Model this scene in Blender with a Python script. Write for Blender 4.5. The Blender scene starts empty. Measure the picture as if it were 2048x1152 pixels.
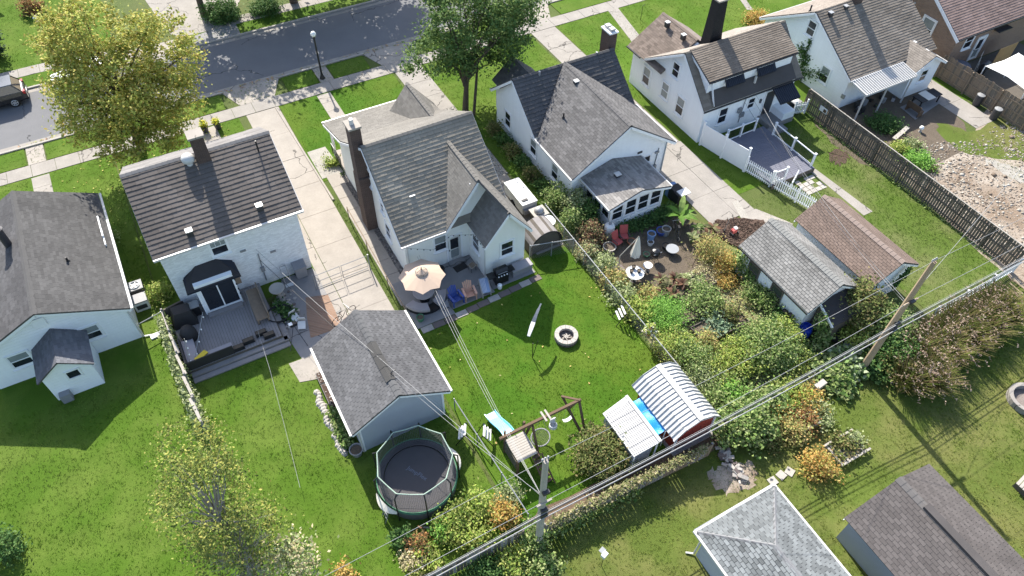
import bpy, math, random
import numpy as np
from mathutils import Vector, Matrix
random.seed(7); rng = np.random.default_rng(11)
S = bpy.context.scene; COL = S.collection
# ---------------------------------------------------------------- camera
FPX, PITCH, ROLL, YAW, CAMH = 1466.6, math.radians(49.96), math.radians(1.385), math.radians(30.0), 33.0
_f = Vector((math.sin(YAW)*math.cos(PITCH), math.cos(YAW)*math.cos(PITCH), -math.sin(PITCH)))
_r = Vector((math.cos(YAW), -math.sin(YAW), 0)); _u = _r.cross(_f)
RT = _r*math.cos(ROLL)+_u*math.sin(ROLL); UP = -_r*math.sin(ROLL)+_u*math.cos(ROLL)
CAM = Vector((0, 0, CAMH))
cd = bpy.data.cameras.new('camera'); co = bpy.data.objects.new('camera', cd); COL.objects.link(co)
cd.sensor_width = 36; cd.lens = FPX/2048*36; cd.clip_end = 600; cd.clip_start = .5
co.matrix_world = Matrix(((RT.x, UP.x, -_f.x, 0), (RT.y, UP.y, -_f.y, 0), (RT.z, UP.z, -_f.z, CAMH), (0, 0, 0, 1)))
S.camera = co
# ---------------------------------------------------------------- light
SUN_EL, SUN_AZ = math.radians(41), math.radians(6)     # azimuth clockwise from +Y (the street side)
w = bpy.data.worlds.new('World'); S.world = w; w.use_nodes = True
nt = w.node_tree; sk = nt.nodes.new('ShaderNodeTexSky'); sk.sky_type = 'NISHITA'; sk.sun_disc = False
sk.sun_elevation = SUN_EL; sk.sun_rotation = SUN_AZ; sk.air_density = 1.0; sk.dust_density = 1.5
bg = nt.nodes['Background']; bg.inputs[1].default_value = .12
nt.links.new(sk.outputs[0], bg.inputs[0])
sl = bpy.data.lights.new('sun', 'SUN'); sl.energy = 4.2; sl.angle = math.radians(.5); sl.color = (1, .95, .86)
so = bpy.data.objects.new('sun', sl); COL.objects.link(so)
_sd = Vector((math.sin(SUN_AZ)*math.cos(SUN_EL), math.cos(SUN_AZ)*math.cos(SUN_EL), math.sin(SUN_EL)))
so.rotation_euler = (-_sd).to_track_quat('-Z', 'Y').to_euler(); so.location = (0, 30, 60)
vs = S.view_settings; vs.view_transform = 'Standard'; vs.look = 'None'; vs.gamma = 1; vs.use_curve_mapping = False
vs.exposure = 1.25
try: S.cycles.max_bounces = 6; S.cycles.transparent_max_bounces = 8
except Exception: pass

def at(px, py, z=0.0):
    """a point of the survey picture (2048 x 1152) at height z -> metres"""
    d = _f*1.0 + RT*((px-1024)/FPX) - UP*((py-576)/FPX)
    return CAM + d*((z-CAMH)/d.z)
def atY(px, py, Y):
    d = _f*1.0 + RT*((px-1024)/FPX) - UP*((py-576)/FPX)
    return CAM + d*(Y/d.y)
def atX(px, py, X):
    d = _f*1.0 + RT*((px-1024)/FPX) - UP*((py-576)/FPX)
    return CAM + d*(X/d.x)
def V(*a): return Vector(a)
# ---------------------------------------------------------------- materials
MATS = {}
def mat(name, col=(.5, .5, .5), rough=.7, metal=0., spec=.3, var=.12, scale=3., fine=0., fscale=40., bump=0., bscale=60.,
        attr=False, trans=0., crack=0., lap=0., lapn=.012, brick=None, corr=None, col2=None, streak=0., emit=None, tri=None):
    m = bpy.data.materials.new(name); m.use_nodes = True; MATS[name] = m
    t = m.node_tree; N = t.nodes.new; L = t.links.new
    b = t.nodes['Principled BSDF']; out = t.nodes['Material Output']
    b.inputs['Roughness'].default_value = rough; b.inputs['Metallic'].default_value = metal
    b.inputs['Specular IOR Level'].default_value = spec
    tc = N('ShaderNodeTexCoord'); geo = N('ShaderNodeNewGeometry')
    pos = geo.outputs['Position']
    def noise(sc, det=4, r=.6):
        n = N('ShaderNodeTexNoise'); n.inputs['Scale'].default_value = sc; n.inputs['Detail'].default_value = det
        n.inputs['Roughness'].default_value = r; L(pos, n.inputs['Vector']); return n.outputs['Fac']
    def math_(op, a, bb):
        n = N('ShaderNodeMath'); n.operation = op
        for i, x in enumerate((a, bb)):
            if isinstance(x, (int, float)): n.inputs[i].default_value = x
            else: L(x, n.inputs[i])
        return n.outputs[0]
    def scalecol(c, fac):
        n = N('ShaderNodeVectorMath'); n.operation = 'SCALE'; L(c, n.inputs[0]); L(fac, n.inputs['Scale']); return n.outputs[0]
    if attr:
        a = N('ShaderNodeAttribute'); a.attribute_name = 'tint'; c = a.outputs['Color']
    else:
        n = N('ShaderNodeRGB'); n.outputs[0].default_value = (*col, 1); c = n.outputs[0]
    if col2:
        mx = N('ShaderNodeMix'); mx.data_type = 'RGBA'; L(c, mx.inputs[6]); mx.inputs[7].default_value = (*col2, 1)
        mr = N('ShaderNodeMapRange'); mr.inputs[1].default_value = .42; mr.inputs[2].default_value = .62
        L(noise(scale*.35, 5), mr.inputs[0]); L(mr.outputs[0], mx.inputs[0]); c = mx.outputs[2]
    hgt = None
    if brick:
        bw, bh, mort = brick
        sx = N('ShaderNodeSeparateXYZ'); L(pos, sx.inputs[0])
        cx = N('ShaderNodeCombineXYZ'); L(math_('ADD', sx.outputs[0], sx.outputs[1]), cx.inputs[0]); L(sx.outputs[2], cx.inputs[1])
        bt = N('ShaderNodeTexBrick'); bt.inputs['Scale'].default_value = 1; bt.inputs['Brick Width'].default_value = bw
        bt.inputs['Row Height'].default_value = bh; bt.inputs['Mortar Size'].default_value = .008
        bt.inputs['Color1'].default_value = (*col, 1); bt.inputs['Color2'].default_value = (*[x*.78 for x in col], 1)
        bt.inputs['Mortar'].default_value = (*mort, 1); L(cx.outputs[0], bt.inputs['Vector'])
        c = bt.outputs['Color']; hgt = math_('MULTIPLY', bt.outputs['Fac'], -.006)
    if var:
        c = scalecol(c, math_('ADD', math_('MULTIPLY', noise(scale, 6), var*2), 1-var))
    if fine:
        c = scalecol(c, math_('ADD', math_('MULTIPLY', noise(fscale, 2, .8), fine*2), 1-fine))
    if crack:
        nn = N('ShaderNodeTexNoise'); nn.inputs['Scale'].default_value = 1.3; nn.inputs['Detail'].default_value = 4; L(pos, nn.inputs['Vector'])
        vm = N('ShaderNodeVectorMath'); vm.operation = 'MULTIPLY_ADD'; L(nn.outputs['Color'], vm.inputs[0]); vm.inputs[1].default_value = (.9, .9, .9); L(pos, vm.inputs[2])
        vo = N('ShaderNodeTexVoronoi'); vo.feature = 'DISTANCE_TO_EDGE'; vo.inputs['Scale'].default_value = crack; L(vm.outputs[0], vo.inputs['Vector'])
        lt_ = math_('LESS_THAN', vo.outputs['Distance'], .012*crack*2.2); msk = math_('GREATER_THAN', noise(.22, 2), .5)
        c = scalecol(c, math_('SUBTRACT', 1, math_('MULTIPLY', math_('MULTIPLY', lt_, msk), .6)))
        c = scalecol(c, math_('ADD', .86, math_('MULTIPLY', noise(.5, 6, .75), .28)))
    if streak:
        mp = N('ShaderNodeMapping'); mp.inputs['Scale'].default_value = (3, 3, .25); L(pos, mp.inputs[0])
        n = N('ShaderNodeTexNoise'); n.inputs['Scale'].default_value = 2.; n.inputs['Detail'].default_value = 5; L(mp.outputs[0], n.inputs['Vector'])
        c = scalecol(c, math_('ADD', math_('MULTIPLY', n.outputs['Fac'], streak*2), 1-streak))
    L(c, b.inputs['Base Color'])
    if lap or corr:
        sx = N('ShaderNodeSeparateXYZ'); L(pos, sx.inputs[0])
        if lap:
            fr = math_('FRACT', math_('MULTIPLY', sx.outputs[2], 1/lap), 0)
            hgt = math_('MULTIPLY', math_('SUBTRACT', 1, fr), lapn)
        else:
            hgt = math_('MULTIPLY', math_('SINE', math_('MULTIPLY', sx.outputs[corr[0]], 6.2832/corr[1]), 0), corr[2])
    if bump:
        nb = math_('MULTIPLY', noise(bscale, 5, .75), bump); hgt = nb if hgt is None else math_('ADD', hgt, nb)
    if hgt is not None:
        bn = N('ShaderNodeBump'); bn.inputs['Distance'].default_value = 1.; bn.inputs['Strength'].default_value = .9
        L(hgt, bn.inputs['Height']); L(bn.outputs[0], b.inputs['Normal'])
    if trans:
        tr = N('ShaderNodeBsdfTranslucent'); L(c, tr.inputs['Color']); mx = N('ShaderNodeMixShader'); mx.inputs[0].default_value = trans
        L(b.outputs[0], mx.inputs[1]); L(tr.outputs[0], mx.inputs[2]); L(mx.outputs[0], out.inputs['Surface'])
    return m
mat('shingle', attr=True, rough=.95, spec=.12, var=.16, scale=1.3, fine=.22, fscale=38, bump=.004, bscale=130)
mat('roof_deck', (.09, .085, .08), .9)
mat('siding_white', (.86, .875, .885), .55, var=.07, scale=.9, lap=.2, lapn=.022, streak=.05)
mat('siding_cream', (.84, .845, .80), .55, var=.05, scale=.9, lap=.11, lapn=.014, streak=.06)
mat('painted_block', (.85, .865, .87), .7, var=.06, scale=1.2, brick=None, bump=.006, bscale=14, streak=.06, lap=.2, lapn=.004)
mat('brick_white', (.86, .87, .87), .7, var=.06, brick=(.22, .075, (.7, .71, .72)), streak=.06)
mat('brick_brown', (.30, .19, .13), .85, var=.15, brick=(.22, .075, (.33, .28, .24)))
mat('brick_dark', (.10, .065, .055), .9, var=.25, brick=(.22, .075, (.13, .11, .10)))
mat('siding_grey', (.40, .43, .48), .55, var=.05, lap=.12, lapn=.012)
mat('trim_white', (.82, .83, .84), .45, var=.05)
mat('metal_white', (.56, .55, .53), .35, spec=.5, var=.06)
mat('metal_galv', (.36, .365, .37), .5, metal=.4, var=.1)
mat('metal_dark', (.035, .035, .04), .45, spec=.5, var=.1)
mat('metal_black', (.012, .012, .014), .4, spec=.5)
mat('steel_grey', (.28, .29, .30), .5, metal=.4)
mat('chimney_black', (.022, .022, .024), .8, brick=(.22, .075, (.015, .015, .015)))
mat('glass', (.018, .022, .03), .06, spec=.6, var=.5, scale=.8)
mat('glass_blind', (.24, .27, .27), .15, spec=.5, var=.25, scale=2.2)
mat('screen', (.05, .065, .05), .5, var=.3)
mat('concrete', (.32, .288, .252), .9, crack=.22, var=.24, scale=.8, fine=.14, fscale=14, bump=.004, bscale=40, streak=.08)
mat('concrete_old', (.285, .262, .235), .92, crack=.4, var=.26, scale=.9, fine=.2, fscale=11, bump=.006, bscale=30)
mat('concrete_grey', (.25, .24, .235), .9, crack=.25, var=.2, scale=.9, fine=.12, fscale=14, bump=.004)
mat('kerb_stone', (.33, .31, .28), .9, var=.2, scale=1.2, fine=.12)
mat('asphalt', (.152, .152, .157), .92, crack=.12, var=.13, scale=.35, fine=.13, fscale=60, bump=.004, bscale=90)
mat('asphalt_patch', (.15, .15, .155), .92, var=.13)
mat('gravel', (.23, .21, .19), .95, var=.3, scale=5, fine=.45, fscale=20, bump=.03, bscale=18)
mat('gravel_pale', (.33, .31, .275), .95, var=.25, scale=2, fine=.35, fscale=18, bump=.03, bscale=16)
mat('soil_dark', (.085, .055, .042), .95, var=.35, scale=2.5, fine=.4, fscale=14, bump=.08, bscale=7)
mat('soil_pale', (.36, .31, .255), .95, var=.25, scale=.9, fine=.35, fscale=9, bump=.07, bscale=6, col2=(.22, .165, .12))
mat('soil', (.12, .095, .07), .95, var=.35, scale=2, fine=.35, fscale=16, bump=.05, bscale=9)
mat('mulch', (.13, .09, .06), .95, var=.3, scale=4, fine=.5, fscale=22, bump=.04, bscale=20)
mat('ground', (.07, .10, .02), .95, var=.3, scale=.6, fine=.3, fscale=22, bump=.03, bscale=25, col2=(.09, .11, .03))
for nm, a, b2 in (('lawn_deep', (.052, .118, .010), (.082, .135, .016)), ('lawn_bright', (.066, .125, .013), (.098, .148, .024)),
                  ('lawn_pale', (.078, .122, .022), (.125, .145, .05)), ('lawn_dry', (.088, .122, .024), (.14, .146, .046)),
                  ('garden_floor', (.12, .125, .045), (.31, .28, .165))):
    mat(nm, a, .95, spec=.1, var=.25, scale=.9, fine=.28, fscale=24, bump=.03, bscale=26, col2=b2)
mat('blade', attr=True, rough=.9, spec=.04, var=.0, trans=.25)
mat('leaf', attr=True, rough=.65, spec=.16, var=.0, trans=.3)
mat('petal', attr=True, rough=.8, spec=.1, var=0, trans=.2)
mat('bark', (.10, .08, .06), .95, var=.35, scale=4, fine=.3, bump=.02, bscale=25)
mat('bark_grey', (.27, .25, .22), .95, var=.3, scale=4, fine=.2)
mat('pole_wood', (.36, .27, .18), .9, var=.2, scale=2, streak=.3, fine=.15)
mat('pole_grey', (.40, .36, .31), .9, var=.2, scale=2, streak=.25, fine=.15)
mat('wood_grey', (.27, .25, .24), .88, var=.22, scale=1.6, fine=.2, fscale=22)
mat('wood_dark', (.115, .10, .082), .9, var=.25, scale=1.6, fine=.2, fscale=20, streak=.2)
mat('wood_fence', (.17, .145, .115), .9, var=.25, scale=1.1, fine=.18, fscale=20, streak=.25)
mat('wood_tan', (.25, .19, .135), .88, var=.2, scale=1.6, fine=.18, streak=.2)
mat('wood_new', (.42, .27, .13), .8, var=.15, scale=2, streak=.15)
mat('wood_pale', (.36, .33, .29), .85, var=.2, scale=2, fine=.15)
mat('wood_brown', (.13, .085, .055), .85, var=.25, scale=2, fine=.15)
mat('composite_shade_navy', (.15, .152, .185), .7, var=.15, scale=1.5, fine=.1)  # grey decking toned dark blue for its shade; also a navy cover
mat('composite_pale', (.33, .31, .29), .75, var=.15, scale=1.5, fine=.1)
mat('shed_red', (.30, .045, .03), .7, var=.15, lap=.2, lapn=.012)
mat('rust', (.33, .10, .045), .75, var=.3, scale=5)
mat('plastic_black', (.02, .02, .022), .45, var=.1)
mat('plastic_grey', (.25, .25, .26), .5, var=.1)
mat('plastic_white', (.68, .68, .67), .4, var=.04)
mat('plastic_blue', (.05, .09, .32), .5, var=.1)
mat('plastic_ltblue', (.16, .26, .45), .5, var=.1)
mat('plastic_peach', (.62, .36, .26), .5, var=.06)
mat('barrel_blue', (.01, .04, .38), .35, spec=.5, var=.08)
mat('tarp_blue', (.03, .30, .68), .35, spec=.4, var=.12, scale=3, bump=.03, bscale=7)
mat('slide_blue', (.20, .55, .80), .3, spec=.5, var=.05)
mat('fabric_beige', (.50, .38, .29), .85, var=.06)
mat('fabric_cream', (.66, .62, .55), .85, var=.08)
mat('fabric_white', (.66, .66, .65), .85, var=.05)
mat('fabric_grey', (.34, .32, .33), .85, var=.12)
mat('fabric_red', (.40, .09, .085), .8, var=.1)
mat('fabric_stripe', (.25, .33, .48), .8, var=.1)
mat('cover_dark', (.035, .033, .032), .7, var=.2)
mat('tramp_mat', (.085, .08, .082), .85, spec=.1, var=.1)
mat('tramp_pad', (.07, .20, .11), .6, var=.1)
mat('tramp_net', (.15, .15, .15), .9, var=.1)
mat('tramp_rail', (.34, .44, .36), .5, var=.1)
mat('stone', (.38, .35, .32), .9, var=.3, scale=3, fine=.2, bump=.01)
mat('stone_pale', (.40, .37, .33), .9, var=.2, scale=3, fine=.2, bump=.01)
mat('stone_dark', (.16, .13, .12), .9, var=.2, scale=3, fine=.2)
mat('rock', attr=True, rough=.9, var=.25, scale=5, fine=.15, bump=.01)
mat('ash', (.20, .17, .15), .95, var=.4, scale=8, fine=.4)
mat('terracotta', (.36, .15, .08), .8, var=.15)
mat('awning_navy', (.018, .022, .035), .5, var=.2)
mat('roll_roof', (.045, .042, .044), .9, var=.3, scale=1.2, fine=.15)
mat('roll_brown', (.075, .068, .066), .85, var=.3, scale=1.0, fine=.15)
mat('car_dark', (.035, .034, .036), .25, metal=.3, spec=.6, var=.05)
mat('car_white', (.72, .73, .74), .25, spec=.6, var=.03)
mat('car_red', (.40, .02, .025), .25, spec=.6, var=.03)
mat('car_roof', (.10, .115, .14), .2, metal=.2, spec=.6, var=.03)
mat('rubber', (.018, .018, .018), .85)
mat('alloy', (.62, .63, .64), .3, metal=.6)
mat('lamp_red', (.35, .01, .012), .25, spec=.6)
mat('globe', (.88, .88, .86), .3, spec=.4, var=.02)
mat('letter', (.16, .18, .22), .8)
mat('wire_pale', (.30, .30, .30), .5, var=.1)
mat('wire_dark', (.03, .03, .03), .6)
mat('flower_yellow', (.65, .50, .05), .8)
def M_(m): return MATS[m] if isinstance(m, str) else m
# ---------------------------------------------------------------- mesh building
class MB:
    def __init__(s): s.v = []; s.f = []
    def add(s, vs, fs):
        n = len(s.v); s.v += [tuple(x) for x in vs]; s.f += [tuple(i+n for i in f) for f in fs]; return s
    def box(s, c, d, rz=0., rot=None):
        R = rot if rot is not None else Matrix.Rotation(rz, 3, 'Z'); c = Vector(c)
        vs = [c+R @ Vector((sx*d[0]/2, sy*d[1]/2, sz*d[2]/2)) for sz in (-1, 1) for sx, sy in ((-1, -1), (1, -1), (1, 1), (-1, 1))]
        return s.add(vs, [(3, 2, 1, 0), (4, 5, 6, 7), (0, 1, 5, 4), (1, 2, 6, 5), (2, 3, 7, 6), (3, 0, 4, 7)])
    def b2(s, a, b):
        return s.box(((a[0]+b[0])/2, (a[1]+b[1])/2, (a[2]+b[2])/2), (abs(b[0]-a[0]), abs(b[1]-a[1]), abs(b[2]-a[2])))
    def bar(s, p, q, w, h, up=(0, 0, 1)):
        p = Vector(p); q = Vector(q); d = (q-p).normalized(); u = Vector(up)
        if abs(d.dot(u)) > .98: u = Vector((0, 1, 0))
        r = d.cross(u).normalized(); n = r.cross(d)
        vs = [e+r*(a*w/2)+n*(b*h/2) for e in (p, q) for a, b in ((-1, -1), (1, -1), (1, 1), (-1, 1))]
        return s.add(vs, [(0, 1, 2, 3), (7, 6, 5, 4), (0, 4, 5, 1), (1, 5, 6, 2), (2, 6, 7, 3), (3, 7, 4, 0)])
    def tube(s, pts, r, n=6, cap=True):
        pts = [Vector(p) for p in pts]; rs = r if isinstance(r, (list, tuple)) else [r]*len(pts)
        base = len(s.v); prev = None
        for i, p in enumerate(pts):
            d = (pts[min(i+1, len(pts)-1)]-pts[max(i-1, 0)])
            d = d.normalized() if d.length > 1e-9 else Vector((0, 0, 1))
            if prev is None:
                u = Vector((1, 0, 0)) if abs(d.x) < .9 else Vector((0, 1, 0))
                a = d.cross(u).normalized()
            else: a = (prev-d*prev.dot(d)).normalized()
            prev = a; b = d.cross(a)
            for k in range(n):
                t = 2*math.pi*k/n; s.v.append(tuple(p+(a*math.cos(t)+b*math.sin(t))*rs[i]))
        for i in range(len(pts)-1):
            for k in range(n):
                A = base+i*n+k; B = base+i*n+(k+1) % n
                s.f.append((A, B, B+n, A+n))
        if cap:
            s.f.append(tuple(base+k for k in reversed(range(n)))); e = base+(len(pts)-1)*n; s.f.append(tuple(e+k for k in range(n)))
        return s
    def lathe(s, prof, c=(0, 0, 0), n=16, cap=True, sx=1., sy=1.):
        base = len(s.v); c = Vector(c)
        for r, z in prof:
            for k in range(n):
                t = 2*math.pi*k/n; s.v.append((c.x+r*sx*math.cos(t), c.y+r*sy*math.sin(t), c.z+z))
        for i in range(len(prof)-1):
            for k in range(n):
                A = base+i*n+k; B = base+i*n+(k+1) % n; s.f.append((A, B, B+n, A+n))
        if cap:
            s.f.append(tuple(base+k for k in reversed(range(n)))); e = base+(len(prof)-1)*n; s.f.append(tuple(e+k for k in range(n)))
        return s
    def prism(s, poly, z0, z1):
        n = len(poly)
        ar = sum(poly[i][0]*poly[(i+1) % n][1]-poly[(i+1) % n][0]*poly[i][1] for i in range(n))
        if ar < 0: poly = poly[::-1]
        vs = [(p[0], p[1], z0) for p in poly]+[(p[0], p[1], z1) for p in poly]
        return s.add(vs, [tuple(range(n))[::-1], tuple(range(n, 2*n))]+[(i, (i+1) % n, (i+1) % n+n, i+n) for i in range(n)])
    def extrude(s, poly3, vec):
        poly3 = [Vector(p) for p in poly3]; vec = Vector(vec); n = len(poly3)
        nr = Vector((0, 0, 0))
        for i in range(n): nr += poly3[i].cross(poly3[(i+1) % n])
        if nr.dot(vec) > 0: poly3 = poly3[::-1]
        vs = poly3+[p+vec for p in poly3]
        return s.add(vs, [tuple(range(n)), tuple(range(n, 2*n))[::-1]]+[((i+1) % n, i, i+n, (i+1) % n+n) for i in range(n)])
    def build(s, name, m, parent=None, smooth=False, kind=None, local=False, label=None):
        me = bpy.data.meshes.new(name); me.from_pydata(s.v, [], s.f); me.update()
        if smooth:
            me.polygons.foreach_set('use_smooth', [True]*len(me.polygons))
        me.materials.append(M_(m)); return link(name, me, parent, kind, local, label)
def link(name, me, parent=None, kind=None, local=False, label=None):
    o = bpy.data.objects.new(name, me); COL.objects.link(o)
    if parent is not None:
        o.parent = parent
        if not local: o.matrix_parent_inverse = WORLD(parent).inverted()
    if kind: o['kind'] = kind
    if label: o['label'] = label
    return o
def WORLD(o):
    m = Matrix.LocRotScale(o.location, o.rotation_euler, o.scale)
    return WORLD(o.parent) @ o.matrix_parent_inverse @ m if o.parent else m
def thing(name, label, cat, loc=(0, 0, 0), rz=0., group=None):
    o = bpy.data.objects.new(name, None); COL.objects.link(o); o.empty_display_size = .3
    o.location = loc; o.rotation_euler = (0, 0, rz); o['label'] = label; o['category'] = cat
    if group: o['group'] = group
    return o
def tag(o, label, cat, group=None, kind=None):
    o['label'] = label; o['category'] = cat
    if group: o['group'] = group
    if kind: o['kind'] = kind
    return o
def struct(o, label=None):
    o['kind'] = 'structure'
    if label: o['label'] = label
    return o
def dup(root, loc, rz=None, label=None):
    r = root.copy(); COL.objects.link(r); r.location = loc
    if rz is not None: r.rotation_euler = (0, 0, rz)
    if label: r['label'] = label
    def rec(a, b):
        for c in list(a.children):
            d = c.copy(); COL.objects.link(d); d.parent = b; rec(c, d)
    rec(root, r); return r
def np_mesh(name, Vt, F, m, tint=None, parent=None, kind=None, label=None, local=False, smooth=False):
    me = bpy.data.meshes.new(name); nv, nf, k = len(Vt), len(F), F.shape[1]
    me.vertices.add(nv); me.vertices.foreach_set('co', np.ascontiguousarray(Vt, dtype=np.float32).ravel())
    me.loops.add(nf*k); me.loops.foreach_set('vertex_index', np.ascontiguousarray(F, dtype=np.int32).ravel())
    me.polygons.add(nf); me.polygons.foreach_set('loop_start', np.arange(0, nf*k, k, dtype=np.int32))
    me.update(calc_edges=True)
    if tint is not None:
        a = me.attributes.new('tint', 'FLOAT_COLOR', 'FACE'); c = np.ones((nf, 4), np.float32); c[:, :3] = tint
        a.data.foreach_set('color', c.ravel())
    me.materials.append(M_(m)); return link(name, me, parent, kind, local, label)
def tint_faces(o, cols):
    me = o.data; a = me.attributes.new('tint', 'FLOAT_COLOR', 'FACE'); c = np.ones((len(me.polygons), 4), np.float32); c[:, :3] = cols
    a.data.foreach_set('color', c.ravel())
# smooth value noise for patches of colour
_ng = rng.random((64, 64))
def vnoise(x, y, sc):
    x = np.asarray(x)*sc+100; y = np.asarray(y)*sc+100; i = np.floor(x).astype(int); j = np.floor(y).astype(int)
    fx = x-i; fy = y-j; fx = fx*fx*(3-2*fx); fy = fy*fy*(3-2*fy)
    g = lambda a, b: _ng[a % 64, b % 64]
    return (g(i, j)*(1-fx)+g(i+1, j)*fx)*(1-fy)+(g(i, j+1)*(1-fx)+g(i+1, j+1)*fx)*fy
# ---------------------------------------------------------------- roofs
def clip(poly, a, b, c):   # keep a*u+b*v<=c
    out = []
    for i in range(len(poly)):
        p, q = poly[i], poly[(i+1) % len(poly)]; dp = a*p[0]+b*p[1]-c; dq = a*q[0]+b*q[1]-c
        if dp <= 0: out.append(p)
        if (dp < 0 < dq) or (dq < 0 < dp):
            t = dp/(dp-dq); out.append((p[0]+(q[0]-p[0])*t, p[1]+(q[1]-p[1])*t))
    return out
def roof_plane(roof, pts, col, ex=.15, tab=.32, t=.016, deck=.1, var=.16, ragged=.0, indiv=0, stain=None, bodymat='roof_deck'):
    """pts: planar polygon, first edge = eave.  roof: the roof part that takes the deck and its shingles"""
    P = [Vector(p) for p in pts]; o = P[0]; u = (P[1]-P[0]).normalized()
    n = Vector((0, 0, 0))
    for i in range(len(P)): n += (P[i]-o).cross(P[(i+1) % len(P)]-o)
    n.normalize()
    if n.z < 0: n = -n
    v = n.cross(u); cen = sum(P, Vector((0, 0, 0)))/len(P)
    if (cen-o).dot(v) < 0: v = -v
    poly = [((p-o).dot(u), (p-o).dot(v)) for p in P]
    ar = sum(poly[i][0]*poly[(i+1) % len(poly)][1]-poly[(i+1) % len(poly)][0]*poly[i][1] for i in range(len(poly)))
    edges = []
    for i in range(len(poly)):
        p, q = poly[i], poly[(i+1) % len(poly)]; dx, dy = q[0]-p[0], q[1]-p[1]; s = 1 if ar > 0 else -1
        a, b = dy*s, -dx*s; edges.append((a, b, a*p[0]+b*p[1]))
    dk = MB().extrude(P, -n*deck).build('deck', bodymat, roof)
    u0 = min(p[0] for p in poly); u1 = max(p[0] for p in poly); v1 = max(p[1] for p in poly)
    sv = []; sf = []; sc = []; whole = []
    r = 0; col = np.array(col)
    while r*ex < v1-1e-4:
        va, vb = r*ex, (r+1)*ex; off = random.random()*tab if tab > .7 else (r % 2)*tab/2+random.uniform(-.02, .02)
        x = u0-off
        while x < u1:
            wd = tab*(1+random.uniform(-.18, .18)) if not indiv else tab
            lo = va-(random.random()*ragged)
            gp = .009 if indiv else .004; q = [(x+gp, lo), (x+wd-gp, lo), (x+wd-gp, vb), (x+gp, vb)]; x += wd
            full = True
            for a, b, c in edges:
                if any(a*p[0]+b*p[1] > c+1e-6 for p in q): q = clip(q, a, b, c); full = False
                if len(q) < 3: break
            if len(q) < 3: continue
            tt = t*random.uniform(.8, 1.25); k = 1+random.uniform(-var, var)
            c3 = col*k
            if stain is not None:
                m3 = o+u*q[0][0]+v*q[0][1]; c3 = c3*(1+stain*(2*float(vnoise(m3.x+m3.z, m3.y-m3.z, .9))-1))
            if indiv and full: whole.append((q[0][0], va, c3)); continue
            b0 = len(sv); nq = len(q)
            for p in q:
                h = .004+tt*max(0, 1-(p[1]-va)/ex)
                sv.append(tuple(o+u*p[0]+v*p[1]+n*h))
            for p in q: sv.append(tuple(o+u*p[0]+v*p[1]))
            ar2 = sum(q[i][0]*q[(i+1) % nq][1]-q[(i+1) % nq][0]*q[i][1] for i in range(nq))
            rg = list(range(nq)) if ((ar2 > 0) == (u.cross(v).dot(n) > 0)) else list(range(nq))[::-1]
            sf.append(tuple(b0+i for i in rg)); sc.append(c3)
            for i in range(nq):
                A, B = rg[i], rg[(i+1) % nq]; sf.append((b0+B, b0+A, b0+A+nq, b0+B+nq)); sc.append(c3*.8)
        r += 1
    R = Matrix((u, v, n)).transposed()
    if u.cross(v).dot(n) < 0: R = Matrix((-u, v, n)).transposed()
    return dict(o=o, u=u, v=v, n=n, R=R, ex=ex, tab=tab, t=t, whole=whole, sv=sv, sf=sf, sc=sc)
def finish_shingles(roof, planes, indiv=0):
    """join the courses of the planes into one part; the shingles that show largest become objects of their own"""
    sv = []; sf = []; sc = []
    for p in planes:
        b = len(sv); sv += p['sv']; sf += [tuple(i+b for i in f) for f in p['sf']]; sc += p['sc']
    cand = []
    for p in planes:
        for (x, va, c) in p['whole']:
            w = p['o']+p['u']*(x+p['tab']/2-.009)+p['v']*(va+p['ex']/2)
            d = w-CAM; sx = d.dot(RT)/d.dot(_f)*FPX+1024; sy = 576-d.dot(UP)/d.dot(_f)*FPX
            ok = -10 < sx < 2058 and -10 < sy < 1162
            face = -d.normalized().dot(p['n'])
            cand.append(((face/d.length_squared if ok and face > 0 else 0), p, w, c))
    cand.sort(key=lambda c: -c[0])
    pick, rest = cand[:indiv], cand[indiv:]
    def unit(p, q):
        a, e, t = p['tab']/2-.009, p['ex']/2-.002, p['t']
        return [(-a, -e, .004+t), (a, -e, .004+t), (a, e, .004), (-a, e, .004), (-a, -e, 0), (a, -e, 0), (a, e, 0), (-a, e, 0)]
    UF = [(0, 1, 2, 3), (1, 0, 4, 5), (2, 1, 5, 6), (3, 2, 6, 7), (0, 3, 7, 4)]
    for s, p, w, c in rest:
        b = len(sv); sv += [tuple(w+p['R'] @ Vector(q)) for q in unit(p, 0)]; sf += [tuple(i+b for i in f) for f in UF]; sc += [c]*5
    if sv:
        me = bpy.data.meshes.new('shingles'); me.from_pydata(sv, [], sf); me.update(); me.materials.append(MATS['shingle'])
        o = link('shingles', me, roof, 'stuff'); tint_faces(o, np.array(sc))
    cache = {}
    for s, p, w, c in pick:
        key = (round(p['tab'], 2), round(p['ex'], 2), int(np.clip(round(float(c[0])*60), 0, 99)))
        if key not in cache:
            me = bpy.data.meshes.new('shingle'); me.from_pydata(unit(p, 0), [], UF); me.update(); me.materials.append(MATS['shingle'])
            a = me.attributes.new('tint', 'FLOAT_COLOR', 'FACE'); cc = np.ones((5, 4), np.float32); cc[:, :3] = c; a.data.foreach_set('color', cc.ravel())
            cache[key] = me
        o = bpy.data.objects.new('shingle', cache[key]); COL.objects.link(o); o.parent = roof
        o.matrix_parent_inverse = WORLD(roof).inverted()
        o.matrix_basis = Matrix.Translation(w) @ p['R'].to_4x4()
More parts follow.
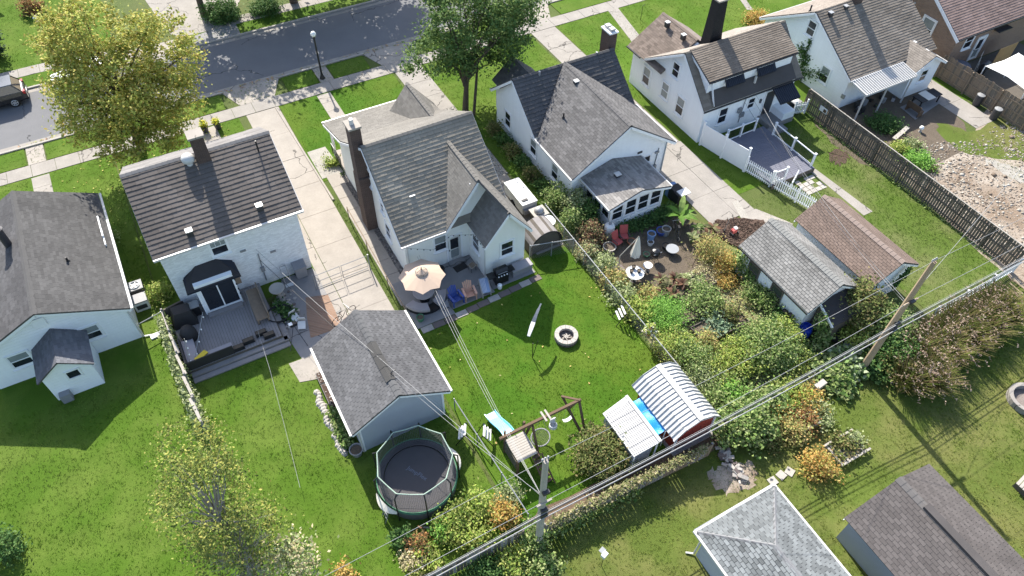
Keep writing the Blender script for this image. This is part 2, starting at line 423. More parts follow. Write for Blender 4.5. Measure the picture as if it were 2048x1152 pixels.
def ridge_cap(mb, p, q, w=.15, th=.03, step=.3):
    p = Vector(p); q = Vector(q); L_ = (q-p).length; k = max(1, int(L_/step)); d = (q-p)/k
    for i in range(k):
        a = p+d*i; b = p+d*(i+1.08); dd = d.normalized(); r = dd.cross(Vector((0, 0, 1))).normalized()
        z = Vector((0, 0, 1)); l0 = .012
        vs = [a-r*w-z*w*.42+z*.03, a+z*.05, a+r*w-z*w*.42+z*.03, b-r*w-z*w*.42+z*.015, b+z*.032, b+r*w-z*w*.42+z*.015]
        mb.add(vs, [(0, 1, 4, 3), (1, 2, 5, 4), (0, 3, 4, 5, 2, 1)])
def new_roof(house, label=None):
    o = bpy.data.objects.new('roof', None); COL.objects.link(o); o.parent = house
    o.matrix_parent_inverse = WORLD(house).inverted(); return o
def vent_box(roof, c, s=.32, h=.22, slope=(0, 0), m='metal_white', name='roof_vent'):
    mb = MB(); c = Vector(c); s *= 1.12; h *= 1.25; mb.box(c+V(0, 0, h*.35), (s*.9, s*.85, h*1.1)); o = mb.build(name, 'metal_dark', roof)  # dark body stands for shaded sides; only the cap keeps the vent colour
    MB().box(c+V(0, 0, h*.9+.03), (s, s*.95, .05)).build('vent_cap', m, o); return o
def pipe_vent(roof, c, h=.45, r=.05, m='plastic_black', flash=True):
    mb = MB(); c = Vector(c); mb.tube([c-V(0, 0, .1), c+V(0, 0, h)], r, 8); mb.lathe([(r*2.2, 0), (r*1.1, .12)], c, 8)
    return mb.build('vent_pipe', m, roof)
# ---------------------------------------------------------------- windows and doors
def win(house, c, w, h, face, name='window', frame=.09, pane='glass', sash=True, sill=True, tm='trim_white', proud=.05, grid=None):
    """face: outward unit normal (horizontal).  c: centre on the wall plane"""
    n = Vector(face).normalized(); u = n.cross(V(0, 0, 1)); c = Vector(c)
    R = Matrix((u, V(0, 0, 1), n)).transposed(); W, H = w/2, h/2
    mb = MB()
    def bx(x0, x1, y0, y1, z0, z1): mb.box(c+R @ V((x0+x1)/2, (y0+y1)/2, (z0+z1)/2), (x1-x0, y1-y0, z1-z0), rot=R)
    bx(-W-frame, -W, -H-frame, H+frame, -.02, proud); bx(W, W+frame, -H-frame, H+frame, -.02, proud)
    bx(-W, W, H, H+frame, -.02, proud); bx(-W, W, -H-frame, -H, -.02, proud)
    o = mb.build(name, tm, house)
    if sash:
        s2 = MB()
        def b2(x0, x1, y0, y1, z0, z1): s2.box(c+R @ V((x0+x1)/2, (y0+y1)/2, (z0+z1)/2), (x1-x0, y1-y0, z1-z0), rot=R)
        b2(-W, W, -.025, .025, .004, proud*.8)
        for sx in (-1, 1): b2(sx*(W-.02)-.02, sx*(W-.02)+.02, -H, H, .003, proud*.6)
        b2(-W+.04, W-.04, H-.04, H, .003, proud*.6); b2(-W+.04, W-.04, -H, -H+.05, .003, proud*.6)
        if grid:
            for k in range(1, grid[0]): x = -W+2*W*k/grid[0]; b2(x-.012, x+.012, .025 if grid[1] == 'top' else -H+.05, H-.04, .003, proud*.5)
        s2.build('sash', tm, o)
    for k, (ya, yb) in enumerate(((0, H), (-H, 0)) if sash else ((-H, H),)):
        p = MB(); p.box(c+R @ V(0, (ya+yb)/2, .0), (w, yb-ya-.002, .02), rot=R); p.build('pane', ('glass_blind' if (pane == 'half' and k == 0) else ('glass' if pane == 'half' else pane)), o)
    if sill:
        s3 = MB(); s3.box(c+R @ V(0, -H-frame-.02, .05), (w+2*frame+.06, .045, .13), rot=R); s3.build('sill', tm, o)
    return o
def door(house, c, w, h, face, m='trim_white', glass=True, name='door'):
    n = Vector(face).normalized(); u = n.cross(V(0, 0, 1)); c = Vector(c); R = Matrix((u, V(0, 0, 1), n)).transposed()
    mb = MB()
    def bx(b, x0, x1, y0, y1, z0, z1): b.box(c+R @ V((x0+x1)/2, (y0+y1)/2, (z0+z1)/2), (x1-x0, y1-y0, z1-z0), rot=R)
    bx(mb, -w/2, w/2, 0, h, -.02, .05); o = mb.build(name, m, house)
    f = MB(); bx(f, -w/2-.1, -w/2-.002, 0, h+.1, -.02, .08); bx(f, w/2+.002, w/2+.1, 0, h+.1, -.02, .08); bx(f, -w/2, w/2, h+.002, h+.1, -.02, .08); f.build('door_frame', 'trim_white', o)
    if glass:
        g = MB(); bx(g, -w*.3, w*.3, h*.48, h*.9, .03, .055); g.build('pane', 'glass', o)
        g = MB(); bx(g, -w*.3, w*.3, h*.12, h*.44, .03, .056); g.build('lower_panel', 'glass_blind', o)
    k = MB(); bx(k, w*.38, w*.44, h*.44, h*.5, .05, .1); k.build('handle', 'metal_dark', o)
    return o
def body_x(house, x0, x1, y0, y1, ze, zr, yr, m, z0=0., name='wall'):
    """house body, ridge along x"""
    prof = [(y0, z0), (y1, z0), (y1, ze[1]), (yr, zr), (y0, ze[0])]
    return MB().extrude([V(x0, y, z) for y, z in prof], V(x1-x0, 0, 0)).build(name, m, house)
def body_y(house, x0, x1, y0, y1, ze, zr, xr, m, z0=0., name='wall'):
    prof = [(x0, z0), (x1, z0), (x1, ze[1]), (xr, zr), (x0, ze[0])]
    return MB().extrude([V(x, y0, z) for x, z in prof], V(0, y1-y0, 0)).build(name, m, house)
def trim(house, segs, w=.05, h=.16, m='trim_white', name='fascia'):
    for p, q in segs:
        if name == 'fascia': p = Vector(p)-V(0, 0, .055); q = Vector(q)-V(0, 0, .055)
        o = MB().bar(p, q, min(w, .03) if name == 'fascia' else w, h).build(name, m, house)
    return o
# ================================================================ GROUND, STREET
def slab(name, pts, z, m, th=.3, label=None):
    o = MB().prism([(p[0], p[1]) for p in pts], z-th, z).build(name, m); return struct(o, label)
def patch(name, pts, z, m, th=.2, wob=.18, sub_=7, label=None):
    P = []; n = len(pts)
    for i in range(n):
        a, b = Vector(pts[i]), Vector(pts[(i+1) % n]); p0, p3 = Vector(pts[i-1]), Vector(pts[(i+2) % n])
        for k in range(sub_):
            t = k/sub_; q = .5*((2*a)+(b-p0)*t+(2*p0-5*a+4*b-p3)*t*t+(3*a-p0-3*b+p3)*t*t*t); P.append((q.x+random.uniform(-wob, wob), q.y+random.uniform(-wob, wob)))
    return slab(name, P, z, m, th, label)
def pix(*ps): return [at(x, y)[:2] for x, y in ps]
slab('ground', [(-90, -60), (150, -60), (150, 170), (-90, 170)], 0, 'ground', .5)
slab('road', [(-60, 50.95), (120, 50.95), (120, 58.05), (-60, 58.05)], .012, 'asphalt', .2)
for y0, y1 in ((50.95, 51.45), (57.55, 58.05)):
    slab('gutter', [(-60, y0), (120, y0), (120, y1), (-60, y1)], .018, 'concrete_old', .05)
# kerbs broken at the driveways
def kerb(x0, x1, y0, y1): slab('kerb', [(x0, y0), (x1, y0), (x1, y1), (x0, y1)], .13, 'kerb_stone', .3)
for a, b in ((-60, 4.0), (8.2, 15.2), (19.6, 27.4), (32.2, 49.5), (54.5, 120)): kerb(a, b, 50.78, 50.95)
for a, b in ((-60, -1.5), (2.4, 120)): kerb(a, b, 58.05, 58.22)
# pavements laid in separate flags
def flags(name, x0, x1, y0, y1, step, z=.035, m='concrete_old', along='x', skip=()):
    root = bpy.data.objects.new(name, None); COL.objects.link(root); root['kind'] = 'structure'
    if along == 'x':
        n = max(1, round((x1-x0)/step)); s = (x1-x0)/n
        for i in range(n):
            a = x0+i*s
            if any(p < a+s/2 < q for p, q in skip): continue
            MB().prism([(a+.012, y0), (a+s-.012, y0), (a+s-.012, y1), (a+.012, y1)], z-.15, z+random.uniform(-.006, .006)).build('paving_slab', m, root)
    else:
        n = max(1, round((y1-y0)/step)); s = (y1-y0)/n
        for i in range(n):
            a = y0+i*s
            MB().prism([(x0, a+.012), (x1, a+.012), (x1, a+s-.012), (x0, a+s-.012)], z-.15, z+random.uniform(-.006, .006)).build('paving_slab', m, root)
    return root
flags('pavement', -14, 46, 47.45, 48.75, 1.5)
flags('pavement', -24, -1.6, 60.0, 61.2, 1.5); flags('pavement', 2.6, 36, 60.0, 61.2, 1.5)
# verge crossings and aprons
for a, b in ((-9.6, -8.5), (10.9, 11.95)): slab('verge_crossing', [(a, 48.77), (b, 48.77), (b, 50.76), (a, 50.76)], .04, 'concrete')
slab('driveway_apron', [(4.7, 48.77), (7.3, 48.77), (8.3, 50.94), (3.9, 50.94)], .03, 'concrete')
slab('driveway_apron', [(15.9, 48.77), (18.9, 48.77), (19.7, 50.94), (15.1, 50.94)], .03, 'concrete')
slab('driveway_apron', [(28.3, 48.77), (31.3, 48.77), (32.3, 50.94), (27.3, 50.94)], .03, 'concrete')
slab('driveway', [(-1.62, 58.1), (2.4, 58.1), (2.4, 59.95), (-1.62, 59.95)], .028, 'concrete')
def drive(xs, ys, m, z=.03, name='driveway', xsplit=None):
    root = bpy.data.objects.new(name, None); COL.objects.link(root); root['kind'] = 'structure'
    for i in range(len(ys)-1):
        cols = [xs[0]]+([xsplit] if xsplit else [])+[xs[1]]
        for j in range(len(cols)-1):
            a, b = cols[j], cols[j+1]
            MB().prism([(a+.012, ys[i]+.012), (b-.012, ys[i]+.012), (b-.012, ys[i+1]-.012), (a+.012, ys[i+1]-.012)], -.15, z+random.uniform(-.008, .008)).build('concrete_slab', m, root)
drive((4.75, 7.15), [23.7, 26.7, 29.6, 32.4, 35.3, 38.2, 41.2, 44.2, 47.4], 'concrete')
drive((4.15, 4.74), [26.5, 29.2, 32.6, 35.4, 38.6], 'concrete')
slab('kerb_edge', [(7.18, 36), (7.3, 36), (7.0, 47.3), (6.88, 47.3)], .1, 'concrete')
drive((16.4, 18.6), [41.4, 43.4, 45.4, 47.4], 'concrete_old')
slab('driveway', [(16.4, 33.0), (18.5, 33.0), (18.6, 41.4), (16.4, 41.4)], .02, 'gravel_pale')
slab('driveway', [(16.5, 25.6), (18.4, 25.6), (18.4, 33.0), (16.5, 33.0)], .03, 'concrete_old')
drive((28.6, 30.9), [30.3, 33, 36, 38.9, 41.8, 44.6, 47.4], 'concrete_old')
drive((27.6, 31.0), [22.4, 25.0, 27.6, 30.3], 'concrete_old', xsplit=29.7)
slab('driveway', [(29.7, 19.1), (32.3, 20.2), (31.1, 22.4), (29.9, 22.4)], .03, 'concrete_old')
slab('brick_edging', [(28.9, 19.6), (29.5, 19.3), (30.6, 23.6), (30.1, 23.6)], .034, 'gravel_pale', .05)
drive((51.1, 53.2), [21.3, 24.3, 27.4, 31], 'concrete_old')
# front walks
flags('front_walk', -9.6, -8.5, 40.3, 47.3, 1.2, along='y'); flags('front_walk', 10.05, 11.1, 40.6, 47.3, 1.2, along='y', m='concrete')
flags('front_walk', 1.35, 2.5, 39.2, 47.3, 1.3, along='y', m='concrete')
flags('front_walk', 7.6, 8.5, 25.8, 38.4, 1.3, along='y', m='concrete', z=.05)
for i in range(9):   # curving walk up to the fifth house
    p = at(1225+i*17, 18+i*22); q = at(1225+(i+1)*17, 18+(i+1)*22)
    if i < 4: o = MB().bar((p.x, p.y, 0), (q.x, q.y, 0), 1.0, .08).build('walk_slab', 'concrete_old'); struct(o)
slab('front_walk', pix((1480, 0), (1492, 0), (1506, 20), (1494, 20)), .03, 'concrete_old')
# far side of the street
slab('parking_pad', pix((290, 0), (420, 0), (395, 62), (345, 72), (318, 40)), .024, 'concrete_old'); slab('driveway', pix((395, 62), (420, 0), (480, 0), (470, 26), (438, 40), (398, 64)), .022, 'concrete')
slab('driveway', pix((372, 78), (470, 45), (482, 70), (400, 95)), .03, 'concrete_grey')
# lawns (each yard has its own turf)
slab('lawn', [(-16, 58.3), (-1.7, 58.3), (-1.7, 59.98), (-16, 59.98)], .02, 'lawn_bright'); slab('lawn', [(2.5, 58.3), (40, 58.3), (40, 59.98), (2.5, 59.98)], .02, 'lawn_bright')
slab('lawn', [(-40, 61.25), (-2, 61.25), (-1, 90), (-40, 90)], .016, 'lawn_bright')
slab('lawn', [(-20, 20), (-4.5, 20), (-4.5, 47.4), (-20, 47.4)], .012, 'lawn_bright')
slab('lawn', [(-20, -20), (-4.4, -20), (-4.4, 20), (-20, 20)], .016, 'lawn_bright')
slab('lawn', [(-4.4, 5), (7.0, 5), (7.0, 26.6), (-4.4, 26.6)], .012, 'lawn_bright')
slab('lawn', [(-4.4, 30), (4.2, 30), (4.2, 47.4), (-4.4, 47.4)], .014, 'lawn_bright')
slab('lawn', [(7.2, 10.9), (18.45, 10.9), (18.45, 25.4), (7.2, 25.4)], .012, 'lawn_deep')
slab('lawn', [(7.2, 38), (16.2, 38), (16.2, 47.4), (7.2, 47.4)], .014, 'lawn_deep')
slab('lawn', [(18.6, 25), (28.4, 25), (28.4, 47.4), (18.6, 47.4)], .010, 'lawn_bright')
slab('lawn', [(31, 24), (58, 24), (58, 47.4), (31, 47.4)], .010, 'lawn_bright')
slab('lawn', [(34.2, 10.7), (41.2, 10.7), (41.2, 29.4), (34.2, 29.4)], .016, 'lawn_pale')
slab('lawn', [(8.0, -25), (60, -25), (60, 10.0), (8.0, 10.0)], .010, 'lawn_dry')
for a, b in ((-14, -9.7), (-8.4, 3.7), (8.4, 10.8), (12.05, 15.0), (19.8, 27.2), (32.4, 49)):
    slab('verge', [(a, 48.8), (b, 48.8), (b, 50.76), (a, 50.76)], .05, 'lawn_bright')
# side strips, patios, beds
slab('gravel_strip', [(8.5, 26.4), (8.88, 26.4), (8.88, 38.2), (8.5, 38.2)], .012, 'gravel')
slab('gravel_bed', [(7.3, 38.3), (8.8, 38.3), (8.6, 41.4), (7.3, 41.4)], .03, 'gravel_pale')
slab('garden_floor', [(18.7, 10.4), (26.4, 10.4), (28.2, 20.5), (26.5, 25.0), (18.7, 28)], .014, 'garden_floor')
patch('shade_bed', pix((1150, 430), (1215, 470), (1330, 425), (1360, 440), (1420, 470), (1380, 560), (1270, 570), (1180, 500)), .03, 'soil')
patch('dirt_mound', pix((1425, 445), (1478, 438), (1530, 448), (1500, 478), (1480, 500), (1440, 475)), .12, 'soil_dark', .3)
patch('gravel_yard', [(41.6, 5), (56, 5), (56, 22), (49.5, 20.5), (46.5, 21.5), (42.8, 23.6)], .018, 'soil_pale')
patch('bare_path', pix((1968, 318), (2048, 340), (2048, 368), (2000, 345)), .022, 'gravel_pale')
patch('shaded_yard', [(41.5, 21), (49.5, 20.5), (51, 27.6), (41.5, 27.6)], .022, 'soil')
patch('dry_turf', [(48.2, 19.6), (54.3, 15.5), (54.3, 21.2), (50.6, 21.2), (49, 23)], .026, 'lawn_dry')
slab('concrete_pad', pix((1800, 215), (1858, 188), (1882, 205), (1830, 240)), .04, 'concrete_grey')
slab('side_walk', [(36.9, 18.6), (37.7, 18.6), (37.4, 23.4), (36.9, 26.3), (36.5, 26.3), (36.9, 23)], .03, 'concrete_old')
patch('dug_patch', pix((1655, 305), (1685, 300), (1698, 318), (1680, 330), (1662, 322)), .03, 'soil_dark', .1)
patch('rubble_soil', pix((1432, 935), (1500, 925), (1510, 965), (1460, 990), (1420, 960)), .018, 'soil_pale')
# the middle house's patio, in poured slabs
pt = bpy.data.objects.new('patio', None); COL.objects.link(pt); pt['kind'] = 'structure'
for a, b, c, d in ((7.75, 25.1, 10.1, 27.58), (10.1, 25.1, 12.84, 27.58), (7.75, 23.85, 10.1, 25.1), (10.1, 24.2, 12.84, 25.1), (12.84, 24.4, 15.7, 25.4)):
    MB().b2((a+.012, b+.012, -.1), (c-.012, d-.012, .05)).build('concrete_slab', 'concrete_grey', pt)
for i in range(11): MB().b2((7.9+i*.72, 23.42+max(0, i-2)*.045, -.05), (8.58+i*.72, 23.82+max(0, i-2)*.045, .045)).build('edging_stone', 'stone_dark' if i % 3 else 'stone', pt)
# the left neighbour's courtyard
slab('courtyard', [(1.55, 24.0), (4.7, 24.0), (4.7, 27.0), (4.1, 31.0), (2.2, 31.0), (1.1, 27.6)], .024, 'concrete_grey'); slab('path', pix((578, 728), (632, 708), (655, 755), (600, 765)), .036, 'concrete')
slab('brick_paving', [(2.3, 26.1), (4.1, 26.0), (4.2, 28.6), (3.0, 29.0), (2.6, 27.6)], .034, 'brick_brown', .05)

# ================================================================ HOUSES
GREY = (.21, .20, .195)
# ---- left bungalow, only its back half in the frame
h = thing('house', 'white bungalow with a broad grey gable roof and small gabled bump-out at its back', 'house', (-9.3, 35.2, 0))
body_y(h, -12.9, -5.8, 30.55, 39.9, (2.62, 2.62), 4.28, -9.35, 'siding_white')
rf = new_roof(h)
pl = [roof_plane(rf, [(-5.5, 30.25, 2.72), (-5.5, 40.2, 2.72), (-9.35, 40.2, 4.55), (-9.35, 30.25, 4.55)], (.088, .086, .085), .14, .33, .008, .09, stain=.15),
      roof_plane(rf, [(-13.1, 30.25, 2.72), (-13.1, 40.2, 2.72), (-9.35, 40.2, 4.55), (-9.35, 30.25, 4.55)], (.088, .086, .088), .14, .33, .008, .09, stain=.15)]
finish_shingles(rf, pl)
mb = MB(); ridge_cap(mb, (-9.35, 40.2, 4.53), (-9.35, 30.25, 4.53), .15); tint_faces(mb.build('ridge_cap', 'shingle', rf, kind='stuff'), (.105, .102, .1))
mb = MB(); mb.tube([V(-10.05, 36.2, 4.0), V(-10.05, 36.2, 5.3)], .2, 12); mb.lathe([(.22, 0), (.26, .1), (.05, .2)], (-10.05, 36.2, 5.3), 12)
mb.build('flue', 'metal_dark', rf); pipe_vent(rf, (-7.6, 34.1, 3.65), .35, .06)
trim(h, [((-5.42, 30.25, 2.64), (-5.42, 40.2, 2.64))], .12, .12, 'metal_white', 'gutter')
trim(h, [((-5.5, 30.27, 2.6), (-9.35, 30.27, 4.42)), ((-9.35, 30.27, 4.42), (-13.1, 30.27, 2.6))], .04, .16)
MB().tube([(-5.72, 30.5, 2.6), (-5.72, 30.5, .1), (-5.3, 30.4, .06), (-4.9, 30.35, .06)], .05, 6).build('downpipe', 'metal_white', h)
win(h, atY(181, 665, 30.55), .95, .95, (0, -1, 0), pane='half'); win(h, atY(41, 719, 30.55), .95, .95, (0, -1, 0), pane='half')
win(h, atX(207, 465, -5.8), 1.6, .9, (1, 0, 0), sash=False); win(h, atX(213, 485, -5.8), 1.2, .8, (1, 0, 0), sash=False)
p = atY(78, 646, 30.5); MB().box(p, (.6, .04, .6)).build('gable_vent', 'trim_white', h)
body_y(h, -10.36, -8.1, 28.4, 30.5, (2.0, 2.0), 2.85, -9.25, 'siding_white', name='bump_out')
pl = [roof_plane(rf, [(-7.9, 28.15, 1.98), (-7.9, 30.53, 1.98), (-9.25, 30.53, 2.98), (-9.25, 28.15, 2.98)], (.15, .152, .165), .15, .3, .014, .07),
      roof_plane(rf, [(-10.55, 28.15, 1.98), (-10.55, 30.53, 1.98), (-9.25, 30.53, 2.98), (-9.25, 28.15, 2.98)], (.12, .122, .135), .15, .3, .014, .07)]
finish_shingles(rf, pl)
win(h, atY(147, 747, 28.4), .55, .5, (0, -1, 0), sash=False, sill=False)
MB().box((-9.9, 28.3, .3), (.5, .5, .6)).build('hatch', 'plastic_grey', h)
# ---- two-storey house with a rear slider bay
h = thing('house', 'two storey white painted brick house with dark shingles and a rear sliding door bay', 'house', (.4, 34.8, 0))
body_x(h, -3.25, 4.1, 31.1, 38.5, (4.85, 4.85), 6.92, 35.1, 'brick_white')
rf = new_roof(h)
pl = [roof_plane(rf, [(-3.5, 30.78, 4.9), (4.42, 30.78, 4.9), (4.42, 35.2, 7.15), (-3.5, 35.2, 7.15)], (.135, .118, .106), .262, .5, .03, .1, var=.07, stain=.2, ragged=.02),
      roof_plane(rf, [(4.42, 38.9, 4.9), (-3.5, 38.9, 4.9), (-3.5, 35.2, 7.15), (4.42, 35.2, 7.15)], (.20, .19, .185), .262, 1.0, .03, .1, var=.1, stain=.2)]
finish_shingles(rf, pl)
mb = MB(); ridge_cap(mb, (-3.5, 35.2, 7.15), (4.42, 35.2, 7.15), .16, step=.3); tint_faces(mb.build('ridge_cap', 'shingle', rf, kind='stuff'), (.2, .19, .185))
trim(h, [((-3.5, 30.7, 4.84), (4.45, 30.7, 4.84))], .12, .12, 'metal_white', 'gutter')
trim(h, [((-3.5, 30.78, 4.8), (-3.5, 35.2, 7.0)), ((4.44, 30.78, 4.8), (4.44, 35.2, 7.0))], .04, .16)
MB().b2((.35, 34.55, 5.8), (1.05, 35.25, 8.5)).build('chimney', 'brick_dark', rf)
MB().b2((.28, 34.43, 8.5), (1.12, 35.22, 8.62)).build('chimney_cap', 'concrete', rf)
t = MB(); t.lathe([(.17, 0), (.17, .3)], (-.06, 34.75, 6.72), 14); t.lathe([(.2, .3), (.33, .42), (.36, .58), (.28, .74), (.12, .82)], (-.06, 34.75, 6.72), 18); t.build('turbine_vent', 'metal_white', rf, smooth=True)
pipe_vent(rf, (3.5, 34.3, 6.55), .9, .045); vent_box(rf, (-1.36, 31.35, 5.25)); vent_box(rf, (2.38, 31.45, 5.3))
win(h, atY(437, 492, 31.1), .85, 1.15, (0, -1, 0), pane='half', grid=(3, 'top'))
b = MB().b2((-2.28, 30.1, .3), (-.22, 31.08, 2.75)).build('bay', 'siding_white', h)
mb = MB(); mb.extrude([(-2.72, 30.02, 2.48), (.18, 30.02, 2.48), (.05, 31.09, 2.75), (-.75, 31.09, 3.22), (-1.8, 31.09, 3.2), (-2.6, 31.09, 2.68)], (0, 0, -.1)); mb.build('bay_roof', 'awning_navy', h)
mb = MB(); mb.add([(-2.72, 30.02, 2.5), (.18, 30.02, 2.5), (-.72, 31.09, 3.24), (-1.82, 31.09, 3.22), (.12, 31.09, 2.55), (-2.68, 31.09, 2.55)], [(0, 1, 2, 3), (1, 4, 2), (0, 3, 5)]); mb.build('bay_roof_shingles', 'roll_roof', h)
d = win(h, (-1.18, 30.1, 1.5), 1.7, 1.75, (0, -1, 0), name='sliding_door', sash=False, sill=False)
MB().box((-1.18, 30.05, 1.5), (.07, .07, 1.75)).build('sliding_door_stile', 'trim_white', h)
MB().b2((-2.2, 29.75, .25), (-.3, 30.08, .48)).build('doorstep', 'wood_grey', h)
mb = MB(); p = atY(516, 508, 31.05); q = atY(533, 560, 31.05); mb.tube([p, q], .035, 6); mb.box((q.x+.02, 31.0, (p.z+q.z)/2-.1), (.22, .14, .3)); mb.build('service_conduit', 'steel_grey', h)
for px, py in ((546, 503), (486, 502)): MB().box(atY(px, py, 31.07), (.32, .06, .12)).build('wall_vent', 'steel_grey', h)
MB().box((-.08, 30.9, 1.4), (.35, .3, .5)).build('hose_reel', 'wood_tan', h)
for i, dz in enumerate((.5, .9, 1.3, 1.7, 2.1)): MB().lathe([(.04, -.05), (.04, .05)], (-.2, 30.07, .6+dz), 6).build('string_light', 'metal_black', h)
# ---- middle house
h = thing('house', 'cream house with steep nested rear gables, grey shingles and a tall brick side chimney', 'house', (12.2, 32, 0))
prof = [(27.6, 0), (38.0, 0), (38.0, 3.35), (36.5, 3.82), (31.9, 6.6), (27.6, 3.2)]
MB().extrude([V(8.85, y, z) for y, z in prof], V(6.4, 0, 0)).build('wall', 'siding_cream', h)
body_y(h, 12.85, 15.45, 25.42, 30.0, (2.95, 3.25), 4.78, 14.2, 'siding_cream', name='wing')
body_y(h, 11.5, 15.45, 27.55, 31.0, (3.2, 3.3), 5.9, 13.4, 'siding_cream', name='gable_wall')
rf = new_roof(h)
C1, C2 = (.285, .25, .20), (.175, .165, .15)
pl = [roof_plane(rf, [(8.55, 27.2, 3.18), (15.4, 27.2, 3.18), (15.4, 31.9, 6.85), (8.55, 31.9, 6.85)], C1, .225, .45, .026, .1, var=.08, stain=.22, ragged=.02),
      roof_plane(rf, [(15.4, 36.5, 4.0), (8.55, 36.5, 4.0), (8.55, 31.9, 6.85), (15.4, 31.9, 6.85)], C2, .15, .3, .01, .1, var=.12, stain=.1),
      roof_plane(rf, [(15.4, 40.25, 2.85), (8.55, 40.25, 2.85), (8.55, 36.5, 4.0), (15.4, 36.5, 4.0)], C2, .15, .3, .01, .1, var=.12, stain=.1),
      # tall inner gable, lower outer gable
      roof_plane(rf, [(11.2, 27.15, 3.05), (11.2, 29.0, 3.05), (13.4, 32.0, 6.12), (13.4, 27.15, 6.12)], C2, .15, .3, .012, .09, var=.14, stain=.12),
      roof_plane(rf, [(15.72, 25.1, 3.05), (15.72, 31.2, 3.05), (13.4, 32.0, 6.12), (13.4, 27.15, 6.12), (14.22, 25.1, 5.03)], C2, .15, .3, .012, .09, var=.14, stain=.12),
      roof_plane(rf, [(12.68, 25.1, 2.98), (12.68, 27.58, 2.98), (14.22, 27.58, 5.03), (14.22, 25.1, 5.03)], C2, .15, .3, .012, .09, var=.14, stain=.12),
      roof_plane(rf, [(12.45, 38.8, 2.95), (12.45, 36.6, 2.95), (14.15, 34.3, 5.05), (14.15, 38.8, 5.05)], C2, .15, .3, .012, .09, var=.14, stain=.1),
      roof_plane(rf, [(15.85, 38.8, 2.95), (15.85, 36.6, 2.95), (14.15, 34.3, 5.05), (14.15, 38.8, 5.05)], C2, .15, .3, .012, .09, var=.14, stain=.1)]
finish_shingles(rf, pl)
mb = MB(); ridge_cap(mb, (8.55, 31.9, 6.85), (15.4, 31.9, 6.85), .14); ridge_cap(mb, (13.4, 27.15, 6.12), (13.4, 31.4, 6.12), .12); ridge_cap(mb, (14.22, 25.1, 5.03), (14.22, 27.5, 5.03), .12); ridge_cap(mb, (14.15, 34.5, 5.05), (14.15, 38.8, 5.05), .12)
tint_faces(mb.build('ridge_cap', 'shingle', rf, kind='stuff'), C2)
MB().extrude([(12.6, 38.4, 3), (15.7, 38.4, 3), (14.15, 38.4, 4.9)], (0, .1, 0)).build('front_gable', 'siding_cream', h)
trim(h, [((8.5, 27.14, 3.12), (11.25, 27.14, 3.12)), ((8.5, 40.3, 2.8), (15.4, 40.3, 2.8))], .1, .11, 'metal_white', 'gutter')
trim(h, [((12.68, 25.08, 2.9), (14.22, 25.08, 4.93)), ((14.22, 25.08, 4.93), (15.72, 25.08, 2.95)), ((11.2, 27.13, 2.95), (13.4, 27.13, 6.0)), ((8.52, 27.2, 3.05), (8.52, 31.9, 6.72)), ((8.52, 31.9, 6.72), (8.52, 36.5, 3.9)), ((8.52, 36.5, 3.9), (8.52, 40.2, 2.75)), ((15.43, 27.2, 3.05), (15.43, 31.9, 6.72))], .04, .15)
mb = MB(); mb.b2((8.2, 32.3, 0), (8.85, 33.3, 4.2)); mb.b2((8.22, 32.4, 4.2), (8.84, 33.2, 7.7)); mb.build('chimney', 'brick_dark', h)
MB().b2((8.15, 32.33, 7.7), (8.9, 33.27, 7.82)).build('chimney_cap', 'concrete', h)
MB().lathe([(.14, 0), (.12, .35)], (8.5, 32.8, 7.8), 8).build('chimney_pot', 'metal_white', h)
for px, py, z in ((783, 300, 5.55), (824, 398, 4.4), (906, 254, 6.1)): vent_box(rf, at(px, py, z), .3, .26, m='metal_galv')
pipe_vent(rf, at(775, 352, 5.2), .4, .05)
win(h, atY(881, 486, 27.6), .78, 1.15, (0, -1, 0), pane='half'); win(h, atY(1014, 496, 25.42), .8, 1.05, (0, -1, 0))
win(h, atX(952, 486, 12.85), .8, 1.05, (-1, 0, 0)); win(h, atY(954, 384, 27.15)+V(0, .42, 0), .3, .6, (0, -1, 0), sill=False, grid=(2, 'all'))
win(h, atX(737, 352, 8.85), .8, 1.1, (-1, 0, 0)); win(h, atX(742, 400, 8.85), .75, 1.1, (-1, 0, 0)); win(h, atX(777, 463, 8.85), .75, 1.1, (-1, 0, 0)); win(h, atX(765, 415, 8.85), .5, .7, (-1, 0, 0))
door(h, (11.9, 27.6, .12), .85, 2.0, (0, -1, 0)); MB().b2((11.4, 27.15, .05), (12.4, 27.55, .14)).build('doorstep', 'concrete_grey', h)
MB().tube([(12.8, 25.38, 2.9), (12.8, 25.38, .1)], .045, 6).build('downpipe', 'metal_white', h); MB().tube([(8.95, 27.5, 3.1), (8.95, 27.5, .1)], .045, 6).build('downpipe', 'metal_white', h)
mb = MB()
for x in (8.9, 10.7, 12.0, 13.4, 15.2): mb.box((x, 40.0, 1.4), (.16, .16, 2.7))
mb.build('porch_posts', 'trim_white', h); MB().b2((8.85, 38.02, 0), (15.3, 40.2, .4)).build('porch_floor', 'concrete', h)
pr = MB()
for y in (38.3, 40.1): pr.tube([(8.75, y, 1.2), (8.75, y, .3)], .025, 5)
pr.tube([(8.75, 38.3, 1.2), (8.75, 40.1, 1.2)], .025, 5)
for k in range(9): pr.tube([(8.75, 38.45+k*.19, 1.2), (8.75, 38.45+k*.19, .45)], .012, 4)
pr.build('porch_railing', 'metal_black', h)
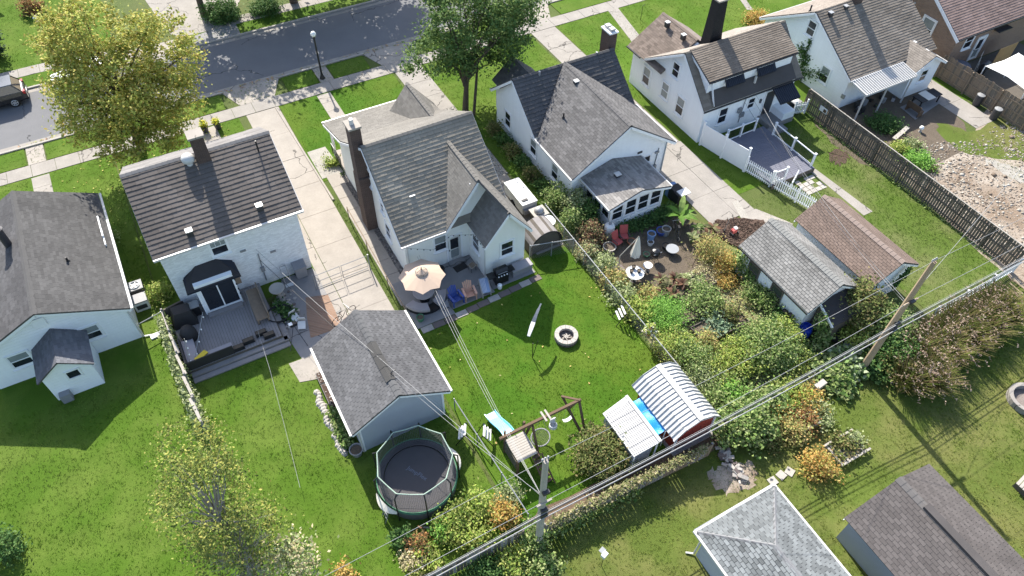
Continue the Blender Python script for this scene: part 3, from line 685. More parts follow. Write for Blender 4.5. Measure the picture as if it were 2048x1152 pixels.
# ---- white house with shade-darkened main slopes and a rear sunroom
h = thing('house', 'white house with front block shingles darkened for shade, big grey rear gable and a windowed sunroom', 'house', (24.2, 32, 0))
body_x(h, 20.5, 27.8, 32.75, 38.3, (2.7, 2.7), 5.05, 35.6, 'siding_white')
body_y(h, 20.515, 27.785, 28.3, 35.0, (2.7, 2.7), 5.2, 24.15, 'siding_white', name='rear_wing')
rf = new_roof(h); D1, D2 = (.10, .097, .097), (.135, .13, .128)  # D1 is the grey shingle darkened for near-grazing sun on the main slopes
pl = [roof_plane(rf, [(20.18, 32.45, 2.78), (28.1, 32.45, 2.78), (28.1, 35.6, 5.3), (20.18, 35.6, 5.3)], D1, .262, .5, .034, .1, var=.08, ragged=.02),
      roof_plane(rf, [(28.1, 38.55, 2.78), (20.18, 38.55, 2.78), (20.18, 35.6, 5.3), (28.1, 35.6, 5.3)], (.12, .12, .12), .262, 1.0, .03, .1),
      roof_plane(rf, [(20.18, 27.85, 2.76), (20.18, 32.2, 2.76), (24.15, 35.6, 5.46), (24.15, 27.85, 5.46)], D2, .17, .36, .014, .09, var=.22, stain=.12, indiv=1),
      roof_plane(rf, [(28.12, 27.85, 2.76), (28.12, 32.2, 2.76), (24.15, 35.6, 5.46), (24.15, 27.85, 5.46)], D2, .17, .36, .014, .09, var=.22, stain=.12, indiv=1)]
finish_shingles(rf, pl, 290)
mb = MB(); ridge_cap(mb, (20.18, 35.6, 5.3), (28.1, 35.6, 5.3), .14); tint_faces(mb.build('ridge_cap', 'shingle', rf, kind='stuff'), D1)
mb = MB(); ridge_cap(mb, (24.15, 27.85, 5.46), (24.15, 35.2, 5.46), .14); tint_faces(mb.build('ridge_cap', 'shingle', rf, kind='stuff'), D2)
trim(h, [((20.12, 27.85, 2.7), (20.12, 32.4, 2.7)), ((28.18, 27.85, 2.7), (28.18, 32.4, 2.7)), ((20.12, 38.6, 2.72), (28.1, 38.6, 2.72))], .1, .11, 'metal_white', 'gutter')
trim(h, [((20.18, 27.83, 2.66), (24.15, 27.83, 5.34)), ((24.15, 27.83, 5.34), (28.12, 27.83, 2.66)), ((20.16, 32.45, 2.7), (20.16, 35.6, 5.2)), ((20.16, 35.6, 5.2), (20.16, 38.55, 2.7))], .04, .16)
mb = MB(); mb.b2((27.9, 35.9, 0), (28.5, 36.9, 6.2)); mb.build('chimney', 'brick_dark', h); mb = MB(); mb.b2((27.84, 35.84, 6.2), (28.56, 36.96, 6.3)); mb.build('chimney_cap', 'trim_white', h)
for y in (36.15, 36.65): MB().box((28.2, y, 6.42), (.38, .36, .14)).build('flue_cover', 'metal_galv', h)
for px, py, z in ((1152, 170, 5.0), (1186, 199, 4.75), (1219, 230, 4.5)): vent_box(rf, at(px, py, z), .3, .26)
for px, py, z in ((1077, 152, 5.0), (1191, 113, 5.0)): pipe_vent(rf, at(px, py, z)-V(0, .1, .1), .5, .08, 'metal_galv')
pipe_vent(rf, at(1127, 236, 4.0), .4, .05)
win(h, atX(1016, 239, 20.5), .75, 1.15, (-1, 0, 0)); win(h, atX(1067, 294, 20.5), .75, 1.15, (-1, 0, 0), pane='half'); win(h, atX(1110, 344, 20.5), .75, 1.15, (-1, 0, 0), pane='half')
win(h, atY(1293, 318, 28.3), .5, .5, (0, -1, 0), sash=False)
mb = MB(); p = atY(1318, 296, 28.26); q = atY(1308, 332, 28.26); mb.tube([p, q], .03, 6); mb.box((p.x-.15, 28.2, p.z-.25), (.3, .1, .1)); mb.box((q.x, 28.2, q.z), (.2, .14, .3)); mb.build('service_conduit', 'steel_grey', h)
MB().box(atY(1280, 305, 28.27), (.35, .05, .14)).build('wall_vent', 'metal_dark', h); MB().tube([(27.75, 28.25, 2.7), (27.75, 28.25, .1)], .045, 6).build('downpipe', 'metal_white', h)
# sunroom
sr = MB(); sr.b2((21.5, 25.3, 0), (25.5, 28.28, .62)); sr.extrude([(21.5, 25.3, 2.14), (25.5, 25.3, 2.14), (23.45, 25.3, 2.72)], (0, 2.98, 0))
for x in (21.5, 22.5, 23.45, 24.4, 25.4): sr.b2((x, 25.3, .62), (x+.1, 25.4, 2.14))
for y in (25.41, 26.3, 27.2, 28.15): sr.b2((21.5, y, .62), (21.6, y+.1, 2.14)); sr.b2((25.4, y, .62), (25.5, y+.1, 2.14))
sr.b2((21.5, 25.3, 2.0), (25.5, 25.38, 2.14)); sr.build('sunroom', 'siding_white', h)
MB().b2((21.7, 25.6, .1), (25.3, 28.2, .7)).build('sunroom_floor', 'wood_brown', h)
for x in (21.6, 22.6, 23.55, 24.5):
    win(h, (x+.45, 25.36, 1.33), .78, 1.2, (0, -1, 0), name='sunroom_window', frame=.03, sill=False)
for y in (25.51, 26.4, 27.3): win(h, (21.56, y+.39, 1.33), .74, 1.2, (-1, 0, 0), name='sunroom_window', frame=.03, sill=False)
pl = [roof_plane(rf, [(21.12, 24.98, 2.22), (21.12, 28.28, 2.22), (23.42, 28.28, 2.86), (23.42, 24.98, 2.86)], (.25, .235, .22), .17, .36, .014, .08, var=.25),
      roof_plane(rf, [(25.72, 24.98, 2.22), (25.72, 28.28, 2.22), (23.42, 28.28, 2.86), (23.42, 24.98, 2.86)], (.25, .235, .22), .17, .36, .014, .08, var=.25)]
finish_shingles(rf, pl); vent_box(rf, (22.9, 26.9, 2.68), .34, .15, name='skylight_vent')
trim(h, [((21.06, 24.98, 2.16), (21.06, 28.28, 2.16)), ((25.78, 24.98, 2.16), (25.78, 28.28, 2.16))], .1, .1, 'metal_white', 'gutter'); trim(h, [((21.12, 24.96, 2.13), (23.42, 24.96, 2.76)), ((23.42, 24.96, 2.76), (25.72, 24.96, 2.13))], .04, .12)
MB().tube([(21.35, 25.2, 2.1), (21.35, 25.2, .8)], .04, 6).build('downpipe', 'metal_white', h)
body_y(h, 21.3, 24.2, 38.3, 39.9, (2.3, 2.3), 3.6, 22.7, 'siding_white', name='entry_porch')
pl = [roof_plane(rf, [(21.05, 40.1, 2.3), (21.05, 37.2, 2.3), (22.7, 37.2, 3.75), (22.7, 40.1, 3.75)], D2, .17, .36, .012, .08), roof_plane(rf, [(24.35, 40.1, 2.3), (24.35, 37.2, 2.3), (22.7, 37.2, 3.75), (22.7, 40.1, 3.75)], D2, .17, .36, .012, .08)]
finish_shingles(rf, pl)
# ---- white house with rear shed dormer and navy awnings
h = thing('house', 'white house with a long rear shed dormer, dark awnings and a big black chimney', 'house', (36, 33, 0))
body_x(h, 31.9, 40.15, 29.6, 36.2, (3.0, 3.0), 5.55, 32.3, 'siding_white')
body_y(h, 31.915, 36.8, 34.0, 38.0, (3.0, 3.0), 4.75, 34.35, 'siding_white', name='front_wing')
MB().extrude([V(32.15, 30.1, 3.2), V(32.15, 30.1, 4.72), V(32.15, 32.3, 5.65), V(32.15, 32.3, 3.2)], V(7.5, 0, 0)).build('dormer', 'siding_white', h)
rf = new_roof(h); E1, E2 = (.19, .158, .128), (.185, .15, .127)
pl = [roof_plane(rf, [(31.55, 29.3, 2.98), (40.4, 29.3, 2.98), (40.4, 32.3, 5.8), (31.55, 32.3, 5.8)], (.20, .175, .145), .25, 1.0, .04, .1, var=.1),
      roof_plane(rf, [(40.4, 36.5, 2.98), (31.55, 36.5, 2.98), (31.55, 32.3, 5.8), (40.4, 32.3, 5.8)], (.25, .225, .20), .16, .33, .01, .1, stain=.15),
      roof_plane(rf, [(32.0, 29.92, 4.78), (39.85, 29.92, 4.78), (39.85, 32.35, 5.86), (32.0, 32.35, 5.86)], E1, .16, .4, .018, .1, var=.14, stain=.2),
      roof_plane(rf, [(31.5, 38.3, 3.05), (31.5, 34.2, 3.05), (34.35, 34.2, 4.95), (34.35, 38.3, 4.95)], E2, .16, .33, .014, .09, var=.22, stain=.12),
      roof_plane(rf, [(37.1, 38.3, 3.05), (37.1, 34.2, 3.05), (34.35, 34.2, 4.95), (34.35, 38.3, 4.95)], (.24, .20, .18), .16, .33, .014, .09, var=.2)]
finish_shingles(rf, pl)
mb = MB(); ridge_cap(mb, (34.35, 38.3, 4.95), (34.35, 34.2, 4.95), .14); tint_faces(mb.build('ridge_cap', 'shingle', rf, kind='stuff'), E2)
MB().extrude([(32.35, 29.28, 3.05), (39.75, 29.28, 3.05), (39.75, 30.09, 3.82), (32.35, 30.09, 3.82)], (0, -.02, .03)).build('roll_roofing', 'roll_brown', rf)
trim(h, [((31.5, 29.24, 2.93), (40.45, 29.24, 2.93)), ((32.0, 29.88, 4.69), (39.85, 29.88, 4.69)), ((31.45, 38.3, 3.0), (31.45, 36.6, 3.0))], .08, .1, 'metal_dark', 'gutter')
trim(h, [((31.53, 29.3, 2.86), (31.53, 32.3, 5.68)), ((31.53, 32.3, 5.68), (31.53, 36.5, 2.9)), ((32.0, 29.85, 4.6), (32.0, 32.3, 5.7)), ((32.38, 30.04, 4.6), (32.38, 29.35, 3.1))], .04, .15)
mb = MB(); mb.add([(34.4, 33.1, 4.6), (35.6, 33.1, 4.6), (35.6, 34.0, 4.6), (34.4, 34.0, 4.6), (34.4, 33.1, 6.0), (35.35, 33.1, 6.0), (35.35, 33.9, 6.0), (34.4, 33.9, 6.0), (34.45, 33.15, 8.2), (35.2, 33.15, 8.2), (35.2, 33.85, 8.2), (34.45, 33.85, 8.2)],
    [(0, 1, 5, 4), (1, 2, 6, 5), (2, 3, 7, 6), (3, 0, 4, 7), (4, 5, 9, 8), (5, 6, 10, 9), (6, 7, 11, 10), (7, 4, 8, 11)]); mb.build('chimney', 'chimney_black', rf)
MB().b2((34.38, 33.08, 8.2), (35.27, 33.92, 8.3)).build('chimney_cap', 'concrete', rf); MB().lathe([(.12, 0), (.1, .25)], (35.0, 33.5, 8.3), 8).build('chimney_pot', 'metal_dark', rf)
for px, py, z in ((1334, 52, 4.75), (1366, 77, 4.75)): vent_box(rf, at(px, py, z), .3, .26)
win(h, atX(1293, 152, 31.9), .8, 1.35, (-1, 0, 0), pane='half'); win(h, atX(1330, 181, 31.9), .75, 1.2, (-1, 0, 0), pane='glass_blind'); win(h, atX(1360, 212, 31.9), .8, 1.35, (-1, 0, 0), pane='half'); win(h, atX(1352, 140, 31.9), .7, 1.05, (-1, 0, 0))
win(h, atY(1445, 231, 29.6), .75, 1.25, (0, -1, 0)); win(h, atY(1502, 206, 29.6), .6, .85, (0, -1, 0)); door(h, (38.0, 29.6, .45), .85, 1.95, (0, -1, 0), 'metal_dark', False)
for cx in (34.35, 37.15):
    win(h, (cx, 30.1, 4.08), 1.2, .5, (0, -1, 0), sash=False)
    a = MB()
    for k in range(11):
        x = cx-.8+k*.15; tt = .0 if 0 < k < 10 else .1
        a.extrude([(x, 30.06, 4.42), (x, 30.06, 4.34), (x, 29.66+tt, 3.96), (x, 29.66+tt, 4.06)], (.12, 0, 0))
    a.extrude([(cx-.8, 30.06, 4.38), (cx-.8, 30.06, 4.32), (cx-.8, 29.7, 3.96), (cx-.8, 29.7, 4.02)], (1.62, 0, 0)); a.build('window_awning', 'awning_navy', h)
a = MB()
for k in range(11):
    x = 37.75+k*.17; a.extrude([(x, 29.56, 2.95), (x, 29.56, 2.87), (x, 28.25, 2.1), (x, 28.25, 2.22)], (.13, 0, 0))
a.extrude([(37.75, 29.56, 2.9), (37.75, 29.56, 2.84), (37.75, 28.3, 2.1), (37.75, 28.3, 2.16)], (1.85, 0, 0)); a.build('door_awning', 'awning_navy', h)
MB().b2((38.6, 28.35, 0), (39.7, 29.58, .95)).build('porch_side_wall', 'siding_white', h); MB().b2((37.4, 28.3, 0), (39.7, 29.6, .4)).build('porch_step', 'concrete_grey', h)
MB().b2((37.2, 27.6, 0), (38.6, 28.3, .2)).build('porch_step', 'concrete_grey', h)
mb = MB(); p = atY(1492, 198, 29.55); q = atY(1476, 245, 29.55); mb.tube([p, q], .03, 6); mb.box((p.x-.35, 29.5, p.z-.8), (.3, .14, .4)); mb.box((p.x, 29.5, p.z-1.3), (.35, .14, .35)); mb.build('meter_boxes', 'steel_grey', h)
MB().box(atY(1510, 162, 29.72)+V(0, 0, .1), (.12, .12, .5)).build('vent_pipe', 'metal_white', rf); MB().box(atY(1521, 202, 29.55), (.12, .12, .3)).build('porch_light', 'metal_black', h)
# ---- white house with metal patio cover
h = thing('house', 'white stucco house with a ribbed white metal patio cover over its back door', 'house', (47.5, 31, 0))
body_x(h, 43.85, 52.2, 27.85, 36.9, (2.65, 2.65), 5.35, 32.4, 'siding_white')
body_y(h, 48.95, 51.9, 26.5, 30.0, (2.4, 2.4), 3.2, 50.45, 'siding_white', name='rear_wing')
rf = new_roof(h); F1 = (.225, .192, .158)
pl = [roof_plane(rf, [(43.55, 27.55, 2.7), (52.5, 27.55, 2.7), (52.5, 32.4, 5.6), (43.55, 32.4, 5.6)], F1, .2, .45, .022, .1, var=.16, stain=.15, ragged=.01),
      roof_plane(rf, [(52.5, 37.2, 2.7), (43.55, 37.2, 2.7), (43.55, 32.4, 5.6), (52.5, 32.4, 5.6)], (.23, .20, .175), .2, .35, .012, .1, var=.15),
      roof_plane(rf, [(48.8, 26.25, 2.45), (48.8, 29.5, 2.45), (50.45, 29.5, 3.4), (50.45, 26.25, 3.4)], (.22, .195, .17), .16, .33, .012, .09, var=.16),
      roof_plane(rf, [(52.15, 26.25, 2.45), (52.15, 29.5, 2.45), (50.45, 29.5, 3.4), (50.45, 26.25, 3.4)], (.22, .195, .17), .16, .33, .012, .09, var=.16)]
finish_shingles(rf, pl)
trim(h, [((43.52, 27.55, 2.6), (43.52, 32.4, 5.48)), ((43.52, 32.4, 5.48), (43.52, 37.2, 2.6)), ((48.75, 26.22, 2.38), (50.45, 26.22, 3.32)), ((50.45, 26.22, 3.32), (52.2, 26.22, 2.38))], .05, .15)
trim(h, [((43.5, 27.5, 2.64), (48.8, 27.5, 2.64)), ((52.2, 26.2, 2.4), (52.2, 29.5, 2.4)), ((43.5, 37.25, 2.64), (52, 37.25, 2.64))], .09, .1, 'metal_white', 'gutter')
for px, py, z in ((1657, 26, 5.4), (1687, 13, 5.4)): vent_box(rf, at(px, py, z)-V(0, .2, .2), .3, .3, m='metal_galv')
for px, py, z in ((1825, 91, 3.0), (1849, 108, 3.0)): vent_box(rf, at(px, py, z), .3, .24)
MB().b2((47.1, 32.0, 5.0), (47.8, 32.7, 7.4)).build('chimney', 'brick_dark', rf); pipe_vent(rf, (43.9, 33.2, 5.1), .5, .06)
win(h, atX(1623, 57, 43.85), .75, 1.1, (-1, 0, 0)); win(h, atX(1649, 149, 43.85), .8, 1.2, (-1, 0, 0), pane='half'); win(h, atY(1846, 151, 26.5), .7, .95, (0, -1, 0)); MB().box(atX(1686, 193, 43.82), (.1, .3, .3)).build('wall_vent', 'metal_galv', h)
pc = thing('patio_cover', 'ribbed white metal patio cover on three slim white posts', 'patio cover', (46, 26.9, 0))
mb = MB()
for k in range(24):
    x = 43.65+k*.214; mb.extrude([(x, 27.8, 2.66), (x, 27.8, 2.62), (x, 26.05, 2.34), (x, 26.05, 2.38)], (.15, 0, 0)); mb.extrude([(x+.15, 27.8, 2.76), (x+.15, 27.8, 2.62), (x+.15, 26.05, 2.34), (x+.15, 26.05, 2.48)], (.064, 0, 0))
mb.build('roof_sheet', 'metal_white', pc); trim(pc, [((43.6, 26.03, 2.33), (48.85, 26.03, 2.33)), ((43.62, 26.05, 2.36), (43.62, 27.8, 2.64)), ((48.8, 26.05, 2.36), (48.8, 27.8, 2.64))], .06, .14, 'metal_white', 'edge_beam')
for x in (43.75, 46.0, 48.6): MB().box((x, 26.15, 1.17), (.09, .09, 2.3)).build('post', 'metal_white', pc)
# ---- brown brick house
h = thing('house', 'brown brick house with a reddish roof and white trimmed window beyond the tall fence', 'house', (59, 32, 0))
body_x(h, 54.6, 66, 27.5, 37.5, (3.1, 3.1), 6.3, 32.5, 'brick_brown')
rf = new_roof(h)
pl = [roof_plane(rf, [(54.05, 27.15, 3.2), (66.5, 27.15, 3.2), (66.5, 32.5, 6.5), (54.05, 32.5, 6.5)], (.26, .185, .158), .2, .45, .02, .1, var=.16, stain=.15)]
finish_shingles(rf, pl); trim(h, [((54.02, 27.1, 3.06), (54.02, 32.5, 6.4))], .12, .24, 'trim_white'); trim(h, [((54.1, 27.1, 3.12), (66.5, 27.1, 3.12))], .1, .12, 'metal_dark', 'gutter')
roof_plane(rf, [(66.5, 37.9, 3.2), (54.05, 37.9, 3.2), (54.05, 32.5, 6.5), (66.5, 32.5, 6.5)], (.3, .21, .18))
win(h, atX(1853, 56, 54.6), 1.0, 1.5, (-1, 0, 0), frame=.14, pane='half'); win(h, atY(1938, 82, 27.5), .9, 1.2, (0, -1, 0)); door(h, (58.0, 27.5, .2), .9, 2.0, (0, -1, 0), 'trim_white', True)
MB().box(atY(2003, 55, 27.4), (1.5, .9, .1)).build('door_hood', 'metal_dark', h); MB().box(atX(1830, 6, 54.57), (.05, .12, .12)).build('wall_vent', 'metal_white', h)
# ---- house across the street (mostly beyond the frame)
h = thing('house', 'grey house across the street behind the yellow-green tree, its shaded wall just in view', 'house', (-17, 79, 0))
body_x(h, -26, -9.2, 74, 82, (3.2, 3.2), 6, 78, 'siding_grey'); rf = new_roof(h)
finish_shingles(rf, [roof_plane(rf, [(-26.4, 73.6, 3.2), (-8.8, 73.6, 3.2), (-8.8, 78, 6.2), (-26.4, 78, 6.2)], GREY, .2, .9, .02), roof_plane(rf, [(-8.8, 82.4, 3.2), (-26.4, 82.4, 3.2), (-26.4, 78, 6.2), (-8.8, 78, 6.2)], GREY, .2, .9, .02)])
win(h, (-14.6, 74, 1.7), 1.0, 1.2, (0, -1, 0)); win(h, (-19, 74, 1.7), 1.0, 1.2, (0, -1, 0))

# ================================================================ GARAGES AND SHEDS
def garage(label, x0, x1, y0, y1, ze, zr, ov, col, wall, ex=.15, tab=.3, var=.18, indiv=290, stain=.15, gut=True, roofm=.014, cat='garage'):
    g = thing('garage', label, cat, ((x0+x1)/2, (y0+y1)/2, 0)); xr = (x0+x1)/2
    body_y(g, x0+ov, x1-ov, y0+ov*.9, y1-ov*.5, (ze-.08+ov*(zr-ze)/(xr-x0),)*2, zr-.14, xr, wall)
    rf = new_roof(g)
    pl = [roof_plane(rf, [(x0, y0, ze), (x0, y1, ze), (xr, y1, zr), (xr, y0, zr)], col, ex, tab, roofm, .09, var=var, stain=stain, indiv=1),
          roof_plane(rf, [(x1, y0, ze), (x1, y1, ze), (xr, y1, zr), (xr, y0, zr)], col, ex, tab, roofm, .09, var=var, stain=stain, indiv=1)]
    finish_shingles(rf, pl, indiv)
    trim(g, [((x0, y0+.02, ze-.11), (xr, y0+.02, zr-.11)), ((xr, y0+.02, zr-.11), (x1, y0+.02, ze-.11))], .04, .14)
    trim(g, [((x0, y1-.03, ze-.13), (xr, y1-.03, zr-.13)), ((xr, y1-.03, zr-.13), (x1, y1-.03, ze-.13))], .04, .14)
    if gut: trim(g, [((x0-.05, y0, ze-.06), (x0-.05, y1, ze-.06)), ((x1+.05, y0, ze-.06), (x1+.05, y1, ze-.06))], .12, .1, 'metal_white', 'gutter')
    return g, rf
g, rf = garage('grey shingled garage beside the trampoline', 1.98, 7.05, 17.95, 23.6, 2.42, 3.95, .32, (.122, .121, .124), 'siding_grey', .155, .3)
mb = MB(); ridge_cap(mb, (4.515, 17.95, 3.95), (4.515, 23.6, 3.95), .17); tint_faces(mb.build('ridge_cap', 'shingle', rf, kind='stuff'), (.12, .12, .122))
mb = MB(); ridge_cap(mb, (4.5, 18.9, 3.97), (4.5, 21.3, 3.97), .24, step=.6); tint_faces(mb.build('ridge_patch', 'shingle', rf, kind='stuff'), (.075, .073, .07))
mb = MB(); p = at(783, 752, 3.75); mb.tube([p, p+V(.0, 0, .25), p+V(.12, .02, .32), p+V(.26, .05, .3)], .03, 6); mb.build('service_mast', 'metal_black', rf)
MB().tube([(2.32, 18.2, 2.4), (2.32, 18.2, .1)], .045, 6).build('downpipe', 'metal_white', g); MB().b2((2.33, 18.21, 0), (2.45, 18.27, 2.4)).build('corner_board', 'trim_white', g); MB().b2((6.66, 18.21, 0), (6.76, 18.27, 2.5)).build('corner_board', 'trim_white', g)
g, rf = garage('white garage under patched pale grey shingles with ivy on its wall', 26.05, 29.92, 13.3, 18.95, 2.28, 3.58, .28, (.205, .20, .19), 'painted_block', .17, .26, .2, 290, .25, gut=False, roofm=.026)
trim(g, [((26.0, 13.3, 2.2), (26.0, 18.95, 2.2))], .06, .1, 'metal_dark', 'gutter')
mb = MB(); ridge_cap(mb, (27.985, 13.3, 3.58), (27.985, 18.95, 3.58), .22, step=.2); tint_faces(mb.build('ridge_cap', 'shingle', rf, kind='stuff'), (.22,.22,.21))
for x, y in ((26.33, 17.6), (26.33, 15.7)): win(g, (x, y, 1.2), .8, 1.0, (-1, 0, 0), pane='screen', tm='wood_dark', frame=.06)
lt = MB(); lt.extrude([(27.0, 13.5, 2.45), (29.4, 13.5, 2.45), (29.4, 12.2, 1.75), (27.0, 12.2, 1.75)], (0, 0, -.08)); lt.build('lean_to_roof', 'roll_roof', g)
lt = MB(); lt.extrude([(27.1, 13.5, 0), (27.1, 12.3, 0), (27.1, 12.3, 1.68), (27.1, 13.5, 2.35)], (2.2, 0, 0)); lt.build('lean_to_wall', 'wood_dark', g); MB().bar((26.96, 13.5, 2.45), (26.96, 12.18, 1.72), .06, .14).build('lean_to_trim', 'trim_white', g)
g, rf = garage('white garage under a plain brown shingle roof', 30.42, 34.2, 12.95, 19.05, 2.28, 3.42, .28, (.175, .132, .11), 'siding_white', .15, .3, .12, 290, .1, gut=False)
mb = MB(); ridge_cap(mb, (32.31, 12.95, 3.42), (32.31, 19.05, 3.42), .18, step=.3); tint_faces(mb.build('ridge_cap', 'shingle', rf, kind='stuff'), (.24, .19, .165))
# brown roofed building at the lower right corner
g, rf = garage('low building with a worn brown shingle roof and grey side wall', 19.35, 24.7, -4.5, 4.05, 2.28, 3.5, .4, (.105, .094, .09), 'siding_grey', .17, .33, .14, 290, .12, cat='outbuilding', gut=False)
mb = MB(); ridge_cap(mb, (22.02, -4.5, 3.5), (22.02, 4.05, 3.5), .2, step=.3); tint_faces(mb.build('ridge_cap', 'shingle', rf, kind='stuff'), (.125, .118, .115))
MB().b2((21.85, -4.2, 3.46), (22.2, 2.6, 3.62)).build('ridge_vent', 'roll_brown', rf)
# hipped roof garage at the bottom edge
g = thing('garage', 'garage with a pale blue grey hipped shingle roof at the bottom edge', 'garage', (15.4, 2, 0))
MB().b2((13.55, -4.4, 0), (17.3, 6.3, 2.3)).build('wall', 'siding_grey', g); rf = new_roof(g); hc = (.165, .176, .178)
a, b2_, y1, y0, ze, zr = 13.25, 17.62, 6.62, -4.8, 2.35, 3.12; xr = (a+b2_)/2; yp = y1-2.2
pl = [roof_plane(rf, [(a, y0, ze), (a, y1, ze), (xr, yp, zr), (xr, y0, zr)], hc, .17, .27, .034, .08, var=.4, indiv=1),
      roof_plane(rf, [(b2_, y1, ze), (b2_, y0, ze), (xr, y0, zr), (xr, yp, zr)], hc, .17, .27, .03, .08, var=.28, indiv=1),
      roof_plane(rf, [(a, y1, ze), (b2_, y1, ze), (xr, yp, zr)], hc, .17, .27, .03, .08, var=.28, indiv=1)]
finish_shingles(rf, pl, 295)
mb = MB(); ridge_cap(mb, (a, y1, ze), (xr, yp, zr), .15); ridge_cap(mb, (b2_, y1, ze), (xr, yp, zr), .15); ridge_cap(mb, (xr, yp, zr), (xr, y0, zr), .16); tint_faces(mb.build('ridge_cap', 'shingle', rf, kind='stuff'), (.21, .21, .215))
trim(g, [((a-.06, y0, ze-.06), (a-.06, y1+.1, ze-.06)), ((b2_+.06, y0, ze-.06), (b2_+.06, y1+.1, ze-.06)), ((a-.05, y1+.08, ze-.055), (b2_+.05, y1+.08, ze-.055))], .12, .11, 'metal_white', 'gutter')
mb = MB(); mb.tube([(13.3, 6.55, 2.3), (13.48, 6.38, 2.05), (13.48, 6.38, .12), (13.2, 6.6, .06)], .045, 6); mb.build('downpipe', 'metal_white', g)
# red shed with white ribbed roof
g = thing('shed', 'red shed with a white ribbed metal barn roof', 'shed', (16.85, 12.6, 0))
prof = [(15.75, .1), (18.0, .1), (18.0, 1.62), (17.62, 2.06), (16.85, 2.36), (16.02, 2.06), (15.75, 1.62)]
MB().extrude([V(x, 11.0, z) for x, z in prof], V(0, 3.1, 0)).build('wall', 'shed_red', g)
def ribbed(parent, prof, y0, y1, n, name='roof', th=.03, m='metal_white', rib='steel_grey'):
    mb = MB()
    for i in range(len(prof)-1):
        (xa, za), (xb, zb) = prof[i], prof[i+1]
        mb.extrude([(xa, y0, za), (xa, y1, za), (xb, y1, zb), (xb, y0, zb)], (0, 0, -th))
    o = mb.build(name, m, parent)
    for k in range(n+1):
        y = y0+(y1-y0)*k/n; rb = MB()
        for i in range(len(prof)-1):
            (xa, za), (xb, zb) = prof[i], prof[i+1]; rb.bar((xa, y, za+.016), (xb, y, zb+.016), .03, .06)
        rb.build('rib', rib, o)
    return o
ribbed(g, [(15.4, 1.62), (15.98, 2.16), (16.85, 2.46), (17.62, 2.16), (18.2, 1.62)], 10.8, 14.35, 15)
MB().bar((16.85, 10.8, 2.48), (16.85, 14.35, 2.48), .3, .03).build('ridge_strip', 'metal_white', g)
trim(g, [((15.72, 10.97, .1), (15.72, 10.97, 1.62)), ((18.02, 10.97, .1), (18.02, 10.97, 1.62)), ((15.4, 10.84, 1.56), (15.98, 10.84, 2.1)), ((15.98, 10.84, 2.1), (16.85, 10.84, 2.4)), ((16.85, 10.84, 2.4), (17.62, 10.84, 2.1))], .07, .09, 'trim_white', 'corner_board')
MB().b2((15.6, 10.7, 0), (18.15, 14.2, .1)).build('skid', 'wood_grey', g)
g = thing('shed', 'small white shed with a flat ribbed metal roof beside the red shed', 'shed', (14, 12.5, 0))
MB().b2((13.35, 11.3, 0), (14.55, 13.65, 1.62)).build('wall', 'siding_grey', g)
mb = MB(); mb.extrude([(13.2, 11.05, 1.66), (14.72, 11.05, 1.78), (14.72, 13.92, 1.78), (13.2, 13.7, 1.66)], (0, 0, -.06)); o = mb.build('roof', 'metal_white', g)
for k in range(13):
    x = 13.3+k*.11; MB().bar((x, 11.1, 1.675+.079*(x-13.2)), (x, 13.62, 1.675+.079*(x-13.2)), .022, .04).build('rib', 'plastic_grey', o)
MB().bar((14.72, 11.05, 1.8), (14.72, 13.92, 1.8), .16, .08).build('roof_edge', 'metal_white', g)
for y in (11.55, 12.35, 13.1): MB().bar((13.22, y, 1.7), (14.65, y, 1.81), .02, .012).build('strap', 'steel_grey', g)
for x in (13.3, 14.6): MB().tube([(x, 11.1, 0), (x, 11.1, 1.6)], .04, 5).build('post', 'trim_white', g)
tp = thing('tarpaulin', 'blue tarpaulin sagging between the white shed and the red shed', 'tarp', (15.05, 12.6, 0))
n = 14; vv = []; ff = []
for j in range(n+1):
    for i in range(7):
        x = 14.72+i*.13; y = 11.55+j*.15; vv.append((x, y, 1.5-.18*math.sin(math.pi*i/6)*(.6+.4*math.sin(j*.9))+.03*math.sin(i*3+j*2.1)+.02*random.random()))
for j in range(n):
    for i in range(6): q = j*7+i; ff.append((q, q+1, q+8, q+7))
MB().add(vv, ff).build('sheet', 'tarp_blue', tp, smooth=True)
for x, y in ((14.8, 11.5), (15.4, 11.5)): MB().tube([(x, y, 0), (x, y, 1.5)], .03, 5).build('pole', 'trim_white', tp)
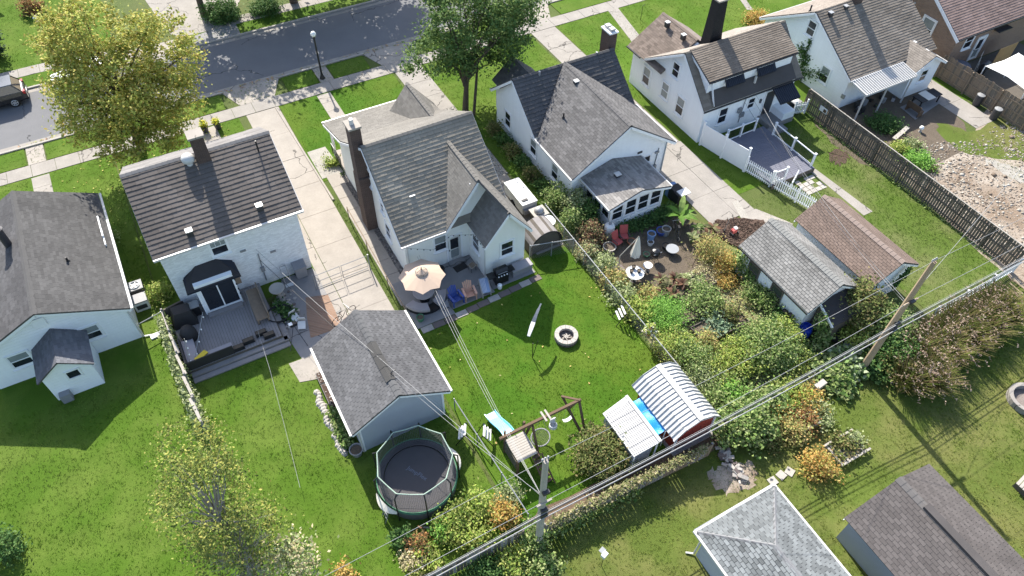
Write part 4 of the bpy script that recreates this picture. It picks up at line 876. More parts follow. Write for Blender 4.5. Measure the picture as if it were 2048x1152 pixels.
# ================================================================ FENCES
def wood_fence(label, p, q, hgt, n_gap, post_every, m, pale, board=.14, gap=.012, side=1, rails=(.3, .95, 1.6), top=None, limit=300, group=None, jag=.02, name='wood_fence', pm=None):
    p = V(*p, 0); q = V(*q, 0); L_ = (q-p).length; d = (q-p)/L_; nrm = V(-d.y, d.x, 0)*side
    f = thing(name, label, 'fence', (p+q)/2, 0, group); me = {}
    k = int(L_/(board+gap)); rz = math.atan2(d.y, d.x)
    var = []
    for j in range(6):
        hh = hgt+random.uniform(-jag, jag); mb = MB().box((0, 0, hh/2+.03), (board, .02, hh-.03)); b = mb.build('slat', m[j % len(m)], f, local=True); var.append(b.data); bpy.data.objects.remove(b)
    for i in range(min(k, limit)):
        c = p+d*((i+.5)*L_/k); o = bpy.data.objects.new('slat', random.choice(var)); COL.objects.link(o); o.parent = f
        o.matrix_parent_inverse = WORLD(f).inverted(); o.location = c+nrm*.03; o.rotation_euler = (random.uniform(-.012, .012), random.uniform(-.01, .01), rz+random.uniform(-.03, .03))
    for z in rails: MB().bar(p+V(0, 0, z)-nrm*.005, q+V(0, 0, z)-nrm*.005, .04, .09).build('rail', m[0], f)
    np_ = max(1, round(L_/post_every))
    for i in range(np_+1):
        c = p+d*(L_*i/np_)-nrm*.06; MB().box(c+V(0, 0, (hgt-.05)/2), (.1, .1, hgt-.05), rz=rz).build('post', pm or m[0], f)
    if top: MB().bar(p+V(0, 0, hgt+.01)+nrm*.0, q+V(0, 0, hgt+.01)+nrm*.0, .07, .035).build('cap_rail', top, f)
    return f
wood_fence('tall weathered board fence between the coarse lawn and the bare gravel yard', (41.3, 28.9), (41.25, 10.9), 1.9, 0, 2.4, ['wood_dark', 'wood_fence'], None, side=1, top='wood_pale', gap=.03)
wood_fence('tall brown board fence behind the two round barrels', (53.75, 27.3), (53.85, 14.5), 1.95, 0, 2.4, ['wood_tan', 'wood_fence', 'wood_tan'], None, side=1, gap=.01, jag=.04)
rearw = wood_fence('grey plank fence along the back lot line, vines running over its top', (8.0, 10.38), (17.2, 9.95), 1.2, 0, 2.4, ['wood_grey', 'wood_tan'], None, side=-1, gap=.03, rails=(.25, .95), jag=.05)
wood_fence('low plank fence in the shade at the foot of the nearer utility pole', (1.0, 11.0), (7.0, 10.55), 1.35, 0, 2.4, ['wood_dark', 'wood_grey'], None, side=-1, gap=.02, rails=(.25, .95), jag=.05)
lf = thing('wood_fence', 'old grey rail fence with ivy beside the wooden deck', 'fence', (-4.15, 27, 0))
for z in (.45, .8, 1.1): MB().bar((-4.35, 31.0, z), (-4.15, 22.9, z-.05), .05, .09).build('rail', 'wood_pale', lf)
for i in range(6): MB().box((-4.32+i*.035, 30.9-i*1.6, .6), (.1, .1, 1.25)).build('post', 'wood_grey', lf)
for i in range(4): MB().bar((-4.3, 29.0-i*1.5, 1.12), (-4.15, 27.6-i*1.5, 1.08), .14, .04).build('cap_board', 'wood_pale', lf)
def picket(label, p, q, hgt, step, posts, group=None, w=.075):
    p = V(*p, 0); q = V(*q, 0); L_ = (q-p).length; d = (q-p)/L_; f = thing('picket_fence', label, 'fence', (p+q)/2, 0, group); rz = math.atan2(d.y, d.x)
    mb = MB(); mb.extrude([(-w/2, 0, .08), (w/2, 0, .08), (w/2, 0, hgt-.06), (0, 0, hgt), (-w/2, 0, hgt-.06)], (0, .022, 0)); b = mb.build('picket', 'trim_white', f, local=True); me = b.data; bpy.data.objects.remove(b)
    n = int(L_/step)
    for i in range(n):
        o = bpy.data.objects.new('picket', me); COL.objects.link(o); o.parent = f; o.matrix_parent_inverse = WORLD(f).inverted(); o.location = p+d*((i+.5)*L_/n); o.rotation_euler = (0, 0, rz)
    nv = V(-d.y, d.x, 0)
    for z in (.25, hgt-.25): MB().bar(p+V(0, 0, z)-nv*.02, q+V(0, 0, z)-nv*.02, .035, .07).build('rail', 'trim_white', f)
    for i in range(posts+1): c = p+d*(L_*i/posts); mb = MB(); mb.box(c+V(0, 0, hgt/2+.08), (.1, .1, hgt+.16), rz=rz); mb.box(c+V(0, 0, hgt+.18), (.13, .13, .04), rz=rz); mb.build('post', 'trim_white', f)
    return f
picket('white picket fence running from the solid white panels to the brown garage', (32.85, 25.6), (34.3, 19.7), 1.15, .145, 3)
picket('short white picket fence between the awning house and the tall weathered fence', (40.25, 28.85), (41.15, 28.6), 1.05, .13, 1)
picket('white picket fence bordering the ornamental grasses at the back of the coarse lawn', (33.9, 10.6), (41.2, 10.75), 1.0, .14, 3)
vf = thing('vinyl_fence', 'solid white panel fence beside the composite deck', 'fence', (32.3, 27.5, 0))
for a, b in (((31.95, 29.3), (32.35, 27.5)), ((32.35, 27.5), (32.82, 25.65))):
    MB().bar((*a, .95), (*b, .95), .04, 1.7).build('panel', 'trim_white', vf)
for x, y in ((31.95, 29.3), (32.35, 27.5), (32.82, 25.65)):
    mb = MB().box((x, y, 1.0), (.12, .12, 2.0)); mb.box((x, y, 2.02), (.16, .16, .05)); mb.build('post', 'trim_white', vf)
def chain(label, pts, hgt, step=2.4, mesh=True, m='metal_galv', name='chain_link_fence'):
    f = thing(name, label, 'fence', (*pts[0], 0))
    for i in range(len(pts)-1):
        p = V(*pts[i], 0); q = V(*pts[i+1], 0); L_ = (q-p).length; d = (q-p)/L_
        MB().tube([p+V(0, 0, hgt), q+V(0, 0, hgt)], .028, 6).build('top_rail', m, f)
        n = max(1, round(L_/step))
        for k in range(n+1):
            if k == n and i < len(pts)-2: continue
            c = p+d*(L_*k/n); MB().tube([c, c+V(0, 0, hgt+.06)], .03, 6).build('post', m, f)
        if mesh:
            mb = MB(); s = .16; k = 0
            while k*s < L_+hgt:
                for sg in (1, -1):
                    a = k*s; z0 = 0.05; z1 = hgt
                    x0, x1 = (a-hgt, a) if sg > 0 else (a, a-hgt)
                    t0, t1 = 0., 1.
                    if x1 != x0:
                        tl = (0-x0)/(x1-x0); tr_ = (L_-x0)/(x1-x0); t0 = max(0, min(tl, tr_)); t1 = min(1, max(tl, tr_))
                    if t1 > t0: mb.tube([p+d*(x0+(x1-x0)*t0)+V(0, 0, z0+(z1-z0)*t0), p+d*(x0+(x1-x0)*t1)+V(0, 0, z0+(z1-z0)*t1)], .0022, 3, cap=False)
                k += 1
            mb.build('wire_mesh', m, f, kind='stuff')
    return f
chain('chain link fence dividing the mown lawn from the overgrown garden', [(18.55, 28.2), (18.5, 14.3)], 1.15)
chain('chain link fence and gate in front of the round dark shed', [(15.9, 25.5), (18.5, 24.75)], 1.2, 1.3)
chain('chain link fence running from the grey garage past the slatted stands to the back corner', [(7.3, 18.2), (7.6, 11.2)], 1.1, mesh=False, m='steel_grey')
chain('low chain link fence between the driveway strip and the paved side walk', [(7.55, 34.0), (7.5, 24.3)], .9, 3, mesh=False, m='wood_tan')
chain('rusty wire fence joining the bungalow to the deck fence', [(-5.7, 30.6), (-4.4, 30.9)], 1.0, 1.3, mesh=False)
gt = thing('driveway_gate', 'double chain link gate standing across the driveway', 'gate', (5.3, 29.3, 0))
def leaf_gate(x0, x1, y):
    o = MB(); o.tube([(x0, y, .1), (x1, y+.03, .1), (x1, y+.03, 1.15), (x0, y, 1.15), (x0, y, .1)], .022, 5); o.tube([(x0, y, .62), (x1, y+.03, .62)], .018, 5); g_ = o.build('gate_leaf', 'steel_grey', gt)
leaf_gate(3.85, 5.35, 29.3); leaf_gate(5.45, 7.0, 29.33)
for x in (3.75, 7.1): MB().tube([(x, 29.3, 0), (x, 29.3, 1.3)], .04, 6).build('gate_post', 'steel_grey', gt)

# ================================================================ DECKS
dk = thing('deck', 'weathered grey board deck behind the two storey house', 'deck', (-1.5, 28.5, 0))
def boards(parent, x0, x1, y0, y1, z, w, m, along='y', gap=.012, th=.035, name='board'):
    n = int(((x1-x0) if along == 'y' else (y1-y0))/(w+gap))
    for i in range(n):
        mm = m[i % len(m)] if random.random() < .7 else random.choice(m)
        if along == 'y': a = x0+i*(x1-x0)/n; MB().b2((a+gap/2, y0, z-th), (a+(x1-x0)/n-gap/2, y1, z+random.uniform(-.003, .003))).build(name, mm, parent)
        else: a = y0+i*(y1-y0)/n; MB().b2((x0, a+gap/2, z-th), (x1, a+(y1-y0)/n-gap/2, z+random.uniform(-.003, .003))).build(name, mm, parent)
boards(dk, -4.1, .95, 26.75, 31.05, .35, .14, ['wood_grey'])
MB().b2((-4.1, 26.72, .05), (.95, 26.75, .34)).build('skirt', 'wood_dark', dk); MB().b2((.96, 26.72, .05), (.99, 29.4, .34)).build('skirt', 'wood_dark', dk)
for k, y in enumerate((26.45, 26.1)): MB().b2((-4.0, y, -.02), (1.2, y+.3, .2-k*.1)).build('step', 'wood_grey', dk)
MB().b2((1.0, 26.5, -.02), (1.3, 29.0, .2)).build('step', 'wood_grey', dk)
MB().bar((-4.25, 30.95, .7), (-2.9, 31.2, .7), .1, .7).build('side_panel', 'wood_dark', dk)
lg = MB(); lg.b2((-3.95, 26.85, .36), (-3.35, 28.6, .7)); lg.b2((-3.35, 26.85, .36), (-1.6, 27.35, .68)); sec = thing('sectional_sofa', 'pale covered corner sofa at the fence end of the wooden deck', 'sofa', (-3.3, 27.4, .35)); lg.build('seat', 'fabric_grey', sec)
mb = MB(); mb.b2((-4.05, 26.8, .36), (-3.96, 28.6, 1.05)); mb.b2((-3.96, 26.78, .36), (-1.6, 26.84, 1.0)); mb.build('backrest', 'cover_dark', sec); MB().box((-3.2, 27.1, .8), (.7, .3, .05), rz=.5).build('cushion', 'flower_yellow', sec)
gc = thing('covered_grill', 'black fabric covered grill in the back corner of the wooden deck', 'grill', (-3.45, 30.3, .35))
MB().add([(-4.1, 29.8, .36), (-2.8, 29.7, .36), (-2.75, 30.75, .36), (-4.1, 30.8, .36), (-3.8, 30.0, 1.35), (-2.95, 29.95, 1.3), (-2.95, 30.6, 1.32), (-3.85, 30.6, 1.38)], [(0, 1, 5, 4), (1, 2, 6, 5), (2, 3, 7, 6), (3, 0, 4, 7), (4, 5, 6, 7), (3, 2, 1, 0)]).build('cover', 'cover_dark', gc)
gc = thing('covered_chair', 'dark covered round chair beside the rail fence on the wooden deck', 'chair', (-3.5, 28.9, .35)); MB().lathe([(.42, 0), (.44, .5), (.3, .8), (.1, .86)], (-3.45, 28.95, .35), 12).build('cover', 'cover_dark', gc, smooth=True)
kt = thing('side_table', 'small silver topped grill table against the deck house wall', 'table', (-2.65, 30.45, .35)); MB().b2((-2.95, 30.2, 1.1), (-2.45, 30.7, 1.16)).build('tabletop', 'metal_galv', kt); MB().b2((-2.9, 30.25, .36), (-2.5, 30.65, 1.09)).build('cabinet', 'metal_black', kt)
bn = thing('garden_bench', 'long tan timber bench beside the sliding door bay', 'bench', (.45, 29.3, .3))
MB().b2((.05, 28.0, .72), (.68, 30.4, .79)).build('seat', 'wood_tan', bn); MB().b2((.7, 28.0, .72), (.76, 30.4, 1.2)).build('backrest', 'wood_tan', bn)
for y in (28.1, 30.3):
    for x in (.1, .66): MB().b2((x-.05, y-.05, .3), (x+.05, y+.05, .71)).build('leg', 'wood_tan', bn)
for i, (x, y) in enumerate(((-1.35, 26.95), (-.75, 27.15), (.0, 27.35), (.35, 27.0))):
    t = thing('planter_box', ['green herb planter on the deck edge', 'dark planter box beside the herb planter', 'black planter box near the deck corner', 'small dark box at the deck corner'][i], 'planter', (x, y, .35), group='planters along the deck edge')
    MB().b2((x-.3, y-.14, .352), (x+.3, y+.14, .6)).build('box', 'plastic_black', t); MB().b2((x-.27, y-.11, .6), (x+.27, y+.11, .62)).build('soil', 'soil', t)
for i, (a, b) in enumerate((((-3.9, 26.9, .4), (-3.55, 27.3, 2.3)), ((-3.8, 26.85, .4), (-2.3, 28.7, 2.2)))):
    o = thing('light_pole', 'thin leaning pole with string lights over the corner sofa' if i else 'short thin pole with string lights beside the rail fence', 'pole', a); MB().tube([a, b], .015, 5).build('pole', 'metal_galv', o)
    for k in range(4): c = V(*a).lerp(V(*b), .25+.22*k); MB().lathe([(.03, -.04), (.045, 0), (.02, .05)], c+V(.06, 0, -.05), 6).build('bulb', 'globe', o)
# composite deck of the awning house
dk = thing('deck', 'light grey composite deck, blue shade in its colour, with white railings behind the awning house', 'deck', (35, 26, 0))
boards(dk, 33.2, 37.0, 23.35, 28.5, .4, .14, ['composite_shade_navy'], along='x'); MB().b2((33.2, 23.32, .02), (37.0, 23.34, .38)).build('skirt', 'wood_dark', dk); MB().b2((37.0, 23.32, .02), (37.03, 28.5, .38)).build('skirt', 'wood_dark', dk)
def railing(p, q, n, closed=True):
    p = V(*p, .4); q = V(*q, .4); o = bpy.data.objects.new('railing', None); COL.objects.link(o); o.parent = dk; o.matrix_parent_inverse = WORLD(dk).inverted()
    for z in (.12, .95): MB().bar(p+V(0, 0, z), q+V(0, 0, z), .05, .07).build('rail', 'trim_white', o)
    k = int((q-p).length/.12); mb = MB()
    for i in range(1, k): c = p.lerp(q, i/k); mb.bar(c+V(0, 0, .15), c+V(0, 0, .93), .02, .02)
    mb.build('balusters', 'metal_black', o, kind='stuff')
    for i in range(n+1): c = p.lerp(q, i/n); mb = MB().box(c+V(0, 0, .52), (.12, .12, 1.04)); mb.box(c+V(0, 0, 1.06), (.16, .16, .05)); mb.build('post', 'trim_white', o)
railing((36.9, 27.4), (36.9, 23.6), 2); railing((33.4, 28.35), (36.0, 28.4), 2); railing((33.3, 23.5), (34.3, 23.45), 1)
gl = thing('garden_gate', 'small white gate panel at the corner of the composite deck', 'gate', (34.6, 22.9, 0))
for z in (.3, .85): MB().bar((34.1, 22.6, z), (35.2, 23.2, z+.2), .05, .09).build('rail', 'trim_white', gl)
for i in range(9): c = V(34.15, 22.62, 0).lerp(V(35.15, 23.17, .2), i/8); MB().bar(c+V(0, 0, .25), c+V(0, 0, .9), .05, .03).build('picket', 'trim_white', gl)
for i in range(4):
    for j in range(4):
        if (i*j+i) % 5 == 4: continue
        x = 35.3+i*.42; y = 21.9+j*.36; o = MB().box((x, y, .02), (.38, .32, .05), rz=random.uniform(-.06, .06)).build('stepping_stone', 'stone_pale')
        if i+j == 0: pvr = thing('paver_patch', 'loose pale paving stones laid at the foot of the composite deck', 'paving', (35.9, 22.4, 0))
        o.parent = pvr; o.matrix_parent_inverse = WORLD(pvr).inverted()

# ================================================================ UTILITY POLES AND WIRES
def upole(label, x, y, h, lean, m, arms):
    p = thing('utility_pole', label, 'utility pole', (x, y, 0))
    MB().tube([(x, y, -.1), (x+lean[0]*.5, y+lean[1]*.5, h*.5), (x+lean[0], y+lean[1], h)], [.19, .16, .12], 10).build('pole', m, p)
    for z, l in arms: c = V(x+lean[0]*z/h, y+lean[1]*z/h, z); MB().bar(c+V(-l, -.14, 0), c+V(l, -.14, 0), .08, .1).build('crossarm', m, p)
    for k in range(3):
        c = V(x+lean[0], y+lean[1], h)+V(-.12+k*.12, .04, .02); MB().lathe([(.03, 0), (.05, .05), (.035, .09), (.045, .13), (.02, .16)], c, 8).build('insulator', 'metal_galv', p)
    for k, z in enumerate((6.1, 4.4, 4.0, 3.8)): c = V(x+lean[0]*z/h, y+lean[1]*z/h-.2, z); MB().box(c, (.3, .16, .14)).build('cable_clamp', 'metal_dark', p)
    return p
upole('nearer grey utility pole with ivy round its foot', 7.55, 10.1, 8.5, (-.15, -.05), 'pole_grey', ((5.0, .35),))
upole('farther tan utility pole rising from the squash leaves', 27.73, 9.99, 8.75, (0, .02), 'pole_wood', ((6.0, .5),))
def wire(label, pts, r, m='wire_pale', sag=.3, n=14, cat='cable', group='overhead wires'):
    mb = MB(); P = []
    for i in range(len(pts)-1):
        a, b = V(*pts[i]), V(*pts[i+1])
        for k in range(n):
            t = k/n; P.append(a.lerp(b, t)-V(0, 0, sag*4*t*(1-t)))
    P.append(V(*pts[-1])); mb.tube(P, r, 5)
    return tag(mb.build('overhead_wire', m), label, cat, group)
wire('topmost overhead wire strung over the tops of both utility poles', [(-22, 9.9, 8.7), (7.4, 10.05, 8.6), (27.73, 10.0, 8.85), (60, 10.0, 8.6)], .009)
wire('middle overhead wire crossing both poles below their tops', [(-22, 9.8, 6.2), (7.45, 9.95, 5.05), (27.73, 9.85, 6.1), (60, 9.9, 6.3)], .011)
wire('thick grey telephone cable, upper strand of the bundle', [(-22, 9.8, 4.6), (7.5, 9.85, 4.15), (27.73, 9.75, 4.4), (60, 9.8, 4.6)], .023)
wire('thin strand running just above the telephone bundle', [(-22, 9.75, 4.8), (7.5, 9.85, 4.35), (27.73, 9.75, 4.62), (60, 9.8, 4.8)], .009)
wire('thick pale telephone cable, lowest of the bundle', [(-22, 9.8, 4.1), (7.5, 9.8, 3.8), (27.73, 9.7, 3.95), (60, 9.8, 4.1)], .027)
wire('dark telephone cable tied beneath the upper strand', [(-22, 9.82, 4.3), (7.5, 9.86, 3.98), (27.73, 9.76, 4.15), (60, 9.8, 4.3)], .02, 'wire_dark')
top = at(842, 497, 3.1)
P1 = (7.43, 10.0, 5.3)
for i, (lab, a, sg) in enumerate((('service wire from the nearer pole to the cream house corner', atY(838, 510, 27.5), .5), ('second service wire running beside the first to the cream house', atY(834, 512, 27.5), .8), ('third drop wire passing over the patio umbrella', atY(846, 520, 27.5), .2))):
    wire(lab, [P1, tuple(a)], .008, sag=sg)
wire('pale drop wire from the nearer pole over the garage roof to the two storey house', [(7.43, 10.0, 5.4), tuple(atY(512, 499, 31.05))], .009, sag=.2)
wire('dark drop wire landing on the garage roof mast', [tuple(at(783, 752, 4.0)), tuple(atY(520, 520, 31.05))], .014, 'wire_dark', sag=.25)
wire('drop wire sagging from the garage roof to the nearer pole', [tuple(at(790, 752, 4.0)), (7.43, 10.05, 5.5)], .009, sag=.3)
wire('loose pale wire hanging across the deck lawn', [tuple(atY(490, 580, 30.1)), tuple(at(540, 740, 1.2)), tuple(at(600, 975, .5))], .009, sag=.1)
for i, (a, b) in enumerate(((at(1504, 195, 2.8), 27.6), (at(1512, 190, 2.9), 27.68), (at(1490, 205, 2.7), 27.72), (at(1520, 200, 2.9), 27.8))):
    wire(['first', 'second', 'third', 'fourth'][i]+' of the four wires fanning over the brown garage to the awning house', [(b, 10.0, 6.0-i*.12), tuple(a)], .008, 'wire_pale' if i % 2 else 'wire_dark', sag=.5+.1*i)
wire('guy wire fixed at the right hand fence end', [(27.75, 10, 6.3), tuple(at(2048, 330, 6))], .011, sag=.2)

# ================================================================ STREET THINGS
def lamp(label, x, y, h):
    l = thing('street_lamp', label, 'street lamp', (x, y, 0), 0, 'globe lamps along the street')
    MB().lathe([(.2, 0), (.2, .12), (.12, .3), (.075, .5), (.055, h-.35), (.09, h-.3), (.11, h-.22)], (x, y, 0), 10).build('post', 'metal_black', l)
    MB().lathe([(.03, 0), (.13, .05), (.2, .17), (.2, .28), (.12, .4), (.03, .44)], (x, y, h-.2), 14).build('globe', 'globe', l, smooth=True)
lamp('black globe lamp at the front walk of the cream house', 11.2, 49.25, 3.75); lamp('black globe lamp across the street beside the yellow-green tree', -6.25, 61.6, 3.3)
def car(label, x, y, L_, W_, H_, paint, roofm, kind='suv', flip=1):
    c = thing('parked_car', label, 'car', (x, y, .012)); hw = W_/2
    # stations along the length: x, half width low, z bottom, belt z, half width belt
    st = [(-L_/2, .72, .42, .72), (-L_/2+.12, .9, .3, .86), (-L_/2+.9, 1, .26, .98), (-L_*.12, 1, .26, 1.02), (L_*.2, 1, .26, 1.05), (L_/2-.35, .98, .28, 1.06), (L_/2-.08, .92, .32, 1.0), (L_/2, .82, .42, .86)]
    mb = MB(); ring = 8; v = []
    for s, wf, zb, zt in st:
        w_ = hw*wf
        v += [(s*flip, -w_*.86, zb), (s*flip, -w_, zb+.14), (s*flip, -w_, (zb+zt)/2+.08), (s*flip, -w_*.93, zt), (s*flip, w_*.93, zt), (s*flip, w_, (zb+zt)/2+.08), (s*flip, w_, zb+.14), (s*flip, w_*.86, zb)]
    f = [(i*8+k, i*8+(k+1) % 8, (i+1)*8+(k+1) % 8, (i+1)*8+k) for i in range(len(st)-1) for k in range(8)]+[tuple(range(8)), tuple(range((len(st)-1)*8, len(st)*8))[::-1]]
    mb.add(v, f); b = mb.build('body', paint, c, smooth=False, local=True)
    bv = b.modifiers.new('soft', 'BEVEL'); bv.width = .05; bv.segments = 2
    z0 = 1.0; xa, xb_, xc, xd = -L_*.2, -L_*.06, L_*.36, L_*.46
    g = MB(); w1, w2 = hw*.92, hw*.74
    g.add([(xa*flip, -w1, z0), (xd*flip, -w1, z0), (xd*flip, w1, z0), (xa*flip, w1, z0), (xb_*flip, -w2, H_-.06), (xc*flip, -w2, H_-.06), (xc*flip, w2, H_-.06), (xb_*flip, w2, H_-.06)], [(0, 1, 5, 4), (1, 2, 6, 5), (2, 3, 7, 6), (3, 0, 4, 7), (4, 5, 6, 7)]); g.build('cabin_glass', 'glass', c, local=True)
    r = MB(); r.box(((xb_+xc)/2*flip, 0, H_-.03), ((xc-xb_)+.12, w2*2+.06, .07)); o = r.build('roof', roofm, c, local=True); bv = o.modifiers.new('soft', 'BEVEL'); bv.width = .03; bv.segments = 2
    for sy in (-1, 1):
        for t0, t1 in ((xa, xb_), ((xa+xd)/2-.05, (xb_+xc)/2), (xd, xc)): MB().bar((t0*flip, sy*(w1+.005), z0), (t1*flip, sy*(w2+.01), H_-.06), .08, .05).build('pillar', paint, c, local=True)
        for k in (.1, -.12): MB().box((L_*k*flip, sy*(hw*.985), .82), (.2, .05, .035)).build('door_handle', 'metal_galv', c, local=True)
        MB().box(((L_/2-.1)*flip, sy*hw*.78, .93), (.16, .3, .22)).build('tail_light', 'lamp_red', c, local=True)
        MB().box(((-L_/2+.12)*flip, sy*hw*.7, .7), (.2, .34, .14)).build('headlight', 'globe', c, local=True)
        for xx in (-L_*.31, L_*.29):
            wl = MB(); wl.lathe([(.2, -.1), (.34, -.1), (.345, .1), (.2, .1)], n=20, cap=True); o = wl.build('wheel', 'rubber', c, local=True); o.rotation_euler = (math.pi/2, 0, 0); o.location = (xx*flip, sy*(hw-.1), .34)
            rm = MB(); rm.lathe([(.06, .115), (.02, .12)], n=10)
            for k in range(6): a = k*math.pi/3; rm.bar((.03*math.cos(a), .03*math.sin(a), .11), (.21*math.cos(a), .21*math.sin(a), .11), .07, .03)
            rm.tube([(.215*math.cos(k*math.pi/10), .215*math.sin(k*math.pi/10), .105) for k in range(21)], .018, 4)
            rr = rm.build('rim', 'alloy', o, local=True)
            if sy < 0: rr.rotation_euler = (0, 0, 0); rr.scale = (1, 1, 1)
            else: rr.scale = (1, 1, -1)
    MB().box(((L_/2-.0)*flip, 0, .62), (.05, .5, .13)).build('number_plate', 'plastic_white', c, local=True)
    MB().box(((L_/2-.06)*flip, 0, .42), (.16, W_*.9, .16)).build('bumper', 'plastic_black', c, local=True)
    return c
car('dark grey estate car with pale roof parked at the far kerb', -10.95, 57.05, 4.7, 1.85, 1.66, 'car_dark', 'car_roof')
car('white car glimpsed through the yellow-green tree', -4.6, 57.05, 4.5, 1.8, 1.5, 'car_white', 'car_white')
car('red car glimpsed through the dark leafed street tree', 25.2, 57.0, 4.5, 1.8, 1.48, 'car_red', 'car_red')
def pot(label, x, y, r, h, m='terracotta', z=0., cat='plant pot', group=None, soil=True, name='plant_pot'):
    t = thing(name, label, cat, (x, y, z), 0, group)
    MB().lathe([(r*.72, 0), (r*.98, h*.9), (r*1.06, h*.9), (r*1.06, h), (r*.9, h), (r*.86, h*.85)], (x, y, z), 14).build('pot', m, t, smooth=False)
    if soil: MB().lathe([(r*.85, h*.86), (.01, h*.9)], (x, y, z), 12).build('soil', 'soil', t)
    return t
UR = []
for px, py, lab in ((412, 264, 'left of the two dark urns of yellow flowers at the front walk'), (437, 257, 'right of the two dark urns of yellow flowers at the front walk')):
    p = at(px, py); t = pot(lab, p.x, p.y, .26, .55, 'metal_dark', group='flower urns', name='flower_urn'); UR.append((t, p))

# ================================================================ MIDDLE YARD
um = thing('patio_umbrella', 'open beige patio umbrella with one panel drooping over a round seat', 'umbrella', (8.98, 25.6, .05))
c = V(8.98, 25.6, 2.55); R8 = [c+V(1.32*math.cos(a), 1.32*math.sin(a), -.45) for a in [math.radians(22.5+45*k) for k in range(8)]]
for k in range(8):
    a, b = R8[k], R8[(k+1) % 8]; m_ = (a+b)/2+(c-(a+b)/2)*.06+V(0, 0, .03); q1 = c+(a-c)*.2; q2 = c+(b-c)*.2
    MB().add([q1, a, m_, b, q2], [(0, 1, 2), (0, 2, 4), (2, 3, 4)]).build('canopy_panel', 'fabric_beige', um)
    MB().tube([c+V(0, 0, -.06), a+V(0, 0, -.03)], .012, 4).build('rib', 'metal_dark', um)
mb = MB(); mb.lathe([(.3, -.02), (.05, .14)], c, 12, cap=True); mb.build('top_cap', 'fabric_beige', um)
mb = MB(); mb.tube([c+V(.34*math.cos(k*math.pi/8), .34*math.sin(k*math.pi/8), -.06) for k in range(17)], .02, 5); mb.tube([c+V(0, 0, .1), c+V(0, 0, .3)], .03, 6)
for k in range(6): mb.tube([c+V(0, 0, .16), c+V(.3*math.cos(k*1.05), .3*math.sin(k*1.05), -.02)], .012, 4)
mb.build('crown_ring', 'metal_dark', um)
MB().tube([(8.98, 25.6, .05), (8.98, 25.6, 2.6)], .03, 8).build('pole', 'metal_dark', um); MB().lathe([(.3, 0), (.28, .06), (.08, .1)], (8.98, 25.6, .05), 12).build('base', 'metal_black', um)
sf = thing('curved_sofa', 'curved grey outdoor sofa under the beige umbrella', 'sofa', (9.1, 25.3, .05))
def arc_slab(cx, cy, r0, r1, a0, a1, z0, z1, n=14):
    mb = MB()
    for k in range(n):
        t0, t1 = [math.radians(a0+(a1-a0)*(k+e)/n) for e in (0, 1)]
        mb.prism([(cx+r0*math.cos(t0), cy+r0*math.sin(t0)), (cx+r1*math.cos(t0), cy+r1*math.sin(t0)), (cx+r1*math.cos(t1), cy+r1*math.sin(t1)), (cx+r0*math.cos(t1), cy+r0*math.sin(t1))], z0, z1)
    return mb
arc_slab(9.0, 25.75, .75, 1.3, 195, 262, .3, .48).build('seat', 'fabric_grey', sf); arc_slab(9.0, 25.75, .75, 1.3, 290, 345, .3, .48).build('seat', 'fabric_grey', sf); arc_slab(9.0, 25.75, .78, 1.28, 195, 345, .06, .29).build('frame', 'metal_black', sf)
tb = thing('round_table', 'round grey table under the beige umbrella', 'table', (9.0, 25.75, .05)); MB().lathe([(.62, 0), (.62, .04)], (9.0, 25.75, .6), 20).build('tabletop', 'fabric_grey', tb); MB().lathe([(.3, 0), (.05, .05), (.05, .54)], (9.0, 25.75, .06), 10).build('pedestal', 'metal_black', tb)
def adirondack(label, x, y, rz, m):
    t = thing('garden_chair', label, 'chair', (x, y, .05), rz, 'slatted garden chairs on the patio'); L_ = lambda mb, n: mb.build(n, m, t, local=True)
    for i in range(5): L_(MB().bar((-.24, .1+i*.115, .36-i*.035), (.24, .1+i*.115, .36-i*.035), .1, .02, (0, .3, 1)), 'seat_slat')
    for i in range(5):
        u = (i-2)*.1; hgt = .98-abs(i-2)*.06; L_(MB().bar((u*.9, .58, .2), (u*1.15, .85, hgt), .085, .02, (0, 1, 0)), 'back_slat')
    for s in (-1, 1):
        L_(MB().bar((s*.33, .0, .56), (s*.33, .68, .56), .12, .022), 'armrest'); L_(MB().box((s*.33, .06, .28), (.05, .1, .55)), 'leg'); L_(MB().bar((s*.29, .05, .34), (s*.29, .8, .06), .03, .1), 'leg'); L_(MB().box((s*.33, .6, .3), (.05, .08, .5)), 'arm_post')
    L_(MB().bar((-.3, .66, .42), (.3, .66, .42), .05, .05), 'crossbar')
    return t
adirondack('blue plastic slatted garden chair at the edge of the patio', 10.55, 24.25, math.radians(6), 'plastic_blue'); adirondack('peach plastic slatted garden chair at the edge of the patio', 11.3, 24.2, math.radians(-8), 'plastic_peach')
ch = thing('lounge_chair', 'wooden lounge chair with blue striped cushion near the grill', 'chair', (12.3, 24.6, .05)); MB().bar((12.2, 24.1, .42), (12.45, 25.0, .62), .52, .06).build('cushion', 'fabric_stripe', ch)
for i in range(6): MB().bar((12.02+i*.085, 24.08+.02*i, .46), (12.27+i*.085, 24.98+.02*i, .66), .02, .01).build('stripe', 'plastic_white', ch)
for x in (11.95, 12.5): MB().bar((x, 24.05, .4), (x+.25, 25.05, .62), .06, .08).build('frame_rail', 'wood_pale', ch)
for x, y in ((11.98, 24.1), (12.5, 24.1), (12.22, 25.0), (12.74, 25.0)): MB().b2((x-.03, y-.03, .05), (x+.03, y+.03, .5)).build('leg', 'wood_pale', ch)
gr = thing('gas_grill', 'black gas grill with chrome knobs against the cream house wall', 'grill', (13.5, 24.75, .05)); MB().b2((13.1, 24.5, .15), (13.9, 25.0, .85)).build('cabinet', 'metal_black', gr)
